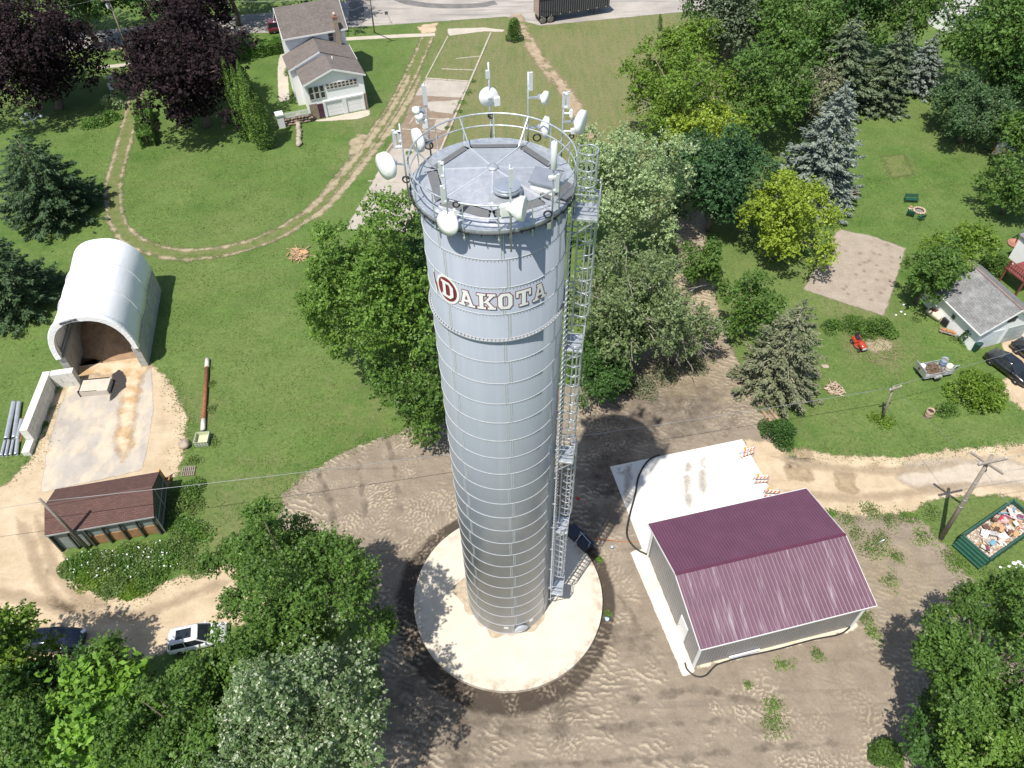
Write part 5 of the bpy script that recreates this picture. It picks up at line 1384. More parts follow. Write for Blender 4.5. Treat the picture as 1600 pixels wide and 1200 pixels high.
mb = MB(); mb.box(gg, -.06, .02, -3.5, -2.6, 3.0, 3.6); mb.build('gable_vent', M('dark_vent', (.06, .06, .065), .6), t)
# red deck and white house corner at the right frame edge
dk = Fr(G(1600, 468), 20)
t = thing('deck_house', 'white house corner with red brown wooden deck at the right frame edge', 'house', dk(3, 3))
mb = MB(); mb.box(dk, 2.9, 9, 3.2, 5.4, 0, 3.2); mb.build('wall', m_side_w, t)
mb = MB(); mb.slab([dk(2.7, 3.0, 3.25), dk(9.5, 3.0, 3.25), dk(9.5, 5.6, 3.6), dk(2.7, 5.6, 3.6)], .14); mb.build('roof', m_groof, t)
m_red = M('red_deck_paint', (.20, .055, .045), .7, var=.2)
mb = MB(); mb.box(dk, -.6, 6, .6, 3.15, 1.9, 2.05); d = mb.build('deck', m_red, t)
for u, v in ((-.5, .7), (2.4, .7), (5.6, .7), (-.5, 3.0)): MB().bar(dk(u, v, 0), dk(u, v, 2.95), .14).build('deck_post', m_red, d)
mb = MB()
for i in range(22): mb.bar(dk(-.5 + i * .28, .68, 2.05), dk(-.5 + i * .28, .68, 2.9), .05)
mb.bar(dk(-.6, .68, 2.95), dk(6, .68, 2.95), .12, .06); mb.bar(dk(-.5, .7, 2.95), dk(-.5, 3.1, 2.95), .12, .06)
for i in range(8): mb.bar(dk(-.5, .9 + i * .28, 2.05), dk(-.5, .9 + i * .28, 2.9), .05)
mb.build('deck_rail', m_red, d)
# small white shed half hidden in trees top right
ws = Fr(G(1476, 52), 20); t = thing('garden_shed', 'white shed half hidden among trees at the top right', 'shed', ws(2, 2)); mb = MB(); walls_gable(mb, ws, 0, 6.5, 0, 4, 2, 2.6, 3.9); mb.build('wall', m_side_w, t)
mb = MB(); roof_gable(mb, ws, -.3, 6.8, -.4, 4.4, 2, 2.5, 4.0); mb.build('roof', M('pale_roof', (.42, .41, .40), .8, var=.15), t); mb = MB(); mb.box(ws, 2.0, 2.9, -.05, .03, 0, 2.1); mb.build('door', M('grey_door', (.3, .3, .3), .6), t)
# building corner peeping out top right and at the left edge
# ================================================================== vehicles
m_tyre = M('tyre_rubber', (.018, .018, .018), .8, var=.2)
m_rim = M('alloy_rim', (.50, .51, .52), .3, .7, var=.1)
m_lamp = M('headlamp_lens', (.65, .67, .68), .12, var=.05)
m_tail = M('tail_lens', (.14, .008, .008), .2, var=.1)
def wheel(par, x, y, r=.33, w=.22, rim=True, name='wheel'):
    mb = MB(); s = 1 if y > 0 else -1
    mb.lathe([(r * .62, -w / 2), (r * .95, -w / 2), (r, -w / 3), (r, w / 3), (r * .95, w / 2), (r * .62, w / 2)], (x, y, r), 20, (0, 1, 0))
    wh = mb.build(name, m_tyre, par)
    if rim:
        mb = MB(); mb.lathe([(r * .62, w * .30), (r * .58, w * .42), (.06, w * .52), (.02, w * .55)], (x, y, r), 16, (0, s, 0)); mb.build('rim', m_rim, wh)
    return wh
def paint(name, col): return M(name, col, .22, .0, var=.03, scale=1, spec=.6, coat=.8)
def car(name, label, cat, col, prof, cabin, group=None, L=4.6, W=1.82, sunroof=False, pname='car_paint'):
    """prof: (x, z of hood line, half width factor); cabin: glass and roof stations (x, z, half width)"""
    t = thing(name, label, cat, (0, 0, 0), group); pm = paint(pname, col)
    rings = []
    for x, z, k in prof:
        hw = W / 2 * k; z0 = .22
        ring = [(x, -hw * .86, z0), (x, -hw, z0 + .18), (x, -hw * 1.0, z0 + (z - z0) * .62), (x, -hw * .93, z - .04), (x, -hw * .75, z), (x, 0, z + .025),
                (x, hw * .75, z), (x, hw * .93, z - .04), (x, hw * 1.0, z0 + (z - z0) * .62), (x, hw, z0 + .18), (x, hw * .86, z0), (x, 0, z0 - .02)]
        rings.append(ring)
    mb = MB(); mb.loft(rings, True); body = mb.build('body', pm, t)
    # glasshouse: from beltline up
    belt, xs0, xs1, xr0, xr1, zr, wb, wr = cabin
    def ringat(f, inset=0): pass
    lo = [(xs0, -wb * .8), (xs0 + .12, -wb), (xs1 - .12, -wb), (xs1, -wb * .8), (xs1, wb * .8), (xs1 - .12, wb), (xs0 + .12, wb), (xs0, wb * .8)]
    hi = [(xr0, -wr * .82), (xr0 + .1, -wr), (xr1 - .1, -wr), (xr1, -wr * .82), (xr1, wr * .82), (xr1 - .1, wr), (xr0 + .1, wr), (xr0, wr * .82)]
    mb = MB(); mb.loft([[(x, y, belt) for x, y in lo], [(x, y, zr) for x, y in hi]], False); g = mb.build('windows', m_glass, t)
    mb = MB(); mb.loft([[(x * 1.0, y * 1.01, zr - .03) for x, y in hi], [(x, y, zr + .03) for x, y in hi], [(x * .96 + .04 * (xr0 + xr1) / 2, y * .85, zr + .065) for x, y in hi]], True); rf = mb.build('roof', pm, t)
    for i in (1, 2, 5, 6): MB().bar((lo[i][0], lo[i][1] * 1.01, belt - .02), (hi[i][0], hi[i][1] * 1.01, zr), .07, .05).build('pillar', pm, t)
    for sgn in (-1, 1): xm = (xr0 + xr1) / 2; MB().bar((xm, sgn * wb * 1.005, belt), (xm, sgn * wr * 1.01, zr), .06, .04).build('pillar', pm, t)
    if sunroof:
        xm = (xr0 + xr1) / 2; mb = MB(); mb.hexa([(xm - .15 - .45, -wr * .6, zr + .03), (xm - .15 + .75, -wr * .6, zr + .03), (xm - .15 + .75, wr * .6, zr + .03), (xm - .15 - .45, wr * .6, zr + .03)], [(xm - .6, -wr * .6, zr + .078), (xm + .6, -wr * .6, zr + .078), (xm + .6, wr * .6, zr + .078), (xm - .6, wr * .6, zr + .078)]); mb.build('sunroof', m_glass, rf)
    x0, x1 = prof[0][0], prof[-1][0]
    for sgn in (-1, 1):
        for xx in (x0 + .9, x1 - .95): wheel(t, xx, sgn * (W / 2 - .10))
        mb = MB(); mb.bar((x1 - .22, sgn * W * .36, .68), (x1 - .02, sgn * W * .30, .64), .34, .14); mb.build('headlight', m_lamp, t)
        mb = MB(); mb.bar((x0 + .02, sgn * W * .36, .74), (x0 + .10, sgn * W * .41, .75), .10, .12); mb.build('taillight', m_tail, t)
        mb = MB(); mb.bar((xs1 - .45, sgn * (wb + .02), belt + .06), (xs1 - .42, sgn * (wb + .22), belt + .1), .14, .12); mb.build('mirror', pm, t)
    mb = MB(); mb.bar((x1 - .01, -.4, .45), (x1 - .01, .4, .45), .05, .2); mb.build('grille', m_black, t)
    return t
SEDAN = ([(-2.3, .62, .72), (-2.2, .86, .9), (-1.6, .98, .98), (-.8, .98, 1), (.6, .97, 1), (1.2, .92, .98), (1.8, .82, .94), (2.2, .70, .84), (2.33, .52, .66)], (.93, -1.75, 1.12, -.85, .28, 1.38, .80, .62))
SUV = ([(-2.25, .70, .84), (-2.2, .98, .95), (-1.6, 1.06, 1), (.6, 1.05, 1), (1.3, 1.0, .98), (1.9, .92, .94), (2.2, .78, .86), (2.3, .55, .72)], (1.02, -2.12, 1.18, -1.85, .35, 1.66, .84, .70))
VAN = ([(-2.4, .75, .9), (-2.38, 1.05, .97), (-1.6, 1.08, 1), (.9, 1.06, 1), (1.6, .98, .97), (2.2, .85, .88), (2.4, .6, .74)], (1.02, -2.34, 1.55, -2.18, .55, 1.76, .86, .74))
def head(a, b):
    d = G(*b) - G(*a); return math.atan2(d[1], d[0])
c = car('parked_car', 'white SUV with black sunroof parked under the lower left trees', 'car', (.72, .72, .72), *SUV, sunroof=True, pname='white_car_paint')
place(c, G(312, 1001), head((268, 1008), (350, 990))); c.scale = (.88, .88, .88)
c = car('parked_car', 'dark navy sedan parked half under trees at the lower left', 'car', (.008, .011, .024), *SEDAN, pname='navy_car_paint'); place(c, G(84, 1006), head((40, 1007), (130, 1004)))
c = car('parked_car', 'black sedan with sunroof nearest the white garage, beside the small trailer', 'car', (.012, .012, .013), *SEDAN, sunroof=True, pname='black_car_paint'); place(c, G(1574, 580), head((1540, 555), (1602, 602)))
c2 = dup(c, G(1615, 562), head((1578, 545), (1640, 590)), 'black car at the right frame edge by the grey green garage door')
c = car('parked_van', 'dark red minivan parked on the street beside the white house', 'van', (.13, .012, .022), *VAN, pname='red_van_paint'); place(c, G(444, 48), head((425, 52), (470, 46)))

# ---- old semi trailer on the street
tf = Fr(G(842, 39), 18); TL = 12.3
t = thing('semi_trailer', 'rusty brown and black corrugated open semi trailer parked on the street', 'trailer', tf(6, 1.2))
m_tside = m_ribbed('black_trailer_side', (.028, .032, .042), .38, 18, .55)
mb = MB(); mb.box(tf, 0, TL, 0, .10, 1.15, 3.85); mb.box(tf, 0, TL, 2.4, 2.5, 1.15, 3.85); sd = mb.build('side_panel', m_tside, t)
mb = MB()
for i in range(33): mb.bar(tf(.12 + i * .378, -.03, 1.2), tf(.12 + i * .378, -.03, 3.8), .06, .06)
mb.bar(tf(0, -.02, 3.85), tf(TL, -.02, 3.85), .12, .12); mb.build('side_rib', M('black_rust', (.035, .034, .038), .6, var=.4, scale=2, col2=(.15, .06, .03), c2=(.6, .75)), sd)
for u_ in (0, TL - .12): mb = MB(); mb.box(tf, u_, u_ + .12, .11, 2.39, 1.15, 3.85); mb.build('end_panel', M('pale_rust_end', (.42, .30, .24), .8, var=.2, col2=(.24, .11, .07)), t)
mb = MB(); mb.box(tf, .12, TL - .12, .11, 2.39, 3.5, 3.62); mb.build('load_cover', M('rust_brown_cover', (.19, .075, .055), .85, var=.25, scale=.6, col2=(.25, .12, .09)), t)
mb = MB(); mb.box(tf, .1, TL - .1, .3, 2.2, .95, 1.14); mb.box(tf, .2, 3.2, .5, 2.0, .55, .94); mb.build('chassis', m_black, t)
for i in range(8):
    mb = MB(); mb.box(tf, .4 + i * 1.6, .55 + i * 1.6, -.06, -.005, 1.18, 1.3); mb.build('marker_lamp', M('pale_marker', (.6, .52, .4), .5), sd)
for i in range(2):
    for v in (.18, 2.3):
        mb = MB(); q = tf(.75 + i * 1.3, v, .55); ax = (tf.v[0], tf.v[1], 0); mb.lathe([(.30, -.16), (.53, -.16), (.55, -.1), (.55, .1), (.53, .16), (.30, .16)], q, 20, ax); w = mb.build('wheel', M('dusty_tyre', (.16, .145, .13), .9), t)
        mb = MB(); mb.lathe([(.30, -.02), (.24, -.06), (.02, -.06)], q, 16, ax); mb.build('rim', m_rust, w)
mb = MB(); mb.bar(tf(9.8, .5, 0), tf(9.8, .5, .95), .12); mb.bar(tf(9.8, 2.0, 0), tf(9.8, 2.0, .95), .12); mb.build('landing_leg', m_black, t)

# ---- trailer of brush beside the garage
uf = Fr(G(1441, 598), math.degrees(head((1441, 598), (1492, 588)))); t = thing('utility_trailer', 'small grey utility trailer piled with brown brush and raised tailgate', 'trailer', uf(1.4, .75))
m_gp = M('grey_trailer_paint', (.36, .37, .37), .6, .2, var=.15)
mb = MB(); mb.box(uf, 0, 2.9, 0, 1.5, .48, .56); mb.bar(uf(2.9, .35, .52), uf(3.9, .75, .5), .08); mb.bar(uf(2.9, 1.15, .52), uf(3.9, .75, .5), .08); mb.bar(uf(3.8, .75, .5), uf(4.2, .75, .5), .1); mb.build('bed', m_gp, t)
mb = MB()
for v in (.02, 1.48):
    mb.bar(uf(0, v, .56), uf(0, v, .95), .05); mb.bar(uf(2.9, v, .56), uf(2.9, v, .95), .05); mb.bar(uf(0, v, .95), uf(2.9, v, .95), .05); mb.bar(uf(0, v, .72), uf(2.9, v, .72), .04)
mb.build('side_rail', m_gp, t)
mb = MB(); mb.slab([uf(-.05, 1.52, .55), uf(-.05, -.02, .55), uf(-.22, -.02, 1.5), uf(-.22, 1.52, 1.5)], .05); g = mb.build('tailgate', M('silver_gate', (.48, .49, .50), .5, .4), t)
mb = MB(); mb.lathe([(.12, 0), (.12, .02), (.01, .025)], uf(-.26, .85, 1.15), 12, (-uf.u[0], -uf.u[1], .15)); mb.build('reflector', m_tail, g)
for v in (-.1, 1.6): 
    mb = MB(); mb.lathe([(.15, -.09), (.28, -.09), (.3, 0), (.28, .09), (.15, .09)], uf(1.35, v, .30), 16, (uf.v[0], uf.v[1], 0)); mb.build('wheel', m_tyre, t)
    mb = MB(); mb.hexa([uf(.95, v - .12, .5), uf(1.75, v - .12, .5), uf(1.75, v + .12, .5), uf(.95, v + .12, .5)], [uf(1.05, v - .12, .68), uf(1.65, v - .12, .68), uf(1.65, v + .12, .68), uf(1.05, v + .12, .68)]); mb.build('fender', m_gp, t)
def sticks(name, c, R, n, L, mat, label, cat, zs=.4, r=.018, group=None):
    mb = MB(); rg = random.Random(int(c[0] * 10))
    for _ in range(n):
        a = rg.uniform(0, 6.28); d = R * math.sqrt(rg.random()); x, y = c[0] + d * math.cos(a), c[1] + d * math.sin(a); z = c[2] + .05 + zs * (1 - d / R) * rg.random()
        b_ = rg.uniform(0, 6.28); l = L * rg.uniform(.5, 1.2); dz = rg.uniform(-.15, .2)
        mb.tube([(x - l * .5 * math.cos(b_), y - l * .5 * math.sin(b_), max(c[2] + .03, z - dz)), (x + .05, y, z + .04), (x + l * .5 * math.cos(b_), y + l * .5 * math.sin(b_), max(c[2] + .03, z + dz))], rg.uniform(.6, 1.4) * r, 4)
    return tag(mb.build(name, mat, loc=tuple(c)), label, cat, group)
m_brush = M('dry_brush', (.22, .15, .095), .9, var=.4, scale=3)
sticks('brush_pile', np.array(uf(1.35, .75, .56)), .75, 150, .9, m_brush, 'heap of brown dry brush loaded on the grey utility trailer', 'brush', .55)
def barrel(q, r, h, mat, lab, fill=None, name='barrel', cat='barrel'):
    t = thing(name, lab, cat, q); mb = MB(); z = q[2]
    mb.lathe([(r * .97, 0), (r, .02), (r, h * .33), (r * 1.03, h * .35), (r, h * .37), (r, h * .65), (r * 1.03, h * .67), (r, h * .69), (r, h), (r * .93, h), (r * .93, h * .8), (.01, h * .78)], q, 20); mb.build('drum', mat, t)
    if fill: mb = MB(); mb.lathe([(r * .92, h * .8), (r * .5, h * .9), (.01, h * .92)], q, 16); mb.build('contents', fill, t)
    return t
barrel(np.array(uf(2.55, 1.15, .56)), .30, .85, M('blue_grey_drum', (.22, .30, .40), .6), 'blue grey open drum standing at the front of the utility trailer', m_brush)
barrel(np.array(uf(2.6, .42, .56)), .28, .75, M('cream_drum', (.58, .54, .45), .6), 'cream bucket drum beside the blue grey drum on the trailer')
barrel(np.array(uf(.35, 1.15, .56)), .25, .55, M('pale_tub', (.62, .64, .66), .6), 'pale tub in the trailer corner behind the raised tailgate', name='tub', cat='tub')
barrel(G(1449, 651), .33, .92, M('burnt_drum', (.42, .30, .22), .85, var=.3, col2=(.25, .1, .05)), 'rusty open burn barrel on the lawn right of the utility pole', M('char', (.05, .03, .025), .9), 'burn_barrel')
barrel(G(506, 374), .34, .9, M('brown_rust_drum', (.16, .06, .04), .8, var=.3), 'brown rusty barrel standing alone on the left lawn', M('ash', (.3, .26, .24), .9), 'burn_barrel')

# ---- green roll-off dumpster with rubbish
df = Fr(G(1533, 888), 29.9); DL, DW, DH = 6.2, 2.4, 1.35
t = thing('dumpster', 'green open top roll off dumpster full of rubbish at the right edge', 'dumpster', df(DL / 2, DW / 2))
m_dg = M('green_dumpster_paint', (.018, .085, .055), .5, var=.2, scale=2, col2=(.03, .06, .045))
mb = MB(); mb.box(df, .02, DL, 0, .09, .12, DH); mb.box(df, .02, DL, DW - .09, DW, .12, DH); mb.box(df, DL - .09, DL, .1, DW - .1, .12, DH); mb.box(df, .1, DL - .1, .1, DW - .1, .12, .22); mb.build('side', m_dg, t)
mb = MB(); mb.hexa([df(-.35, 0, .12), df(.0, 0, .12), df(.0, DW, .12), df(-.35, DW, .12)], [df(.02, 0, DH), df(.12, 0, DH), df(.12, DW, DH), df(.02, DW, DH)]); g = mb.build('gate', m_dg, t)
mb = MB()
for k in range(4):
    f_ = .12 + k * .26; mb.bar(df(-.40 + .37 * f_, -.02, .15 + 1.2 * f_), df(-.40 + .37 * f_, DW + .02, .15 + 1.2 * f_), .09, .10)
mb.build('gate_rib', M('green_rib', (.03, .11, .075), .5), g)
mb = MB()
for v in (0, DW): mb.bar(df(0, v, DH + .03), df(DL, v, DH + .03), .13, .10)
mb.bar(df(DL - .05, 0, DH + .03), df(DL - .05, DW, DH + .03), .13, .1); mb.bar(df(.06, 0, DH + .03), df(.06, DW, DH + .03), .13, .1)
for i in range(9):
    for v in (-.04, DW + .04): mb.bar(df(.5 + i * .68, v, .15), df(.5 + i * .68, v, DH), .09, .08)
mb.build('rim', M('green_rim', (.035, .095, .07), .5), t)
mb = MB(); mb.box(df, .2, DL - .2, .5, .6, .0, .12); mb.box(df, .2, DL - .2, DW - .6, DW - .5, 0, .12); mb.build('skid', m_black, t)
rg = random.Random(11)
tc = [('white_board', (.78, .77, .74)), ('cardboard', (.42, .26, .13)), ('tan_board', (.52, .40, .26)), ('red_plastic', (.40, .03, .05)), ('pale_pink_foam', (.60, .42, .38)), ('grey_board', (.33, .32, .31)), ('blue_plastic', (.12, .28, .36)), ('dark_wood', (.12, .06, .04)), ('cream_board', (.66, .60, .48)), ('plum_cloth', (.22, .06, .10))]
mats = [M('rubbish_' + n, c_, .75, var=.12) for n, c_ in tc]
mb = MB(); VV = []
mb.lathe([(.01, 0)], (0, 0, 0), 4) if False else None
for i in range(1): mb.hexa([df(.15, .12, .3), df(DL - .12, .12, .3), df(DL - .12, DW - .12, .3), df(.15, DW - .12, .3)], [df(.15, .12, .95), df(DL - .12, .12, 1.0), df(DL - .12, DW - .12, 1.0), df(.15, DW - .12, .95)])
tag(mb.build('rubbish_bed', M('rubbish_mix', (.30, .22, .16), .9, var=.4, scale=3, col2=(.6, .55, .48), c2=(.5, .6)), loc=df(3, 1.2)), 'loose mixed rubbish filling the bottom of the green dumpster', 'rubbish')
words = ['board', 'sheet', 'panel', 'slab', 'plank']
pieces = []
for i in range(66):
    k = rg.choice([0, 0, 0, 1, 1, 2, 3, 4, 4, 5, 6, 7, 8, 8, 9]); u, v = rg.uniform(.6, DL - .5), rg.uniform(.4, DW - .4); z = 1.0 + rg.uniform(0, .42)
    lng = rg.random() < .25
    w_, h_, th_ = (rg.uniform(.9, 1.7), rg.uniform(.07, .14), .05) if lng else (rg.uniform(.25, .8), rg.uniform(.2, .55), rg.uniform(.03, .25))
    a = rg.uniform(0, PI); cu, su = math.cos(a), math.sin(a); tl = rg.uniform(-.35, .35); ux = np.array([cu * math.cos(tl), su * math.cos(tl), math.sin(tl)]); ro = rg.uniform(-.5, .5)
    vx = np.array([-su, cu, 0.0]); nx = np.cross(ux, vx); vx2 = vx * math.cos(ro) + nx * math.sin(ro); nx2 = np.cross(ux, vx2); c0 = np.array(df(u, v, z))
    if lng: w_ = min(w_, 2 * min(u, DL - u, ) , 1.6)
    pieces.append((k, lng, w_, c0, [c0 + ux * sx * w_ / 2 + vx2 * sy * h_ / 2 + nx2 * sz * th_ / 2 for sz in (-1, 1) for sx, sy in ((-1, -1), (1, -1), (1, 1), (-1, 1))]))
cnames = ['white', 'cardboard brown', 'tan', 'red', 'pale pink', 'grey', 'blue', 'dark brown', 'cream', 'plum red']
for i, (k, lng, w_, c0, vs) in enumerate(pieces):
    mb = MB(); mb.hexa(vs[:4], vs[4:])
    tag(mb.build('plank' if lng else 'rubbish_board', mats[k], loc=tuple(c0)), '%s %s among the rubbish in the green dumpster' % (cnames[k], 'long plank' if lng else 'broken board'), 'rubbish', '%s %s in the dumpster' % (cnames[k], 'planks' if lng else 'boards'))
for i, (px, s_) in enumerate((((1585, 880), .22), ((1592, 878), .18), ((1577, 885), .15), ((1596, 884), .2), ((1563, 886), .12), ((1588, 888), .14))):
    tag(MB().rock(tuple(G(*px, s_ * .4)), s_, (1, .8, .5), i, 5).build('litter', m_white, loc=tuple(G(*px))), 'scrap of white litter on the ground beside the dumpster', 'litter', 'white litter by the dumpster')

# ---- ride-on mower
t = thing('lawn_tractor', 'small red lawn tractor standing in rough grass near the garden plot', 'lawn tractor', (0, 0, 0))
m_rp = paint('mower_red', (.42, .05, .022))
mb = MB(); mb.loft([[(x, -w_, .35), (x, -w_, z - .06), (x, -w_ * .7, z), (x, w_ * .7, z), (x, w_, z - .06), (x, w_, .35)] for x, w_, z in ((.2, .26, .88), (.5, .27, .86), (.85, .25, .78), (.95, .22, .66))], True); hd = mb.build('hood', m_rp, t)
mb = MB(); mb.hexa([(.955, -.2, .42), (.985, -.2, .42), (.985, .2, .42), (.955, .2, .42)], [(.955, -.2, .64), (.975, -.2, .64), (.975, .2, .64), (.955, .2, .64)]); mb.build('headlight', m_lamp, hd)
mb = MB(); mb.hexa([(-.85, -.42, .45), (-.1, -.42, .45), (-.1, .42, .45), (-.85, .42, .45)], [(-.8, -.4, .72), (-.2, -.36, .62), (-.2, .36, .62), (-.8, .4, .72)]); mb.box(WF, -.1, .25, -.38, .38, .30, .36); mb.build('body', m_rp, t)
mb = MB(); mb.hexa([(-.6, -.2, .72), (-.2, -.2, .70), (-.2, .2, .70), (-.6, .2, .72)], [(-.62, -.22, .82), (-.2, -.22, .80), (-.2, .22, .80), (-.62, .22, .82)]); mb.hexa([(-.72, -.2, .8), (-.62, -.2, .8), (-.62, .2, .8), (-.72, .2, .8)], [(-.80, -.2, 1.15), (-.72, -.2, 1.15), (-.72, .2, 1.15), (-.80, .2, 1.15)]); mb.build('seat', m_black, t)
mb = MB(); mb.tube([(.22, 0, .8), (.02, 0, 1.02)], .025, 6); mb.tube([(.02 + .08 * math.sin(a) , .17 * math.cos(a), 1.02 + .13 * math.sin(a)) for a in np.linspace(0, 2 * PI, 16, endpoint=False)], .018, 5, True); mb.build('steering_wheel', m_black, t)
mb = MB(); mb.lathe([(.46, .14), (.48, .16), (.48, .28), (.44, .30)], (.1, 0, 0), 24); mb.build('mower_deck', M('rust_deck', (.2, .06, .04), .7), t)
for y in (-.38, .38): wheel(t, -.5, y, .26, .2); wheel(t, .72, y * .95, .18, .14)
place(t, G(1340, 541), head((1331, 528), (1346, 548)))

# ---- patio set and fire ring on the right lawn
m_pgreen = M('dark_green_enamel', (.012, .075, .055), .5, var=.1)
def chair(w, lab, px, rz, group=None):
    t = thing('garden_bench' if w > 1 else 'garden_chair', lab, 'bench' if w > 1 else 'chair', (0, 0, 0), group)
    mb = MB()
    for i in range(5): mb.box(WF, -w / 2, w / 2, -.25 + i * .1, -.17 + i * .1, .43, .46)
    mb.build('seat', m_pgreen, t); mb = MB()
    for i in range(4): z = .52 + i * .11; mb.hexa([(-w / 2, .27 + i * .02, z), (w / 2, .27 + i * .02, z), (w / 2, .30 + i * .02, z), (-w / 2, .30 + i * .02, z)], [(-w / 2, .28 + i * .02, z + .08), (w / 2, .28 + i * .02, z + .08), (w / 2, .31 + i * .02, z + .08), (-w / 2, .31 + i * .02, z + .08)])
    mb.build('backrest', m_pgreen, t)
    for x in (-w / 2 + .03, w / 2 - .03):
        for y in (-.22, .27): mb = MB(); mb.bar((x, y, 0), (x, y + (.08 if y > 0 else 0), .95 if y > 0 else .64), .04); mb.build('leg', m_pgreen, t)
        mb = MB(); mb.bar((x, -.26, .65), (x, .3, .65), .06, .03); mb.build('armrest', m_pgreen, t)
    return place(t, G(*px), rz)
chair(1.5, 'dark green garden bench behind the stone fire ring', (1422, 316), -.1)
chair(.85, 'dark green garden chair in front of the small plant stand', (1421, 338), 2.6)
chair(.62, 'small dark green chair nearest the viewer by the fire ring', (1437, 344), 3.5)
fq = G(1436, 330); t = thing('fire_ring', 'round tan stone fire ring on the right lawn', 'fire ring', fq); mb = MB()
for k in range(18): a = 2 * PI * k / 18; mb.rock((fq[0] + .62 * math.cos(a), fq[1] + .62 * math.sin(a), .12), .13, (1, 1, .9), k, 5)
mb.build('stones', M('fire_stone', (.44, .34, .25), .9, var=.2, scale=4), t); mb = MB(); mb.lathe([(.55, .03), (.3, .06), (.01, .07)], fq, 20); mb.build('ash', M('grey_ash', (.2, .17, .16), .95, var=.3, scale=5), t)
q = G(1420, 331); t = thing('plant_stand', 'small pale stool with a pot beside the fire ring', 'plant stand', q); mb = MB()
for a in (0, 2.1, 4.2): mb.bar((q[0] + .2 * math.cos(a), q[1] + .2 * math.sin(a), 0), (q[0] + .12 * math.cos(a), q[1] + .12 * math.sin(a), .5), .05)
mb.lathe([(.22, .5), (.22, .54)], q, 16); mb.build('stool', M('cream_paint', (.62, .58, .48), .7), t); mb = MB(); mb.lathe([(.12, .54), (.18, .75), (.15, .75), (.01, .7)], q, 14); mb.build('pot', M('terracotta', (.40, .2, .13), .8), t)
# planter with post and flag, bird feeder
q = G(1585, 382); t = thing('round_planter', 'round brick edged flower planter with a tall pole at the right edge', 'planter', q); mb = MB()
mb.lathe([(.75, 0), (.78, .25), (.68, .27), (.65, .18), (.01, .2)], q, 28); mb.build('ring', M('brick_ring', (.38, .17, .12), .85, var=.25, scale=4), t); mb = MB(); mb.tube([q, q + np.array([.1, .1, 4.6])], .05, 8); mb.build('pole', M('grey_green_pole', (.3, .36, .34), .5), t)
mb = MB(); mb.slab([tuple(q + np.array([.1, .1, 4.5])), tuple(q + np.array([.12, .1, 3.8])), tuple(q + np.array([-.9, -.5, 3.6])), tuple(q + np.array([-.95, -.5, 4.2]))], .015); mb.build('pennant', M('pale_pennant', (.5, .5, .48), .8), t)
# rotary clothes dryer and garden things at the upper left
q = G(58, 203); t = thing('clothes_dryer', 'white rotary clothes dryer standing on the upper left lawn', 'clothes dryer', q); mb = MB(); mb.tube([q, q + np.array([0, 0, 2.1])], .035, 8); mb.build('pole', m_white, t); mb = MB()
tips = []
for k in range(6): a = k * PI / 3 + .3; tp = q + np.array([1.3 * math.cos(a), 1.3 * math.sin(a), 1.95]); tips.append(tp); mb.tube([q + np.array([0, 0, 1.3]), q + np.array([.7 * math.cos(a), .7 * math.sin(a), 1.75]), tp], .022, 5)
mb.tube(tips, .012, 4, True); mb.build('arm', m_white, t)
for k in (0, 2, 4): mb = MB(); mb.lathe([(.12, -.3), (.22, -.25), (.16, 0), (.01, .03)], tips[k], 10); mb.build('hanging_pot', m_white, t)
for px, lab in (((177, 153), 'white garden flag on a short pole in the upper left flower bed'), ((176, 140), 'grey garden flag behind the flower bed in tree shade')):
    q = G(*px); t = thing('garden_flag', lab, 'flag', q); mb = MB(); mb.tube([q, q + np.array([0, 0, 2.3])], .03, 6); mb.build('pole', m_galv, t); mb = MB(); mb.slab([tuple(q + np.array([.03, 0, 2.25])), tuple(q + np.array([.03, 0, 1.2])), tuple(q + np.array([.5, .15, 1.1])), tuple(q + np.array([.55, .15, 2.05]))], .015); mb.build('cloth', M('flag_white', (.68, .7, .72), .8), t)
# campers at right: flame painted trailer and grey one
ff = Fr(G(1546, 246), -32); t = thing('flame_trailer', 'small twin axle trailer with red and orange flame paint by round tree', 'trailer', ff(1.2, .8)); mb = MB()
mb.hexa([ff(0, 0, .5), ff(2.6, 0, .5), ff(2.6, 1.6, .5), ff(0, 1.6, .5)], [ff(.1, .1, 1.6), ff(2.4, .1, 1.5), ff(2.4, 1.5, 1.5), ff(.1, 1.5, 1.6)])
m_fl, nt_ = newmat('flame_paint'); tt = NT(nt_); co_ = tt.obj(); n_ = tt.noise(tt.scaled(co_, (1.2, 1.2, 2.2)), 1.3, 3, .5, 1.0)
nt_.links.new(tt.bsdf(tt.mix(tt.ramp(n_, .5, .54), tt.mix(tt.ramp(n_, .42, .46), (.45, .03, .015), (.62, .25, .03)), (.68, .64, .6)), .4), tt.n('ShaderNodeOutputMaterial').inputs[0])
mb.build('body', m_fl, t)
mb = MB(); mb.hexa([ff(.3, .2, 1.6), ff(2.1, .2, 1.52), ff(2.1, 1.4, 1.52), ff(.3, 1.4, 1.6)], [ff(.4, .3, 1.9), ff(1.4, .3, 1.85), ff(1.4, 1.3, 1.85), ff(.4, 1.3, 1.9)]); mb.build('cover', m_white, t); mb = MB(); mb.box(ff, 1.45, 2.0, .5, 1.1, 1.56, 1.9); mb.build('hatch', m_black, t)
for u in (.75, 1.6):
    for v in (-.05, 1.65): mb = MB(); mb.lathe([(.15, -.1), (.32, -.1), (.34, 0), (.32, .1), (.15, .1)], ff(u, v, .34), 16, (ff.v[0], ff.v[1], 0)); mb.build('wheel', m_tyre, t)
mb = MB(); mb.bar(ff(0, .8, .5), ff(-1.1, .8, .45), .1); mb.build('hitch', m_black, t)
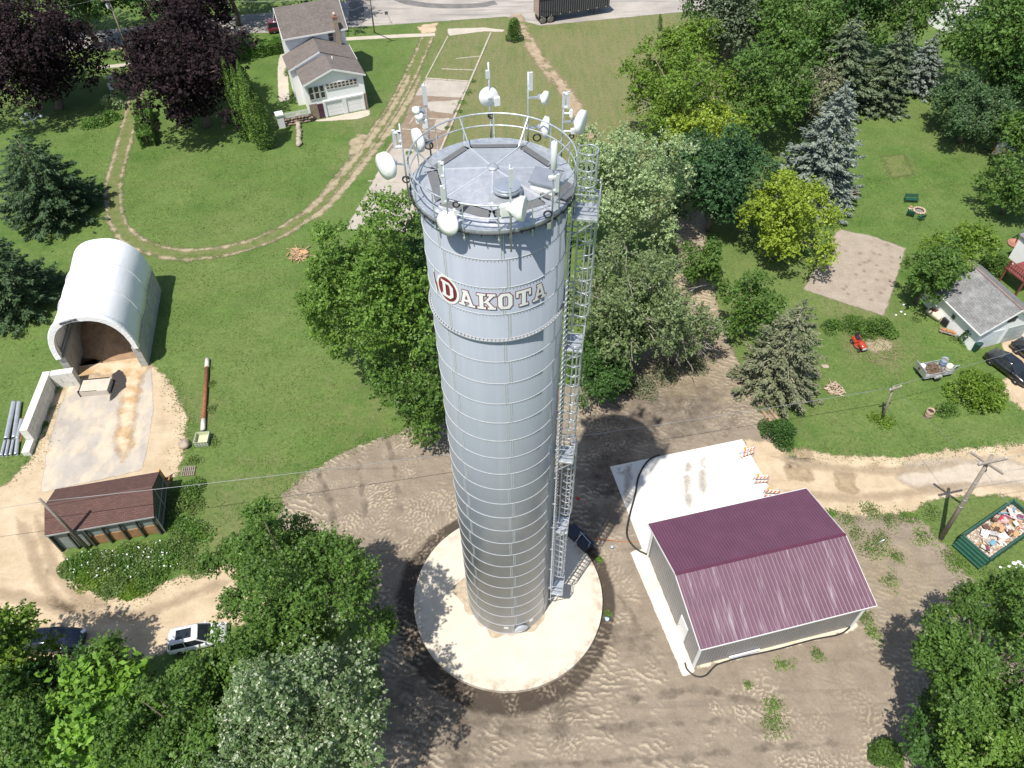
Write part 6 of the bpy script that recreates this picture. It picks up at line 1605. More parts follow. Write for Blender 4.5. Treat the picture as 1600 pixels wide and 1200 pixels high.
cf = Fr(G(1557, 222), 48); t = thing('camper', 'pale grey camper shell half hidden behind the round tree', 'camper', cf(1.5, .8)); mb = MB(); mb.loft([[cf(u, -w_, .4), cf(u, -w_, z * .8), cf(u, -w_ * .8, z), cf(u, w_ * .8, z), cf(u, w_, z * .8), cf(u, w_, .4)] for u, w_, z in ((0, .85, 1.5), (.3, .95, 2.0), (3.0, .95, 2.0), (3.4, .85, 1.4))], False); mb.build('shell', M('grey_camper', (.42, .42, .42), .5, var=.08), t)
mb = MB(); mb.box(cf, .8, 1.5, -.965, -.95, 1.1, 1.5); mb.box(cf, 1.9, 2.6, -.965, -.95, 1.1, 1.5); mb.build('window', m_glass, t)
# bins and junk along the garage wall
def wbin(q, rz, lab):
    t = thing('wheelie_bin', lab, 'bin', (0, 0, 0)); mb = MB(); mb.hexa([(-.25, -.3, .08), (.25, -.3, .08), (.25, .25, .08), (-.25, .25, .08)], [(-.32, -.36, 1.0), (.32, -.36, 1.0), (.32, .36, 1.0), (-.32, .36, 1.0)]); mb.build('bin_body', M('dark_green_bin', (.012, .05, .04), .5), t)
    mb = MB(); mb.hexa([(-.34, -.39, 1.0), (.34, -.39, 1.0), (.34, .4, 1.0), (-.34, .4, 1.0)], [(-.33, -.37, 1.05), (.33, -.37, 1.05), (.3, .38, 1.12), (-.3, .38, 1.12)]); mb.build('lid', M('bin_lid', (.018, .06, .05), .4), t)
    for x in (-.28, .28): mb = MB(); mb.lathe([(.03, -.04), (.11, -.04), (.11, .04), (.03, .04)], (x, .25, .11), 12, (1, 0, 0)); mb.build('wheel', m_tyre, t)
    return place(t, q, rz)
wbin(G(1521, 547), .5, 'dark green wheeled bin at the white garage corner')
def junk(name, px, lab, cat, fn):
    q = G(*px); t = thing(name, lab, cat, q); fn(t, q); return t
def j_mower(t, q):
    f = Fr(q, 120); mb = MB(); mb.loft([[f(u, -w_, .15), f(u, -w_, z), f(u, 0, z + .15), f(u, w_, z), f(u, w_, .15)] for u, w_, z in ((-.8, .3, .5), (-.4, .42, .7), (.3, .42, .65), (.8, .3, .4))], True); mb.build('hull', M('cream_hull', (.62, .56, .40), .6, var=.1), t)
    mb = MB(); mb.loft([[f(u, -w_, z), f(u, 0, z + .1), f(u, w_, z)] for u, w_, z in ((-.1, .2, .75), (.3, .25, .78), (.6, .2, .62))], True); mb.build('seat', M('maroon_seat', (.2, .03, .04), .6), t)
junk('riding_mower', (1458, 495), 'cream riding mower parked at the far end of the garage wall', 'mower', j_mower)
def j_stove(t, q):
    f = Fr(q, 25); mb = MB(); mb.box(f, -.4, .3, -.35, .35, .0, .8); mb.build('box', M('black_iron', (.02, .02, .02), .6), t); mb = MB(); mb.lathe([(.42, -.1), (.45, 0), (.42, .1), (.01, .12)], (q[0] + .35, q[1] + .25, .55), 18, (1, -.6, .3)); mb.build('rust_disc', m_rust, t)
junk('iron_stove', (1477, 507), 'black iron stove with rusty round disc by the garage wall', 'stove', j_stove)
def j_cart(t, q):
    f = Fr(q, -28); mb = MB(); mb.box(f, -.75, .75, -.35, .35, .25, .32); mb.build('bed', m_wood, t); mb = MB()
    for i in range(7): mb.rock(f(-.55 + i * .18, random.uniform(-.15, .15), .42), .16, (1, .8, .8), i, 5)
    mb.build('clay_pots', M('clay_orange', (.42, .2, .08), .8, var=.2), t)
    for u in (-.5, .5): mb = MB(); mb.bar(f(u, -.3, 0), f(u, -.3, .25), .08); mb.bar(f(u, .3, 0), f(u, .3, .25), .08); mb.build('leg', m_wood, t)
junk('garden_cart', (1479, 521), 'wooden cart of orange clay pots beside the garage wall', 'cart', j_cart)
def j_tarp(t, q):
    f = Fr(q, 20); mb = MB(); mb.rock(f(0, 0, .35), .75, (1, .6, .6), 3, 8); mb.build('tarp', M('grey_blue_tarp', (.30, .36, .38), .6, var=.2), t); mb = MB(); mb.rock(f(-.5, .3, .4), .3, (1, 1, 1), 5, 6); mb.build('bundle', M('red_brown_bundle', (.25, .10, .07), .8), t)
junk('tarp_heap', (1466, 488), 'grey blue tarpaulin heap under the tree by the garage', 'tarp', j_tarp)
t = thing('bicycle', 'old bicycle frame lying in front of the pale blue garage door', 'bicycle', G(1540, 541)); f0 = Fr(G(1540, 541), 12); mb = MB()
for u in (-.5, .5): mb.tube([f0(u + .32 * math.cos(a), .32 * math.sin(a), .08 + .05 * math.sin(a)) for a in np.linspace(0, 2 * PI, 18, endpoint=False)], .022, 5, True)
mb.tube([f0(-.5, 0, .08), f0(0, .2, .14), f0(.5, 0, .08)], .025, 5); mb.tube([f0(-.5, 0, .08), f0(-.05, -.2, .1), f0(0, .2, .14)], .022, 5); mb.build('frame', M('tan_metal', (.35, .25, .17), .6), t)
# logs, stump, chips
def logs(pxs, r, lab, group=None):
    for i, (a, b_) in enumerate(pxs):
        a3, b3 = G(*a, r + .02), G(*b_, r + .02); mb = MB(); d = b3 - a3; mb.lathe([(r, 0), (r * .9, np.linalg.norm(d))], a3, 10, d)
        tag(mb.build('log', M('cut_log', (.32, .22, .15), .9, var=.3, scale=3, bump=.4), loc=tuple((a3 + b3) / 2)), lab[i], 'log', group)
logs([((1195, 645), (1214, 668)), ((1190, 640), (1206, 662)), ((1203, 640), (1218, 658))], .16, ['longest cut log lying at the lawn corner by the dark shrub', 'cut log on the soil side of the log group by the shrub', 'short cut log on the lawn side of the log group'], 'cut logs by the shrub')
sticks('stump_pile', G(466, 398), 1.15, 60, 1.2, M('split_wood', (.42, .28, .16), .9, var=.35, scale=3), 'pale split wood and chips lying on the left lawn', 'wood pile', .25, .05)
tag(MB().rock(tuple(G(475, 394, .12)), .55, (1.1, .7, .4), 8).build('tree_stump', M('stump_wood', (.46, .28, .14), .9, var=.25, scale=3), loc=tuple(G(475, 394))), 'orange cut tree stump beside the split wood', 'stump')
sticks('firewood_heap', G(1304, 608), .75, 40, .9, M('pale_bark', (.42, .32, .24), .9, var=.3, scale=3), 'pale heap of bark and wood left of the middle utility pole', 'wood pile', .3, .06)
tag(MB().rock(tuple(G(1289, 572, .08)), .35, (1, .8, .3), 2).build('flat_stone', M('tan_boulder', (.36, .29, .22)), loc=tuple(G(1289, 572))), 'flat tan stone in the grass beside the browning spruce', 'stone')
sticks('cut_branches', G(1368, 548), 2.6, 60, 1.2, M('dead_stalk', (.36, .27, .17), .9, var=.3), 'dry brown stalks scattered right of the red lawn tractor', 'brush', .12, .015)
tag(MB().rock(tuple(G(903, 779, .1)), .16, (1, 1, .8), 1, 6).build('red_valve_cap', M('red_valve', (.5, .02, .03), .5), loc=tuple(G(903, 779))), 'small red valve cap on the dark soil right of the tower', 'valve')
for px, s_, lab in (((1412, 476), .12, 'a'), ((1421, 480), .12, 'a'), ((1408, 487), .12, 'a'), ((1414, 491), .1, 'a'), ((1400, 492), .1, 'a')):
    tag(MB().rock(tuple(G(*px, s_ * .6)), s_, (1, 1, .6), 2, 5).build('white_pot', m_white, loc=tuple(G(*px))), 'tiny white object on the grass between garden plot and garage', 'litter', 'white bits on the grass')
q = G(956, 857, -.2); mb = MB(); mb.lathe([(.13, 0), (.13, .1), (.09, .13), (.01, .13)], (q[0], q[1], .0), 14); tag(mb.build('valve_box', M('grey_blue_cap', (.38, .44, .52), .6), loc=(q[0], q[1], 0)), 'small grey blue valve lid in the soil between pad and slab', 'valve')
q = G(949, 966, 0); mb = MB(); mb.rock((q[0], q[1], -.1), .2, (1, .8, .5), 3, 6); tag(mb.build('blue_bag', M('pale_blue_plastic', (.35, .48, .62), .5), loc=(q[0], q[1], -.2)), 'crumpled pale blue plastic scrap at the right edge of the tower pad', 'litter')
tag(MB().tube([G(1367, 851), G(1382, 843, .8)], .05, 8).build('marker_pipe', m_galv, loc=tuple(G(1367, 851))), 'short grey pipe sticking out of the weeds right of the grey building', 'pipe')
tag(MB().tube([G(193, 96), G(192, 81, .9)], .045, 6).build('wood_stake', M('stake_wood', (.5, .42, .3), .8), loc=tuple(G(193, 96))), 'thin wooden stake on the grass strip left of the upper left pole', 'stake')
q = G(1330, 306); t = thing('red_bench', 'small red garden seat at the foot of the tall blue spruce', 'bench', q); f0 = Fr(q, 10); mb = MB(); mb.box(f0, -.6, .6, -.3, .25, .4, .46); mb.build('seat', M('faded_red', (.45, .12, .09), .7), t); mb = MB(); mb.box(f0, -.6, .6, .26, .31, .5, .95); mb.build('backrest', M('faded_red', (.45, .12, .09)), t)
for u in (-.5, .5):
    for v in (-.25, .2): mb = MB(); mb.bar(f0(u, v, 0), f0(u, v, .4), .06); mb.build('leg', M('faded_red', (.45, .12, .09)), t)
# mailbox post, road sign and hydrant along the street verge
q = G(613, 38); t = thing('leaning_sign', 'small sign on a leaning post on the verge right of the white house', 'sign', q); mb = MB(); mb.bar(q, q + np.array([-.7, .1, 1.7]), .06); mb.build('post', m_galv, t); mb = MB(); mb.box(Fr(q + np.array([-.75, .1, 0]), 20), -.25, .25, -.02, .02, 1.5, 2.0); mb.build('sign_face', M('dark_sign', (.09, .09, .09), .5), t)

# ================================================================== utility poles and wires
m_pole = M('pole_wood', (.27, .23, .185), .9, var=.2, scale=3, bump=.2)
def upole(label, bpx, tpx, r=.15, arms=(), ins=True, lean=True, h=None):
    b, hh_, q = stand(bpx, tpx)
    if h: hh_ = h; q = G(tpx[0], tpx[1], h)
    t = thing('utility_pole', label, 'utility pole', b, 'wooden utility poles')
    top = np.array(q); mb = MB(); mb.tube([b - np.array([0, 0, .2]), (b + top) / 2, top], [r, r * .85, r * .7], 12); mb.build('pole', m_pole, t)
    ends = []
    d = (top - b) / np.linalg.norm(top - b)
    for (off, ang, L) in arms:
        c = top - d * off; a = rad(ang); v = np.array([math.cos(a), math.sin(a), 0]); nrm = np.array([-v[1], v[0], 0])
        c2 = c - nrm * (r + .05); mb = MB(); mb.bar(c2 - v * L / 2, c2 + v * L / 2, .15, .15); arm = mb.build('crossarm', m_pole, t)
        for s_ in (-.46, .46):
            p = c2 + v * L * s_; ends.append(p + np.array([0, 0, .2])); mb = MB(); mb.lathe([(.03, .05), (.05, .08), (.06, .12), (.04, .16), (.05, .2), (.02, .22)], p, 10); mb.build('insulator', M('grey_porcelain', (.55, .56, .57), .25), arm)
    return t, top, ends
tR, topR, endR = upole('tall utility pole with two crossed arms at the right by the dumpster', (1470, 842), (1550, 712), .19, ((.35, 12, 2.2), (.6, -52, 2.4)), h=10.0)
mb = MB(); p = topR - np.array([0, 0, 1.8]); mb.lathe([(.05, 0), (.08, .1), (.06, .3)], p + np.array([.25, -.1, 0]), 10); mb.bar(p, p + np.array([.3, -.1, .1]), .05); mb.lathe([(.05, 0), (.08, .1), (.06, .3)], p + np.array([.3, .15, -.4]), 10); mb.build('cutout', m_black, tR)
mb = MB()
for zz in (.42, .5, .7): pp = G(1470, 842) * (1 - zz) + topR * zz; mb.lathe([(.20 - .06 * zz, 0), (.20 - .06 * zz, .1)], pp, 12)
mb.build('band', m_galv, tR)
tM, topM, endM = upole('shorter utility pole with one small arm on the lawn left of burn barrel', (1378, 655), (1397, 603), .12, ((.15, 20, 1.2),))
tS, topS, endS = upole('leaning bare wooden pole in front of the brown roofed shed', (138, 857), (62, 780), .15)
tL, topL, endL = upole('tall slim utility pole with transformer at the upper left street verge', (204, 88), (168, -4), .15, ((.3, 20, 2.0),))
mb = MB(); q = topL - np.array([.35, .2, 1.5]); mb.lathe([(.2, 0), (.22, .05), (.22, .7), (.18, .75), (.01, .78)], q, 16); mb.bar(q + np.array([.1, .1, .4]), topL - np.array([0, 0, 1.1]), .1); mb.build('transformer', M('pale_transformer', (.55, .58, .6), .5), tL)
tH, topH, endH = upole('slim utility pole on the street verge right of the white house', (585, 50), (578, -2), .13, ((.2, 20, 1.6),), h=7.5)
mw = M('wire_metal', (.30, .31, .32), .5, .4)
def wire(a, b_, sag, lab, r=.013, group='overhead wires'):
    a, b_ = np.array(a, float), np.array(b_, float); n = 22
    pts = [a + (b_ - a) * k / n - np.array([0, 0, 4 * sag * (k / n) * (1 - k / n)]) for k in range(n + 1)]
    mb = MB(); mb.tube(pts, r, 4); tag(mb.build('overhead_wire', mw, loc=tuple(a)), lab, 'wire', group)
wire(topS - np.array([0, 0, .3]), topM - np.array([0, 0, .2]), .9, 'long overhead wire from the leaning shed pole past the tower to middle pole', .022)
wire(topS - np.array([0, 0, .35]), topS + np.array([-30, -4, .2]), .5, 'overhead wire running left out of frame from the leaning pole', .02)
wire(topM, topM + np.array([30, 9, 1.5]), .4, 'overhead wire running right out of frame from the middle pole', .018)
wire(topM - np.array([0, 0, .15]), topR - np.array([0, 0, 1.2]), .3, 'overhead wire between middle pole and tall crossed arm pole', .014)
for e_, l_ in ((endR[1], 'upper'), (endR[3], 'lower')): wire(e_, e_ + np.array([30, 5, .5]), .5, 'wire leaving right from the %s arm of the crossed arm pole' % l_, .014)
wire(topR - np.array([0, 0, 1.5]), topR + np.array([6, -30, 0]), .5, 'wire dropping towards the viewer from the crossed arm pole', .012)
wire(topL, topH + np.array([0, 0, .5]), .8, 'street wire from the upper left pole to the pole by the house', .02)
wire(topH, topH + np.array([38, 9, .5]), .8, 'street wire running right from the pole by the house', .02)
wire(topH - np.array([0, 0, .3]), hh(8.3, 12.3, 8.6), .5, 'service wire from the street pole to the white house', .015)
wire(topL, topL + np.array([-40, -14, 0]), .8, 'street wire running left out of frame from the upper left pole', .02)
# ================================================================== trees and plants
def nrmz(a): return a / (np.linalg.norm(a, axis=-1, keepdims=True) + 1e-9)
def leafquads(rg, p, s, up=.5, asp=.55, outw=None, jit=.5):
    n = len(p)
    nr = rg.normal(0, 1, (n, 3)); nr[:, 2] = np.abs(nr[:, 2]) * .6 + up
    if outw is not None: nr += outw * .6
    nr = nrmz(nr); t = nrmz(np.cross(nr, rg.normal(0, 1, (n, 3)))); b = np.cross(nr, t)
    l = (s * rg.uniform(1 - jit, 1 + jit, n))[:, None] * .5
    return np.stack([p - t * l, p + b * l * asp - nr * l * .12, p + t * l, p - b * l * asp - nr * l * .12], 1)

def deciduous(name, label, x, y, zc, R, V, lm, n=9000, leaf=.3, seed=0, lobes=26, group=None, bark=None, bare=0, up=.45, spread=.42, squash=1.0, cat='tree', fill=.2, z0=0.0, twig=1.0):
    rg = np.random.default_rng(seed + 100)
    base = np.array([x, y, z0]); c = np.array([x, y, zc])
    t = thing(name, label, cat, base, group)
    # lobes on the crown surface, mostly upper and outer
    d = nrmz(rg.normal(0, 1, (lobes, 3))); d[:, 2] = np.where(d[:, 2] < -.45, -d[:, 2] * .5, d[:, 2]); d = nrmz(d)
    rr = rg.uniform(.45, .92, lobes) * (1 + .18 * np.sin(3 * np.arctan2(d[:, 1], d[:, 0]) + seed))
    LC = c + d * np.array([R, R, V]) * rr[:, None]
    LR = rg.uniform(.22, .40, lobes) * min(R, V) * (spread / .42) * .86
    # twigs: short sprays growing out of the lobes
    nt_ = int(n / 14 * (1 - fill)); li = rg.choice(lobes, nt_, p=LR ** 2 / (LR ** 2).sum())
    td = nrmz(rg.normal(0, 1, (nt_, 3)) + d[li] * .9 + np.array([0, 0, .45]))
    tp = LC[li] + td * LR[li][:, None] * rg.uniform(.7, 1.0, nt_)[:, None]
    tl = leaf * rg.uniform(1.6, 4.0, nt_) * twig
    m = 14
    f = rg.uniform(-.25, 1, (nt_, m))
    pts = tp[:, None, :] + td[:, None, :] * (f * tl[:, None])[:, :, None] + rg.normal(0, 1, (nt_, m, 3)) * (leaf * .62 * (1.15 - np.clip(f, 0, 1))[:, :, None])
    ow = np.repeat(td[:, None, :], m, 1).reshape(-1, 3)
    pts = pts.reshape(-1, 3)
    k = int(n * fill); dd = nrmz(rg.normal(0, 1, (k, 3))); pf = c + dd * np.array([R, R, V]) * (rg.uniform(.2, .62, k)[:, None])
    pts = np.concatenate([pts, pf]); ow = np.concatenate([ow, dd])
    keep = pts[:, 2] > z0 + .15
    pts, ow = pts[keep], ow[keep]
    quads_obj('crown', leafquads(rg, pts, leaf, up, .58, ow), lm, t)
    # trunk with limbs into the lobes
    mb = MB(); tr = max(.06, R * .055); zb = max(z0 + .3, zc - V * .55)
    mb.tube([base - np.array([0, 0, .1]), (base + [x, y, zb]) / 2 + rg.normal(0, .04 * R, 3) * [1, 1, 0], (x, y, zb), tuple(c + [0, 0, V * .25])], [tr * 1.25, tr, tr * .8, .03], 9)
    for i in range(min(lobes, 16)):
        s = np.array([x, y, zb + (zc - zb) * rg.uniform(0, .7)]); e = LC[i]; mid = s + (e - s) * .5 + np.array([0, 0, .12 * np.linalg.norm(e - s)])
        mb.tube([s, mid, e], [tr * .5, tr * .3, tr * .08], 5)
    mb.build('trunk', bark or m_bark, t)
    if bare:
        mb = MB()
        for i in range(bare):
            dv = nrmz(rg.normal(0, 1, 3) + np.array([0, -.3, .5])); s = c + dv * np.array([R, R, V]) * .35; e = c + dv * np.array([R, R, V]) * rg.uniform(.9, 1.12)
            mb.tube([s, (s + e) / 2 + rg.normal(0, .08 * R, 3), e], [.07, .045, .012], 4)
            for _ in range(3): q = s + (e - s) * rg.uniform(.4, .9); mb.tube([q, q + nrmz(dv + rg.normal(0, .6, 3)) * R * .28], [.03, .008], 3)
        mb.build('bare_branches', M('dead_grey_wood', (.34, .30, .26), .9, var=.2), t)
    return t
m_bark = M('tree_bark', (.16, .125, .095), .95, var=.3, scale=4, bump=.5)

def spruce(name, label, x, y, H, R, lm, n=9000, seed=0, leaf=.34, group=None, droop=.22, bare=False, power=.8, low=.06):
    rg = np.random.default_rng(seed + 500); base = np.array([x, y, 0.0])
    t = thing(name, label, 'tree', base, group)
    tiers = int(H / .55); Q = []
    mb = MB(); mb.tube([base - np.array([0, 0, .1]), base + np.array([0, 0, H * .6]), base + np.array([0, 0, H * .98])], [R * .075, R * .04, .02], 8)
    area = 0; specs = []
    for k in range(tiers):
        f = k / (tiers - 1); z = H * (low + (.97 - low) * f); rk = R * (1 - f) ** power * rg.uniform(.88, 1.08) + .12
        nb = max(5, int(7 + 9 * (1 - f))); ph = rg.uniform(0, 6.28)
        for j in range(nb): specs.append((z + rg.normal(0, .12), rk * rg.uniform(.72, 1.12), ph + 2 * PI * j / nb + rg.normal(0, .15), f))
    tot = sum(s[1] ** 1.35 for s in specs)
    for i, (z, L, a, f) in enumerate(specs):
        m = max(8, int(n * L ** 1.35 / tot)); u = np.array([math.cos(a), math.sin(a), 0]); v = np.array([-u[1], u[0], 0])
        s = rg.uniform(.18, 1, m) ** .7
        lat = rg.normal(0, 1, m) * .22 * L ** .8 * (1.12 - s) + rg.normal(0, .05, m)
        zz = z - droop * L * s + .14 * L * s ** 3 - .22 * np.abs(lat) + rg.normal(0, .07, m)
        p = np.array([x, y, 0]) + u * (s * L)[:, None] + v * lat[:, None]; p[:, 2] = zz
        dirv = nrmz(u * .8 + v * (np.sign(lat) * rg.uniform(.1, .9, m))[:, None] + np.array([0, 0, 1.0]) * rg.normal(-.1, .3, m)[:, None])
        nr = nrmz(np.stack([rg.normal(0, .4, m), rg.normal(0, .4, m), np.ones(m)], -1) + u * .25)
        b = nrmz(np.cross(nr, dirv)); l = (leaf * rg.uniform(.6, 1.25, m))[:, None] * .5
        Q.append(np.stack([p - dirv * l, p + b * l * .42, p + dirv * l, p - b * l * .42], 1))
        if bare and f < .45: mb.tube([(x, y, z), (x + u[0] * L * .5, y + u[1] * L * .5, z - droop * L * .4), (x + u[0] * L * 1.02, y + u[1] * L * 1.02, z - droop * L * .9)], [.06, .04, .01], 4)
    Q = np.concatenate(Q); Q = Q[Q[:, :, 2].min(1) > .05]
    quads_obj('crown', Q, lm, t); mb.build('trunk', m_bark if not bare else M('dead_grey_wood', (.34, .30, .26)), t)
    return t

def shrub(name, label, px, R, V, lm, n=1500, leaf=.18, seed=0, group=None, flowers=None, cat='shrub', rot=0, asp=1.0):
    """low plant as one mesh of leaves rooted on the ground"""
    rg = np.random.default_rng(seed + 900); q = G(*px)
    g0 = float(gz(q[0], q[1]))
    L = 9; lc = rg.normal(0, .45, (L, 2)); pts = []
    for i in range(n):
        k = rg.integers(L); a = rg.uniform(0, 6.28); r = math.sqrt(rg.random()) * .6; h = rg.random() ** .6
        xx = (lc[k, 0] * .8 + r * math.cos(a)) * R; yy = (lc[k, 1] * .8 + r * math.sin(a)) * R * asp
        dd = min(1, math.hypot(xx / R, yy / R / asp)); pts.append((xx * math.cos(rot) - yy * math.sin(rot), xx * math.sin(rot) + yy * math.cos(rot), V * h * math.sqrt(max(.06, 1 - dd * dd)) + .03))
    p = np.array(pts) + np.array([q[0], q[1], g0])
    if flowers is None:
        return tag(quads_obj(name, leafquads(rg, p, leaf, .5), lm, loc=(q[0], q[1], g0)), label, cat, group)
    t = thing(name, label, cat, (q[0], q[1], g0), group)
    quads_obj('leaves', leafquads(rg, p, leaf, .5), lm, t)
    k = rg.choice(n, n // 50); fp = p[k] + np.array([0, 0, .1]); quads_obj('blossoms', leafquads(rg, fp, .12, 1.5, .9), flowers, t)
    return t

LM = dict(
 maple=leafmat('maple_leaves', [(.060, .125, .016), (.105, .185, .028), (.17, .25, .055)]),
 dark=leafmat('dark_green_leaves', [(.022, .058, .012), (.045, .100, .020), (.085, .15, .035)]),
 mid=leafmat('mid_green_leaves', [(.040, .085, .014), (.075, .140, .024), (.12, .19, .04)]),
 deep=leafmat('blue_green_leaves', [(.020, .056, .019), (.042, .096, .034), (.078, .145, .055)]),
 yellow=leafmat('yellow_green_leaves', [(.125, .185, .014), (.20, .265, .026), (.28, .33, .06)]),
 lime=leafmat('lime_green_leaves', [(.066, .124, .012), (.112, .182, .020), (.16, .235, .04)]),
 pale=leafmat('silvery_leaves', [(.125, .185, .065), (.23, .30, .135), (.50, .55, .38)], .4),
 silver=leafmat('silver_olive_leaves', [(.052, .105, .030), (.125, .175, .075), (.56, .58, .44)], .35),
 olive=leafmat('olive_leaves', [(.070, .112, .034), (.135, .180, .070), (.29, .33, .19)]),
 purple=leafmat('purple_leaves', [(.014, .008, .010), (.026, .016, .018), (.048, .032, .032)], .7, .08, .1, .12, g=1.08),
 bright=leafmat('bright_big_leaves', [(.075, .16, .016), (.13, .24, .028), (.19, .31, .06)]),
 spruce=leafmat('spruce_needles', [(.022, .048, .016), (.044, .084, .030), (.082, .13, .05)], .6, .08, .1, g=1.08),
 blue=leafmat('blue_spruce_needles', [(.095, .122, .095), (.19, .226, .185), (.31, .345, .295)], .6, .08, .1, g=1.08),
 grey=leafmat('grey_green_needles', [(.056, .088, .042), (.118, .152, .082), (.185, .215, .13)], .6, .08, .1, g=1.08),
 dying=leafmat('browning_needles', [(.085, .105, .048), (.155, .17, .092), (.26, .235, .16)], .7, .08, .1, g=1.08),
 thuja=leafmat('arborvitae_leaves', [(.050, .105, .015), (.085, .150, .022), (.12, .19, .035)], .6, .1, g=1.2),
 sage=leafmat('sage_green_leaves', [(.034, .072, .024), (.066, .118, .044), (.11, .165, .075)]),
 weed=leafmat('weed_leaves', [(.075, .125, .028), (.11, .165, .045), (.15, .20, .06)]),
 box=leafmat('hedge_leaves', [(.045, .105, .016), (.08, .155, .026), (.12, .20, .04)]))
def D(name, label, px, zc, R, V, lm, n, leaf, seed, **k):
    q = G(px[0], px[1], zc); return deciduous(name, label, q[0], q[1], zc, R * 1.07, V * 1.05, LM[lm], int(n * 1.1), leaf, seed, **k)
def S(name, label, bpx, tip, R, lm, n, seed, **k):
    q, H, _ = stand(bpx, tip); return spruce(name, label, q[0], q[1], H, R, LM[lm], n, seed, **k)
# -- upper left
D('purple_maple', 'large dark purple leaved maple at the upper left corner', (56, 96), 6.8, 8.5, 7.8, 'purple', 34000, .38, 1, lobes=70, spread=.36, fill=.3)
D('purple_maple', 'large dark purple maple left of the white house', (299, 122), 6.8, 7.4, 7.6, 'purple', 32000, .38, 2, lobes=66, spread=.36, fill=.3)
D('purple_maple', 'purple maple at the top edge behind the one beside the house', (298, 16), 7.5, 4.6, 5, 'purple', 12000, .42, 3, lobes=40, fill=.3)
S('spruce_tree', 'broad dark green spruce on the left lawn edge below the purple maple', (92, 336), (26, 208), 6.6, 'spruce', 24000, 1, leaf=.42, power=.52)
S('spruce_tree', 'dark green spruce cut by the left frame edge above the fabric shed', (30, 478), (-30, 352), 5.6, 'spruce', 20000, 2, leaf=.38, power=.58)
def column(name, label, bpx, tips, R, lm, n, seed, leaf=.2):
    """dense flame shaped evergreen with one or more pointed leaders"""
    b_ = G(*bpx); rg = np.random.default_rng(seed); t = thing(name, label, 'tree', b_); Q = []
    for (ox, oy, H, k) in tips:
        m = int(n * k / sum(q[3] for q in tips)); f = rg.random(m) ** .8; a = rg.uniform(0, 2 * PI, m)
        prof = np.sin(np.clip(f * .86 + .14, 0, 1) * PI) ** .75 * (1 - .35 * f)
        r = R * k * prof * (1 + .16 * np.sin(5 * a + 9 * f + seed) + .12 * np.sin(3 * a - 17 * f)) * rg.uniform(.78, 1.04, m)
        p = np.stack([b_[0] + ox + r * np.cos(a), b_[1] + oy + r * np.sin(a), .15 + f * H], -1)
        ow = np.stack([np.cos(a), np.sin(a), .2 + 0 * a], -1)
        Q.append(leafquads(rg, p, leaf, .15, .5, ow * 1.4))
    quads_obj('crown', np.concatenate(Q), lm, t); mb = MB()
    for (ox, oy, H, k) in tips: mb.tube([b_, b_ + [ox, oy, H * .3], b_ + [ox, oy, H * .9]], [.12, .1, .03], 6)
    mb.build('trunk', m_bark, t); return t
column('arborvitae', 'taller left hand arborvitae of the pair beside the garden wall', (386, 219), ((0, 0, 11.0, .8), (.9, -.3, 10.2, .75)), 1.35, LM['thuja'], 9000, 21)
column('arborvitae', 'right hand arborvitae of the pair beside the garden wall', (412, 232), ((0, 0, 10.6, .85), (-.5, .9, 11.2, .6), (.7, .2, 8.0, .7)), 1.75, LM['thuja'], 12000, 22)
# -- big maples left of the tower
D('maple_tree', 'large bright green maple left of the water tower', (604, 482), 9.0, 6.2, 8.6, 'maple', 42000, .24, 5, lobes=52, spread=.34)
D('maple_tree', 'darker green tree tucked close behind the tower on its left', (664, 440), 8, 4.3, 6, 'dark', 11000, .28, 6, lobes=30)
D('broadleaf_tree', 'dark green tree low against the left side of the tower shell', (655, 598), 4.6, 4.0, 4.6, 'mid', 13000, .26, 7, lobes=30)
# -- lower left grove
D('broadleaf_tree', 'tall green tree left of the tower pad, nearest the pad', (472, 940), 8.5, 4.8, 6.4, 'mid', 42000, .185, 8, lobes=52, spread=.30, fill=.15)
D('broadleaf_tree', 'green tree with a pointed top beside the churned soil, above the grove', (400, 885), 4.5, 2.7, 4.0, 'mid', 16000, .18, 9, lobes=24, spread=.36)
D('olive_tree', 'silvery pale leaved tree at the bottom left of the tower pad', (478, 1120), 10, 4.9, 5.8, 'silver', 34000, .19, 10, lobes=60, spread=.32)
D('broadleaf_tree', 'fine leaved green tree in the middle of the lower left grove', (300, 1150), 7, 3.7, 4.8, 'mid', 24000, .19, 11, lobes=44, spread=.34)
D('catalpa_tree', 'bright green big leaved tree at the bottom left among darker ones', (160, 1125), 7, 2.9, 4.0, 'bright', 5200, .40, 12, lobes=26, spread=.36)
D('broadleaf_tree', 'dark green tree overhanging the navy car at the left edge', (-22, 1040), 7.5, 3.4, 5, 'lime', 12000, .26, 13, lobes=30)
D('broadleaf_tree', 'deep green tree in the bottom left corner', (30, 1170), 7, 3.4, 4.4, 'mid', 14000, .22, 14, lobes=26)
D('broadleaf_tree', 'small green tree between the two parked cars at the lower left', (175, 1078), 4.5, 2.3, 3.2, 'mid', 8000, .22, 15, lobes=22)
D('broadleaf_tree', 'green tree covering the back of the white SUV', (408, 1066), 6, 2.4, 4.2, 'mid', 14000, .20, 16, lobes=26)
D('broadleaf_tree', 'green tree left of the white SUV in the dark grove', (88, 1100), 5.0, 2.7, 3.4, 'dark', 9000, .22, 17, lobes=22)
D('broadleaf_tree', 'green leaved tree behind the silvery tree at the bottom edge', (350, 1200), 7, 3.2, 4.4, 'mid', 14000, .20, 18, lobes=26)
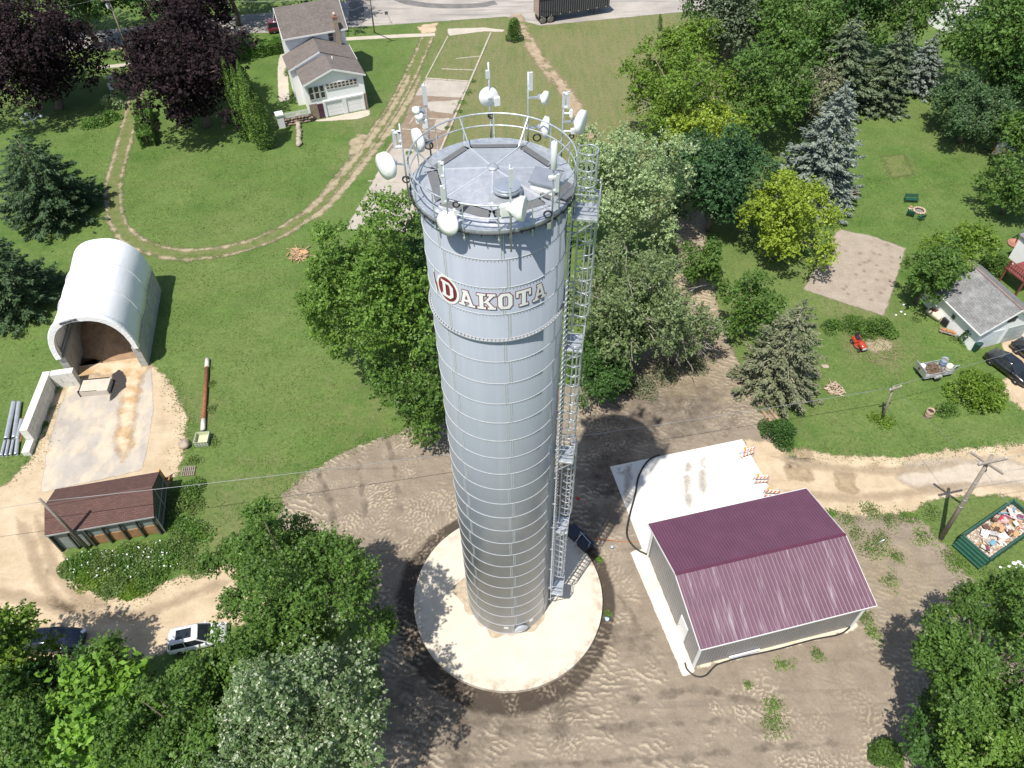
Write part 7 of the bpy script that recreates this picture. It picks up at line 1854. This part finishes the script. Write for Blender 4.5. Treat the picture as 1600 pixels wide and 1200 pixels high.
# -- lower right
D('maple_tree', 'bright green maple at the lower right, nearest the maroon roof', (1530, 1062), 8.5, 4.2, 5.4, 'mid', 36000, .19, 30, lobes=36, spread=.27, fill=.08)
D('maple_tree', 'green maple at the right edge below the dumpster', (1612, 985), 6.5, 3.4, 4.6, 'mid', 24000, .19, 31, lobes=30, spread=.34)
D('maple_tree', 'green maple filling the bottom right corner', (1585, 1175), 8, 3.8, 5, 'maple', 25000, .19, 32, lobes=30, spread=.32)
D('broadleaf_tree', 'dark green tree at the bottom edge left of the corner maple', (1480, 1180), 4.5, 2.4, 3.2, 'dark', 8000, .22, 33, lobes=18)
shrub('round_shrub', 'small round green shrub alone at the bottom edge near the right trees', (1380, 1180), 1.0, 2.0, LM['mid'], 3600, .16, 34)
# -- right of the tower
D('willow_tree', 'tall silvery green tree right behind the top of the tower', (974, 305), 8.0, 5.8, 7.4, 'pale', 36000, .24, 40, lobes=50, spread=.34)
D('sparse_tree', 'thin olive tree with bare grey branches right of the ladder', (984, 478), 7, 5.4, 5.8, 'olive', 32000, .22, 41, lobes=56, spread=.40, bare=30, fill=.3)
D('sparse_tree', 'half dead brownish tree with grey twigs over the dry ground', (1060, 520), 4.0, 3.4, 3.2, 'olive', 8000, .20, 42, lobes=24, bare=26, fill=.1)
D('broadleaf_tree', 'dark green low tree right beside the tower ladder', (945, 560), 3.6, 3.0, 3.6, 'dark', 9000, .24, 43, lobes=22)
D('maple_tree', 'wide yellow green maple right of the tower top', (1058, 165), 6.5, 5.9, 6.2, 'lime', 19000, .30, 44, lobes=46, spread=.36, bare=10)
D('maple_tree', 'yellow green maple crown standing behind the wide one', (1075, 85), 5, 3.6, 4.0, 'lime', 7000, .32, 45, lobes=24)
D('maple_tree', 'lower yellow green maple in front of the wide one', (1100, 215), 5, 4.0, 4.6, 'yellow', 9000, .30, 46, lobes=26)
D('linden_tree', 'dense blue green tree between the silvery tree and yellow tree', (1122, 288), 6, 4.7, 5.6, 'deep', 30000, .28, 47, lobes=38)
D('yellow_tree', 'round bright yellow green tree left of the garden plot', (1228, 345), 5, 4.4, 4.8, 'yellow', 17000, .27, 48, lobes=38)
D('small_tree', 'small dark green tree alone below the dense blue green one', (1090, 416), 3.2, 2.0, 3.0, 'mid', 7000, .22, 49, lobes=20)
D('small_tree', 'loose green tree left above the browning spruce', (1172, 485), 3.6, 2.7, 3.5, 'mid', 9000, .22, 50, lobes=22)
S('blue_spruce', 'tallest silvery blue spruce in the centre right', (1266, 308), (1318, 122), 5.3, 'blue', 24000, 51, leaf=.44, power=.66)
S('spruce_tree', 'large grey green spruce behind the tallest blue spruce', (1298, 160), (1340, 22), 5.8, 'grey', 19000, 52, leaf=.5, power=.62)
S('spruce_tree', 'narrow grey green spruce in the middle of the upper right row', (1372, 168), (1400, 26), 3.9, 'grey', 13000, 53, leaf=.44, power=.65)
S('blue_spruce', 'small silvery blue spruce at the right end of the row', (1428, 142), (1460, 52), 3.7, 'blue', 11000, 54, leaf=.42, power=.75)
S('spruce_tree', 'browning thin spruce with bare lower branches by the log group', (1208, 606), (1250, 464), 4.3, 'dying', 14000, 55, leaf=.34, bare=True, power=.6)
D('broadleaf_tree', 'green tree directly left of the tall spruces', (1195, 150), 7, 5.2, 6.2, 'mid', 15000, .32, 56, lobes=36)
D('broadleaf_tree', 'bright green tree at the top left of the spruce row', (1245, 55), 7, 6.0, 6.5, 'mid', 16000, .36, 57, lobes=36)
D('pine_tree', 'pale grey green pine at the top edge right of the street', (1150, 38), 6.5, 4.8, 5.6, 'grey', 12000, .34, 58, lobes=34)
D('broadleaf_tree', 'dark tree overhanging the street end at the top edge', (1125, -15), 9, 4.6, 7, 'dark', 9000, .38, 59, lobes=28)
D('broadleaf_tree', 'green tree at the top edge behind the grey green spruce', (1345, 5), 8, 5.5, 6.5, 'dark', 11000, .38, 60, lobes=32)
D('broadleaf_tree', 'drooping olive tree at the top edge left of the garden shed', (1425, 30), 7, 4.2, 5.5, 'mid', 9000, .34, 61, lobes=26, bare=8)
D('broadleaf_tree', 'dark tree filling the gap at the top edge above the pine', (1230, -25), 9, 6.5, 7, 'dark', 10000, .42, 62, lobes=30)
D('brown_shrub', 'dull brownish evergreen half hidden behind the tallest blue spruce', (1262, 150), 4, 3.6, 3.6, 'dying', 8000, .34, 63, lobes=24)
D('hedge_maple', 'wide round dark green tree alone on the upper right lawn', (1518, 184), 3.4, 4.7, 3.6, 'sage', 26000, .26, 64, lobes=46, spread=.36)
D('broadleaf_tree', 'huge bright green tree in the upper right corner', (1572, 62), 8.5, 7.2, 7.6, 'mid', 24000, .38, 65, lobes=46)
D('broadleaf_tree', 'dark green tree beneath the upper right corner giant', (1590, 135), 5, 4.0, 4.6, 'dark', 9000, .34, 66, lobes=24)
D('broadleaf_tree', 'green tree at the right edge below the flame trailer', (1592, 285), 4.2, 3.4, 3.8, 'mid', 10000, .28, 67, lobes=24)
D('broadleaf_tree', 'green tree at the right edge above the flame trailer', (1600, 215), 4, 2.9, 3.4, 'mid', 7000, .28, 68, lobes=20)
D('garden_tree', 'bright green tree leaning over the left roof edge of the garage', (1452, 432), 3.6, 2.7, 3.2, 'mid', 10000, .24, 69, lobes=26)
D('garden_tree', 'bright green tree behind the garage ridge', (1492, 395), 3.8, 2.9, 3.2, 'lime', 9000, .25, 70, lobes=24)
shrub('bush', 'green bush row behind the far side of the garage roof', (1548, 425), 1.9, 2.2, LM['mid'], 3000, .22, 71)
shrub('bush', 'broad bright green bush between the trailer and the gravel drive', (1528, 622), 2.4, 2.4, LM['lime'], 6500, .24, 72)
shrub('bush', 'leafy bush just above the red lawn tractor', (1370, 516), 1.5, 1.5, LM['mid'], 2600, .20, 73)
shrub('bush', 'low sprawling plants left of the bush above the lawn tractor', (1338, 512), 1.6, .9, LM['mid'], 1700, .2, 74)
shrub('bush', 'small green plant left at the edge of the garden soil', (1300, 512), 1.0, .8, LM['mid'], 900, .18, 75)
shrub('dark_shrub', 'dark green shrub at the lawn corner above the gravel road', (1217, 683), 1.5, 1.7, LM['dark'], 3800, .18, 76)
shrub('weed_clump', 'yellow green weeds round the foot of the middle utility pole', (1376, 660), 1.0, .4, LM['lime'], 700, .18, 77)
shrub('bush', 'small leafy plant right of the burn barrel', (1478, 642), .9, .8, LM['mid'], 900, .18, 78)
D('scrub_tree', 'dark green scrub tree close beside the foot of the tower ladder', (925, 590), 2.6, 2.2, 2.6, 'dark', 6000, .2, 351, lobes=18)
for i, px in enumerate(((965, 598), (1000, 605), (1035, 588), (1085, 565))):
    shrub('dry_shrub', ['brown dry scrub nearest the ladder under the thin olive tree', 'brown dry scrub in the deep shade of the olive tree', 'brown dry scrub below the half dead tree', 'brown dry scrub at the right end of the shaded strip'][i], px, 1.5, 1.0, LM['dying'], 1300, .17, 360 + i)
# street side plants
shrub('conical_shrub', 'small dark conical shrub beside the street at the top centre', (804, 62), 1.25, 3.4, LM['mid'], 4200, .2, 80)
shrub('sapling', 'thin young sapling on the brown lawn below the street', (1029, 46), .55, 2.4, LM['mid'], 500, .18, 81)
shrub('bush', 'low dark bush under the pine at the street end', (1105, 72), 2.2, 2.2, LM['mid'], 3800, .24, 82)
shrub('bush', 'small dark bush above the wide yellow green maple', (1118, 58), 1.6, 1.6, LM['dark'], 1800, .24, 83)
def hedge(label, a, b_, w, h, n, seed, lm='box'):
    A, Bq = G(*a), G(*b_); rg = np.random.default_rng(seed); n_ = n; s = rg.random(n_); d = Bq - A; L = np.linalg.norm(d); d = d / L; v = np.array([-d[1], d[0], 0])
    side = rg.random(n_); top = side < .5
    p = A + d * (s * L)[:, None]
    lat = np.where(top, rg.uniform(-1, 1, n_), np.sign(rg.normal(0, 1, n_)) * rg.uniform(.85, 1.02, n_)); zz = np.where(top, rg.uniform(.9, 1.04, n_), rg.random(n_))
    bul = 1 + .10 * np.sin(s * L * 2.1) + .07 * np.sin(s * L * 5.3 + 1)
    p = p + v * (lat * w / 2 * bul)[:, None]; p[:, 2] = zz * h * bul + .05
    t = thing('hedge', label, 'hedge', A)
    quads_obj('leaves', leafquads(rg, p, .24, .5), LM[lm], t)
    mb = MB(); f = Fr(A, math.degrees(math.atan2(d[1], d[0])))
    for k in range(int(L / .5)): mb.tube([f(.25 + k * .5, 0, 0), f(.2 + k * .5, .1, h * .5), f(.25 + k * .5, -.1, h * .85)], [.05, .04, .015], 5)
    mb.build('stems', m_bark, t)
hedge('long clipped green hedge from the street to the white house', (372, 92), (449, 78), 2.2, 1.7, 9000, 1)
hedge('short round green hedge beside the two track driveway', (228, 180), (233, 232), 1.9, 1.9, 6500, 2)
m_flw = leafmat('white_petals', [(.62, .62, .58), (.74, .74, .70)], .6, .2)
m_pnk = leafmat('pink_petals', [(.55, .25, .32), (.65, .40, .42)], .6, .2)
for i, (px, R, V, lm_) in enumerate((((140, 196), 1.4, .8, 'box'), ((158, 193), 1.3, .9, 'mid'), ((172, 185), 1.2, 1.0, 'box'), ((176, 168), 1.7, 1.8, 'pale'))):
    shrub('flower_bed_plant', ['low leafy plant at the left end of the flower bed', 'leafy plant in the middle of the flower bed', 'leafy plant at the corner of the flower bed', 'tallest pale plant under the garden flag'][i], px, R, V, LM[lm_], 1500, .24, 90 + i)
shrub('bush', 'flowering plant against the left wall of the white house', (455, 118), 1.0, 1.4, LM['pale'], 1100, .22, 95)
shrub('bush', 'planting on the stone wall left of the garages', (468, 146), 1.2, 1.0, LM['olive'], 900, .2, 96)
# weeds round the brown shed
wl_ = [((300, 770), 1.4, 1.0, 'mid', 0), ((285, 795), 1.7, 1.1, 'mid', 0), ((298, 825), 1.6, 1.3, 'box', 0), ((283, 850), 1.6, 1.2, 'mid', 0), ((262, 868), 1.7, 1.1, 'box', 1), ((232, 872), 1.7, 1.0, 'box', 1), ((200, 880), 1.7, .9, 'mid', 1), ((165, 885), 1.6, .8, 'mid', 1), ((128, 882), 1.5, .8, 'box', 1), ((108, 893), 1.1, .5, 'lime', 0), ((150, 905), 1.6, .5, 'lime', 0), ((190, 910), 1.7, .5, 'lime', 0), ((235, 900), 1.5, .6, 'mid', 0), ((268, 778), 1.1, .9, 'mid', 0), ((205, 925), 1.0, .35, 'lime', 0), ((300, 878), 1.2, .6, 'mid', 0)]
for i, (px, R, V, lm_, fl) in enumerate(wl_):
    where = 'with white flowers in front of the brown shed' if fl else 'in the weedy strip round the brown shed'
    shrub('weed_clump', 'green weed clump ' + where, px, R * .95, V * .62, LM['weed' if i % 2 else lm_], 1500, .17, 110 + i, group='weeds round the brown shed' if not fl else 'white flowered weeds before the shed', flowers=m_flw if fl else None, cat='weeds')
wd = [((1210, 1105), .8), ((1203, 1125), .7), ((1215, 1140), .9), ((1365, 860), 1.3), ((1372, 845), .9), ((1352, 965), .7), ((1365, 990), .7), ((1340, 835), .8), ((1320, 812), .7), ((1300, 803), .6), ((1355, 800), 1.0), ((1385, 815), .8), ((1420, 815), .9), ((1455, 800), .9), ((1275, 1023), .6), ((1222, 1040), .6), ((1390, 905), .7), ((1400, 870), .6), ((1440, 840), .8), ((1170, 1071), .35),
      ((950, 955), .35), ((935, 870), .35), ((75, 640), .6), ((92, 606), .8), ((68, 665), .5), ((328, 600), .5), ((330, 640), .5), ((326, 575), .4), ((305, 720), .7), ((330, 690), .7), ((1500, 885), .8), ((1480, 870), .7), ((1555, 905), 1.0), ((1590, 905), 1.1), ((1232, 700), .6), ((1190, 640), .7), ((640, 240), .5), ((738, 128), .5), ((730, 145), .7), ((722, 160), .8), ((715, 175), .6), ((702, 200), .6), ((1420, 480), .5), ((1430, 500), .5), ((1495, 530), .7), ((1508, 540), .5)]
for i, (px, R) in enumerate(wd):
    shrub('weed_shrub', 'low green weed tuft growing out of bare ground', px, R * 1.1, R * .3, LM['weed' if i % 3 else 'maple'], int(130 + 230 * R), .13, 200 + i, group='weed tufts on bare ground', cat='weeds')
shrub('climbing_shrub', 'narrow dark shrub against the front corner of the garage wall', (1506, 536), .6, 1.9, LM['dark'], 900, .17, 300)
# far wood behind the street at the top left
for i, (px, R_, zc_, lab) in enumerate((((120, -12), 6.5, 8, 'dark green tree behind the street, left of the slim pole'), ((30, -30), 7, 9, 'dark green tree behind the street at the upper left corner'), ((215, -22), 6.5, 8, 'dark green tree behind the street, right of the slim pole'), ((350, -42), 6.5, 8, 'dark green tree behind the street, left of the house roof'), ((470, -42), 6, 8, 'green tree beyond the street above the house roof'))):
    D('broadleaf_tree', lab, px, zc_, R_, 7, 'dark', 9000, .42, 320 + i, lobes=28)
# ================================================================== lawn tufts along soil edges (uncountable grass)
rg = np.random.default_rng(77)
edge = [(440, 775), (480, 738), (540, 705), (600, 682), (660, 668)], [(1235, 700), (1330, 712), (1400, 714), (1470, 704), (1590, 694)], [(1420, 803), (1330, 808), (1300, 800)], [(262, 590), (288, 640), (292, 690), (280, 735)], [(20, 748), (52, 712), (75, 640)], [(440, 885), (440, 775)], [(1440, 812), (1490, 870), (1530, 930)], [(330, 888), (250, 912), (215, 935), (160, 930)]
pts = []
for ln in edge:
    L_ = smoothline([G(*p) for p in ln], 10)
    for a, b_ in zip(L_[:-1], L_[1:]):
        n = int(np.linalg.norm(b_ - a) * 60)
        for _ in range(n):
            s = rg.random(); p = a + (b_ - a) * s + np.array([rg.normal(0, .55), rg.normal(0, .55), 0]); pts.append((p[0], p[1], .04 + .08 * rg.random()))
pts = np.array(pts)
# longer blades standing out of the near lawns
lawns = [[(-60, 720), (20, 740), (70, 590), (60, 500), (250, 400), (480, 380), (520, 560), (560, 680), (440, 770), (420, 830), (330, 830), (330, 560), (280, 560), (300, 760), (240, 560), (260, 470), (100, 430), (-60, 500)], [(200, 250), (230, 220), (430, 240), (520, 200), (540, 250), (440, 350), (250, 390), (190, 340)], [(1240, 690), (1230, 620), (1300, 480), (1400, 500), (1440, 480), (1540, 560), (1600, 640), (1600, 690), (1400, 712)], [(1160, 440), (1250, 460), (1200, 520), (1110, 470)], [(1300, 340), (1370, 240), (1560, 250), (1560, 380), (1410, 385)], [(60, 190), (170, 200), (160, 320), (40, 210)]]
for L_ in lawns:
    pl = [tuple(G(*p)[:2]) for p in L_]; a_ = np.array(pl); x0, y0 = a_.min(0); x1, y1 = a_.max(0)
    n = int((x1 - x0) * (y1 - y0) * 22); X = rg.uniform(x0, x1, n); Y = rg.uniform(y0, y1, n)
    f = np.sin(X * .9 + np.sin(Y * .7) * 2) + np.sin(Y * 1.3 + np.sin(X * .5) * 2.5) + rg.normal(0, .8, n)
    k = (poly_sd(X, Y, pl) > .3) & (f > -.2); pts = np.concatenate([pts, np.stack([X[k], Y[k], .03 + .05 * rg.random(k.sum())], -1)])
tag(quads_obj('grass_tufts', leafquads(rg, pts, .15, .2, .4), leafmat('grass_blades', [(.060, .110, .020), (.120, .180, .042)], .75, .2)), 'short ragged grass along the edges of the bare ground', 'grass', kind='stuff')

# ================================================================== camera, light, render
cam = bpy.data.cameras.new('camera'); co_ = bpy.data.objects.new('camera', cam); COL.objects.link(co_)
cam.sensor_fit = 'HORIZONTAL'; cam.sensor_width = 36.0; cam.lens = 36.0 * CF / 1600.0
cam.clip_start = .5; cam.clip_end = 8000
from mathutils import Matrix
Mx = Matrix.Identity(4)
for i, ax in enumerate((RT, UP, -FW)):
    for k in range(3): Mx[k][i] = ax[k]
for k in range(3): Mx[k][3] = CO[k]
co_.matrix_world = Mx
scene.camera = co_
AZ, EL = 35.0, 64.5                      # direction shadows fall (from +Y towards +X) and sun height
sv = np.array([-math.sin(rad(AZ)) * math.cos(rad(EL)), -math.cos(rad(AZ)) * math.cos(rad(EL)), math.sin(rad(EL))])
sun = bpy.data.lights.new('sun', 'SUN'); so = bpy.data.objects.new('sun', sun); COL.objects.link(so)
sun.energy = 4.4; sun.angle = rad(.53); sun.color = (1.0, .955, .89)
from mathutils import Vector
so.rotation_euler = Vector(sv).to_track_quat('Z', 'Y').to_euler(); so.location = (0, -40, 120)
w = bpy.data.worlds.new('World'); scene.world = w; w.use_nodes = True
nt = w.node_tree; nt.nodes.clear()
sky = nt.nodes.new('ShaderNodeTexSky'); sky.sky_type = 'NISHITA'; sky.sun_disc = False
sky.sun_elevation = rad(EL); sky.sun_rotation = math.atan2(sv[0], sv[1]); sky.air_density = 1.0; sky.dust_density = 1.2
bg = nt.nodes.new('ShaderNodeBackground'); bg.inputs[1].default_value = .11
ow = nt.nodes.new('ShaderNodeOutputWorld'); nt.links.new(sky.outputs[0], bg.inputs[0]); nt.links.new(bg.outputs[0], ow.inputs[0])
scene.view_settings.view_transform = 'Standard'; scene.view_settings.look = 'None'
scene.view_settings.exposure = .45; scene.view_settings.gamma = 1.0
scene.cycles.max_bounces = 6; scene.cycles.transparent_max_bounces = 16; scene.cycles.transmission_bounces = 3
scene.cycles.diffuse_bounces = 3; scene.cycles.glossy_bounces = 3; scene.cycles.caustics_reflective = False; scene.cycles.caustics_refractive = False
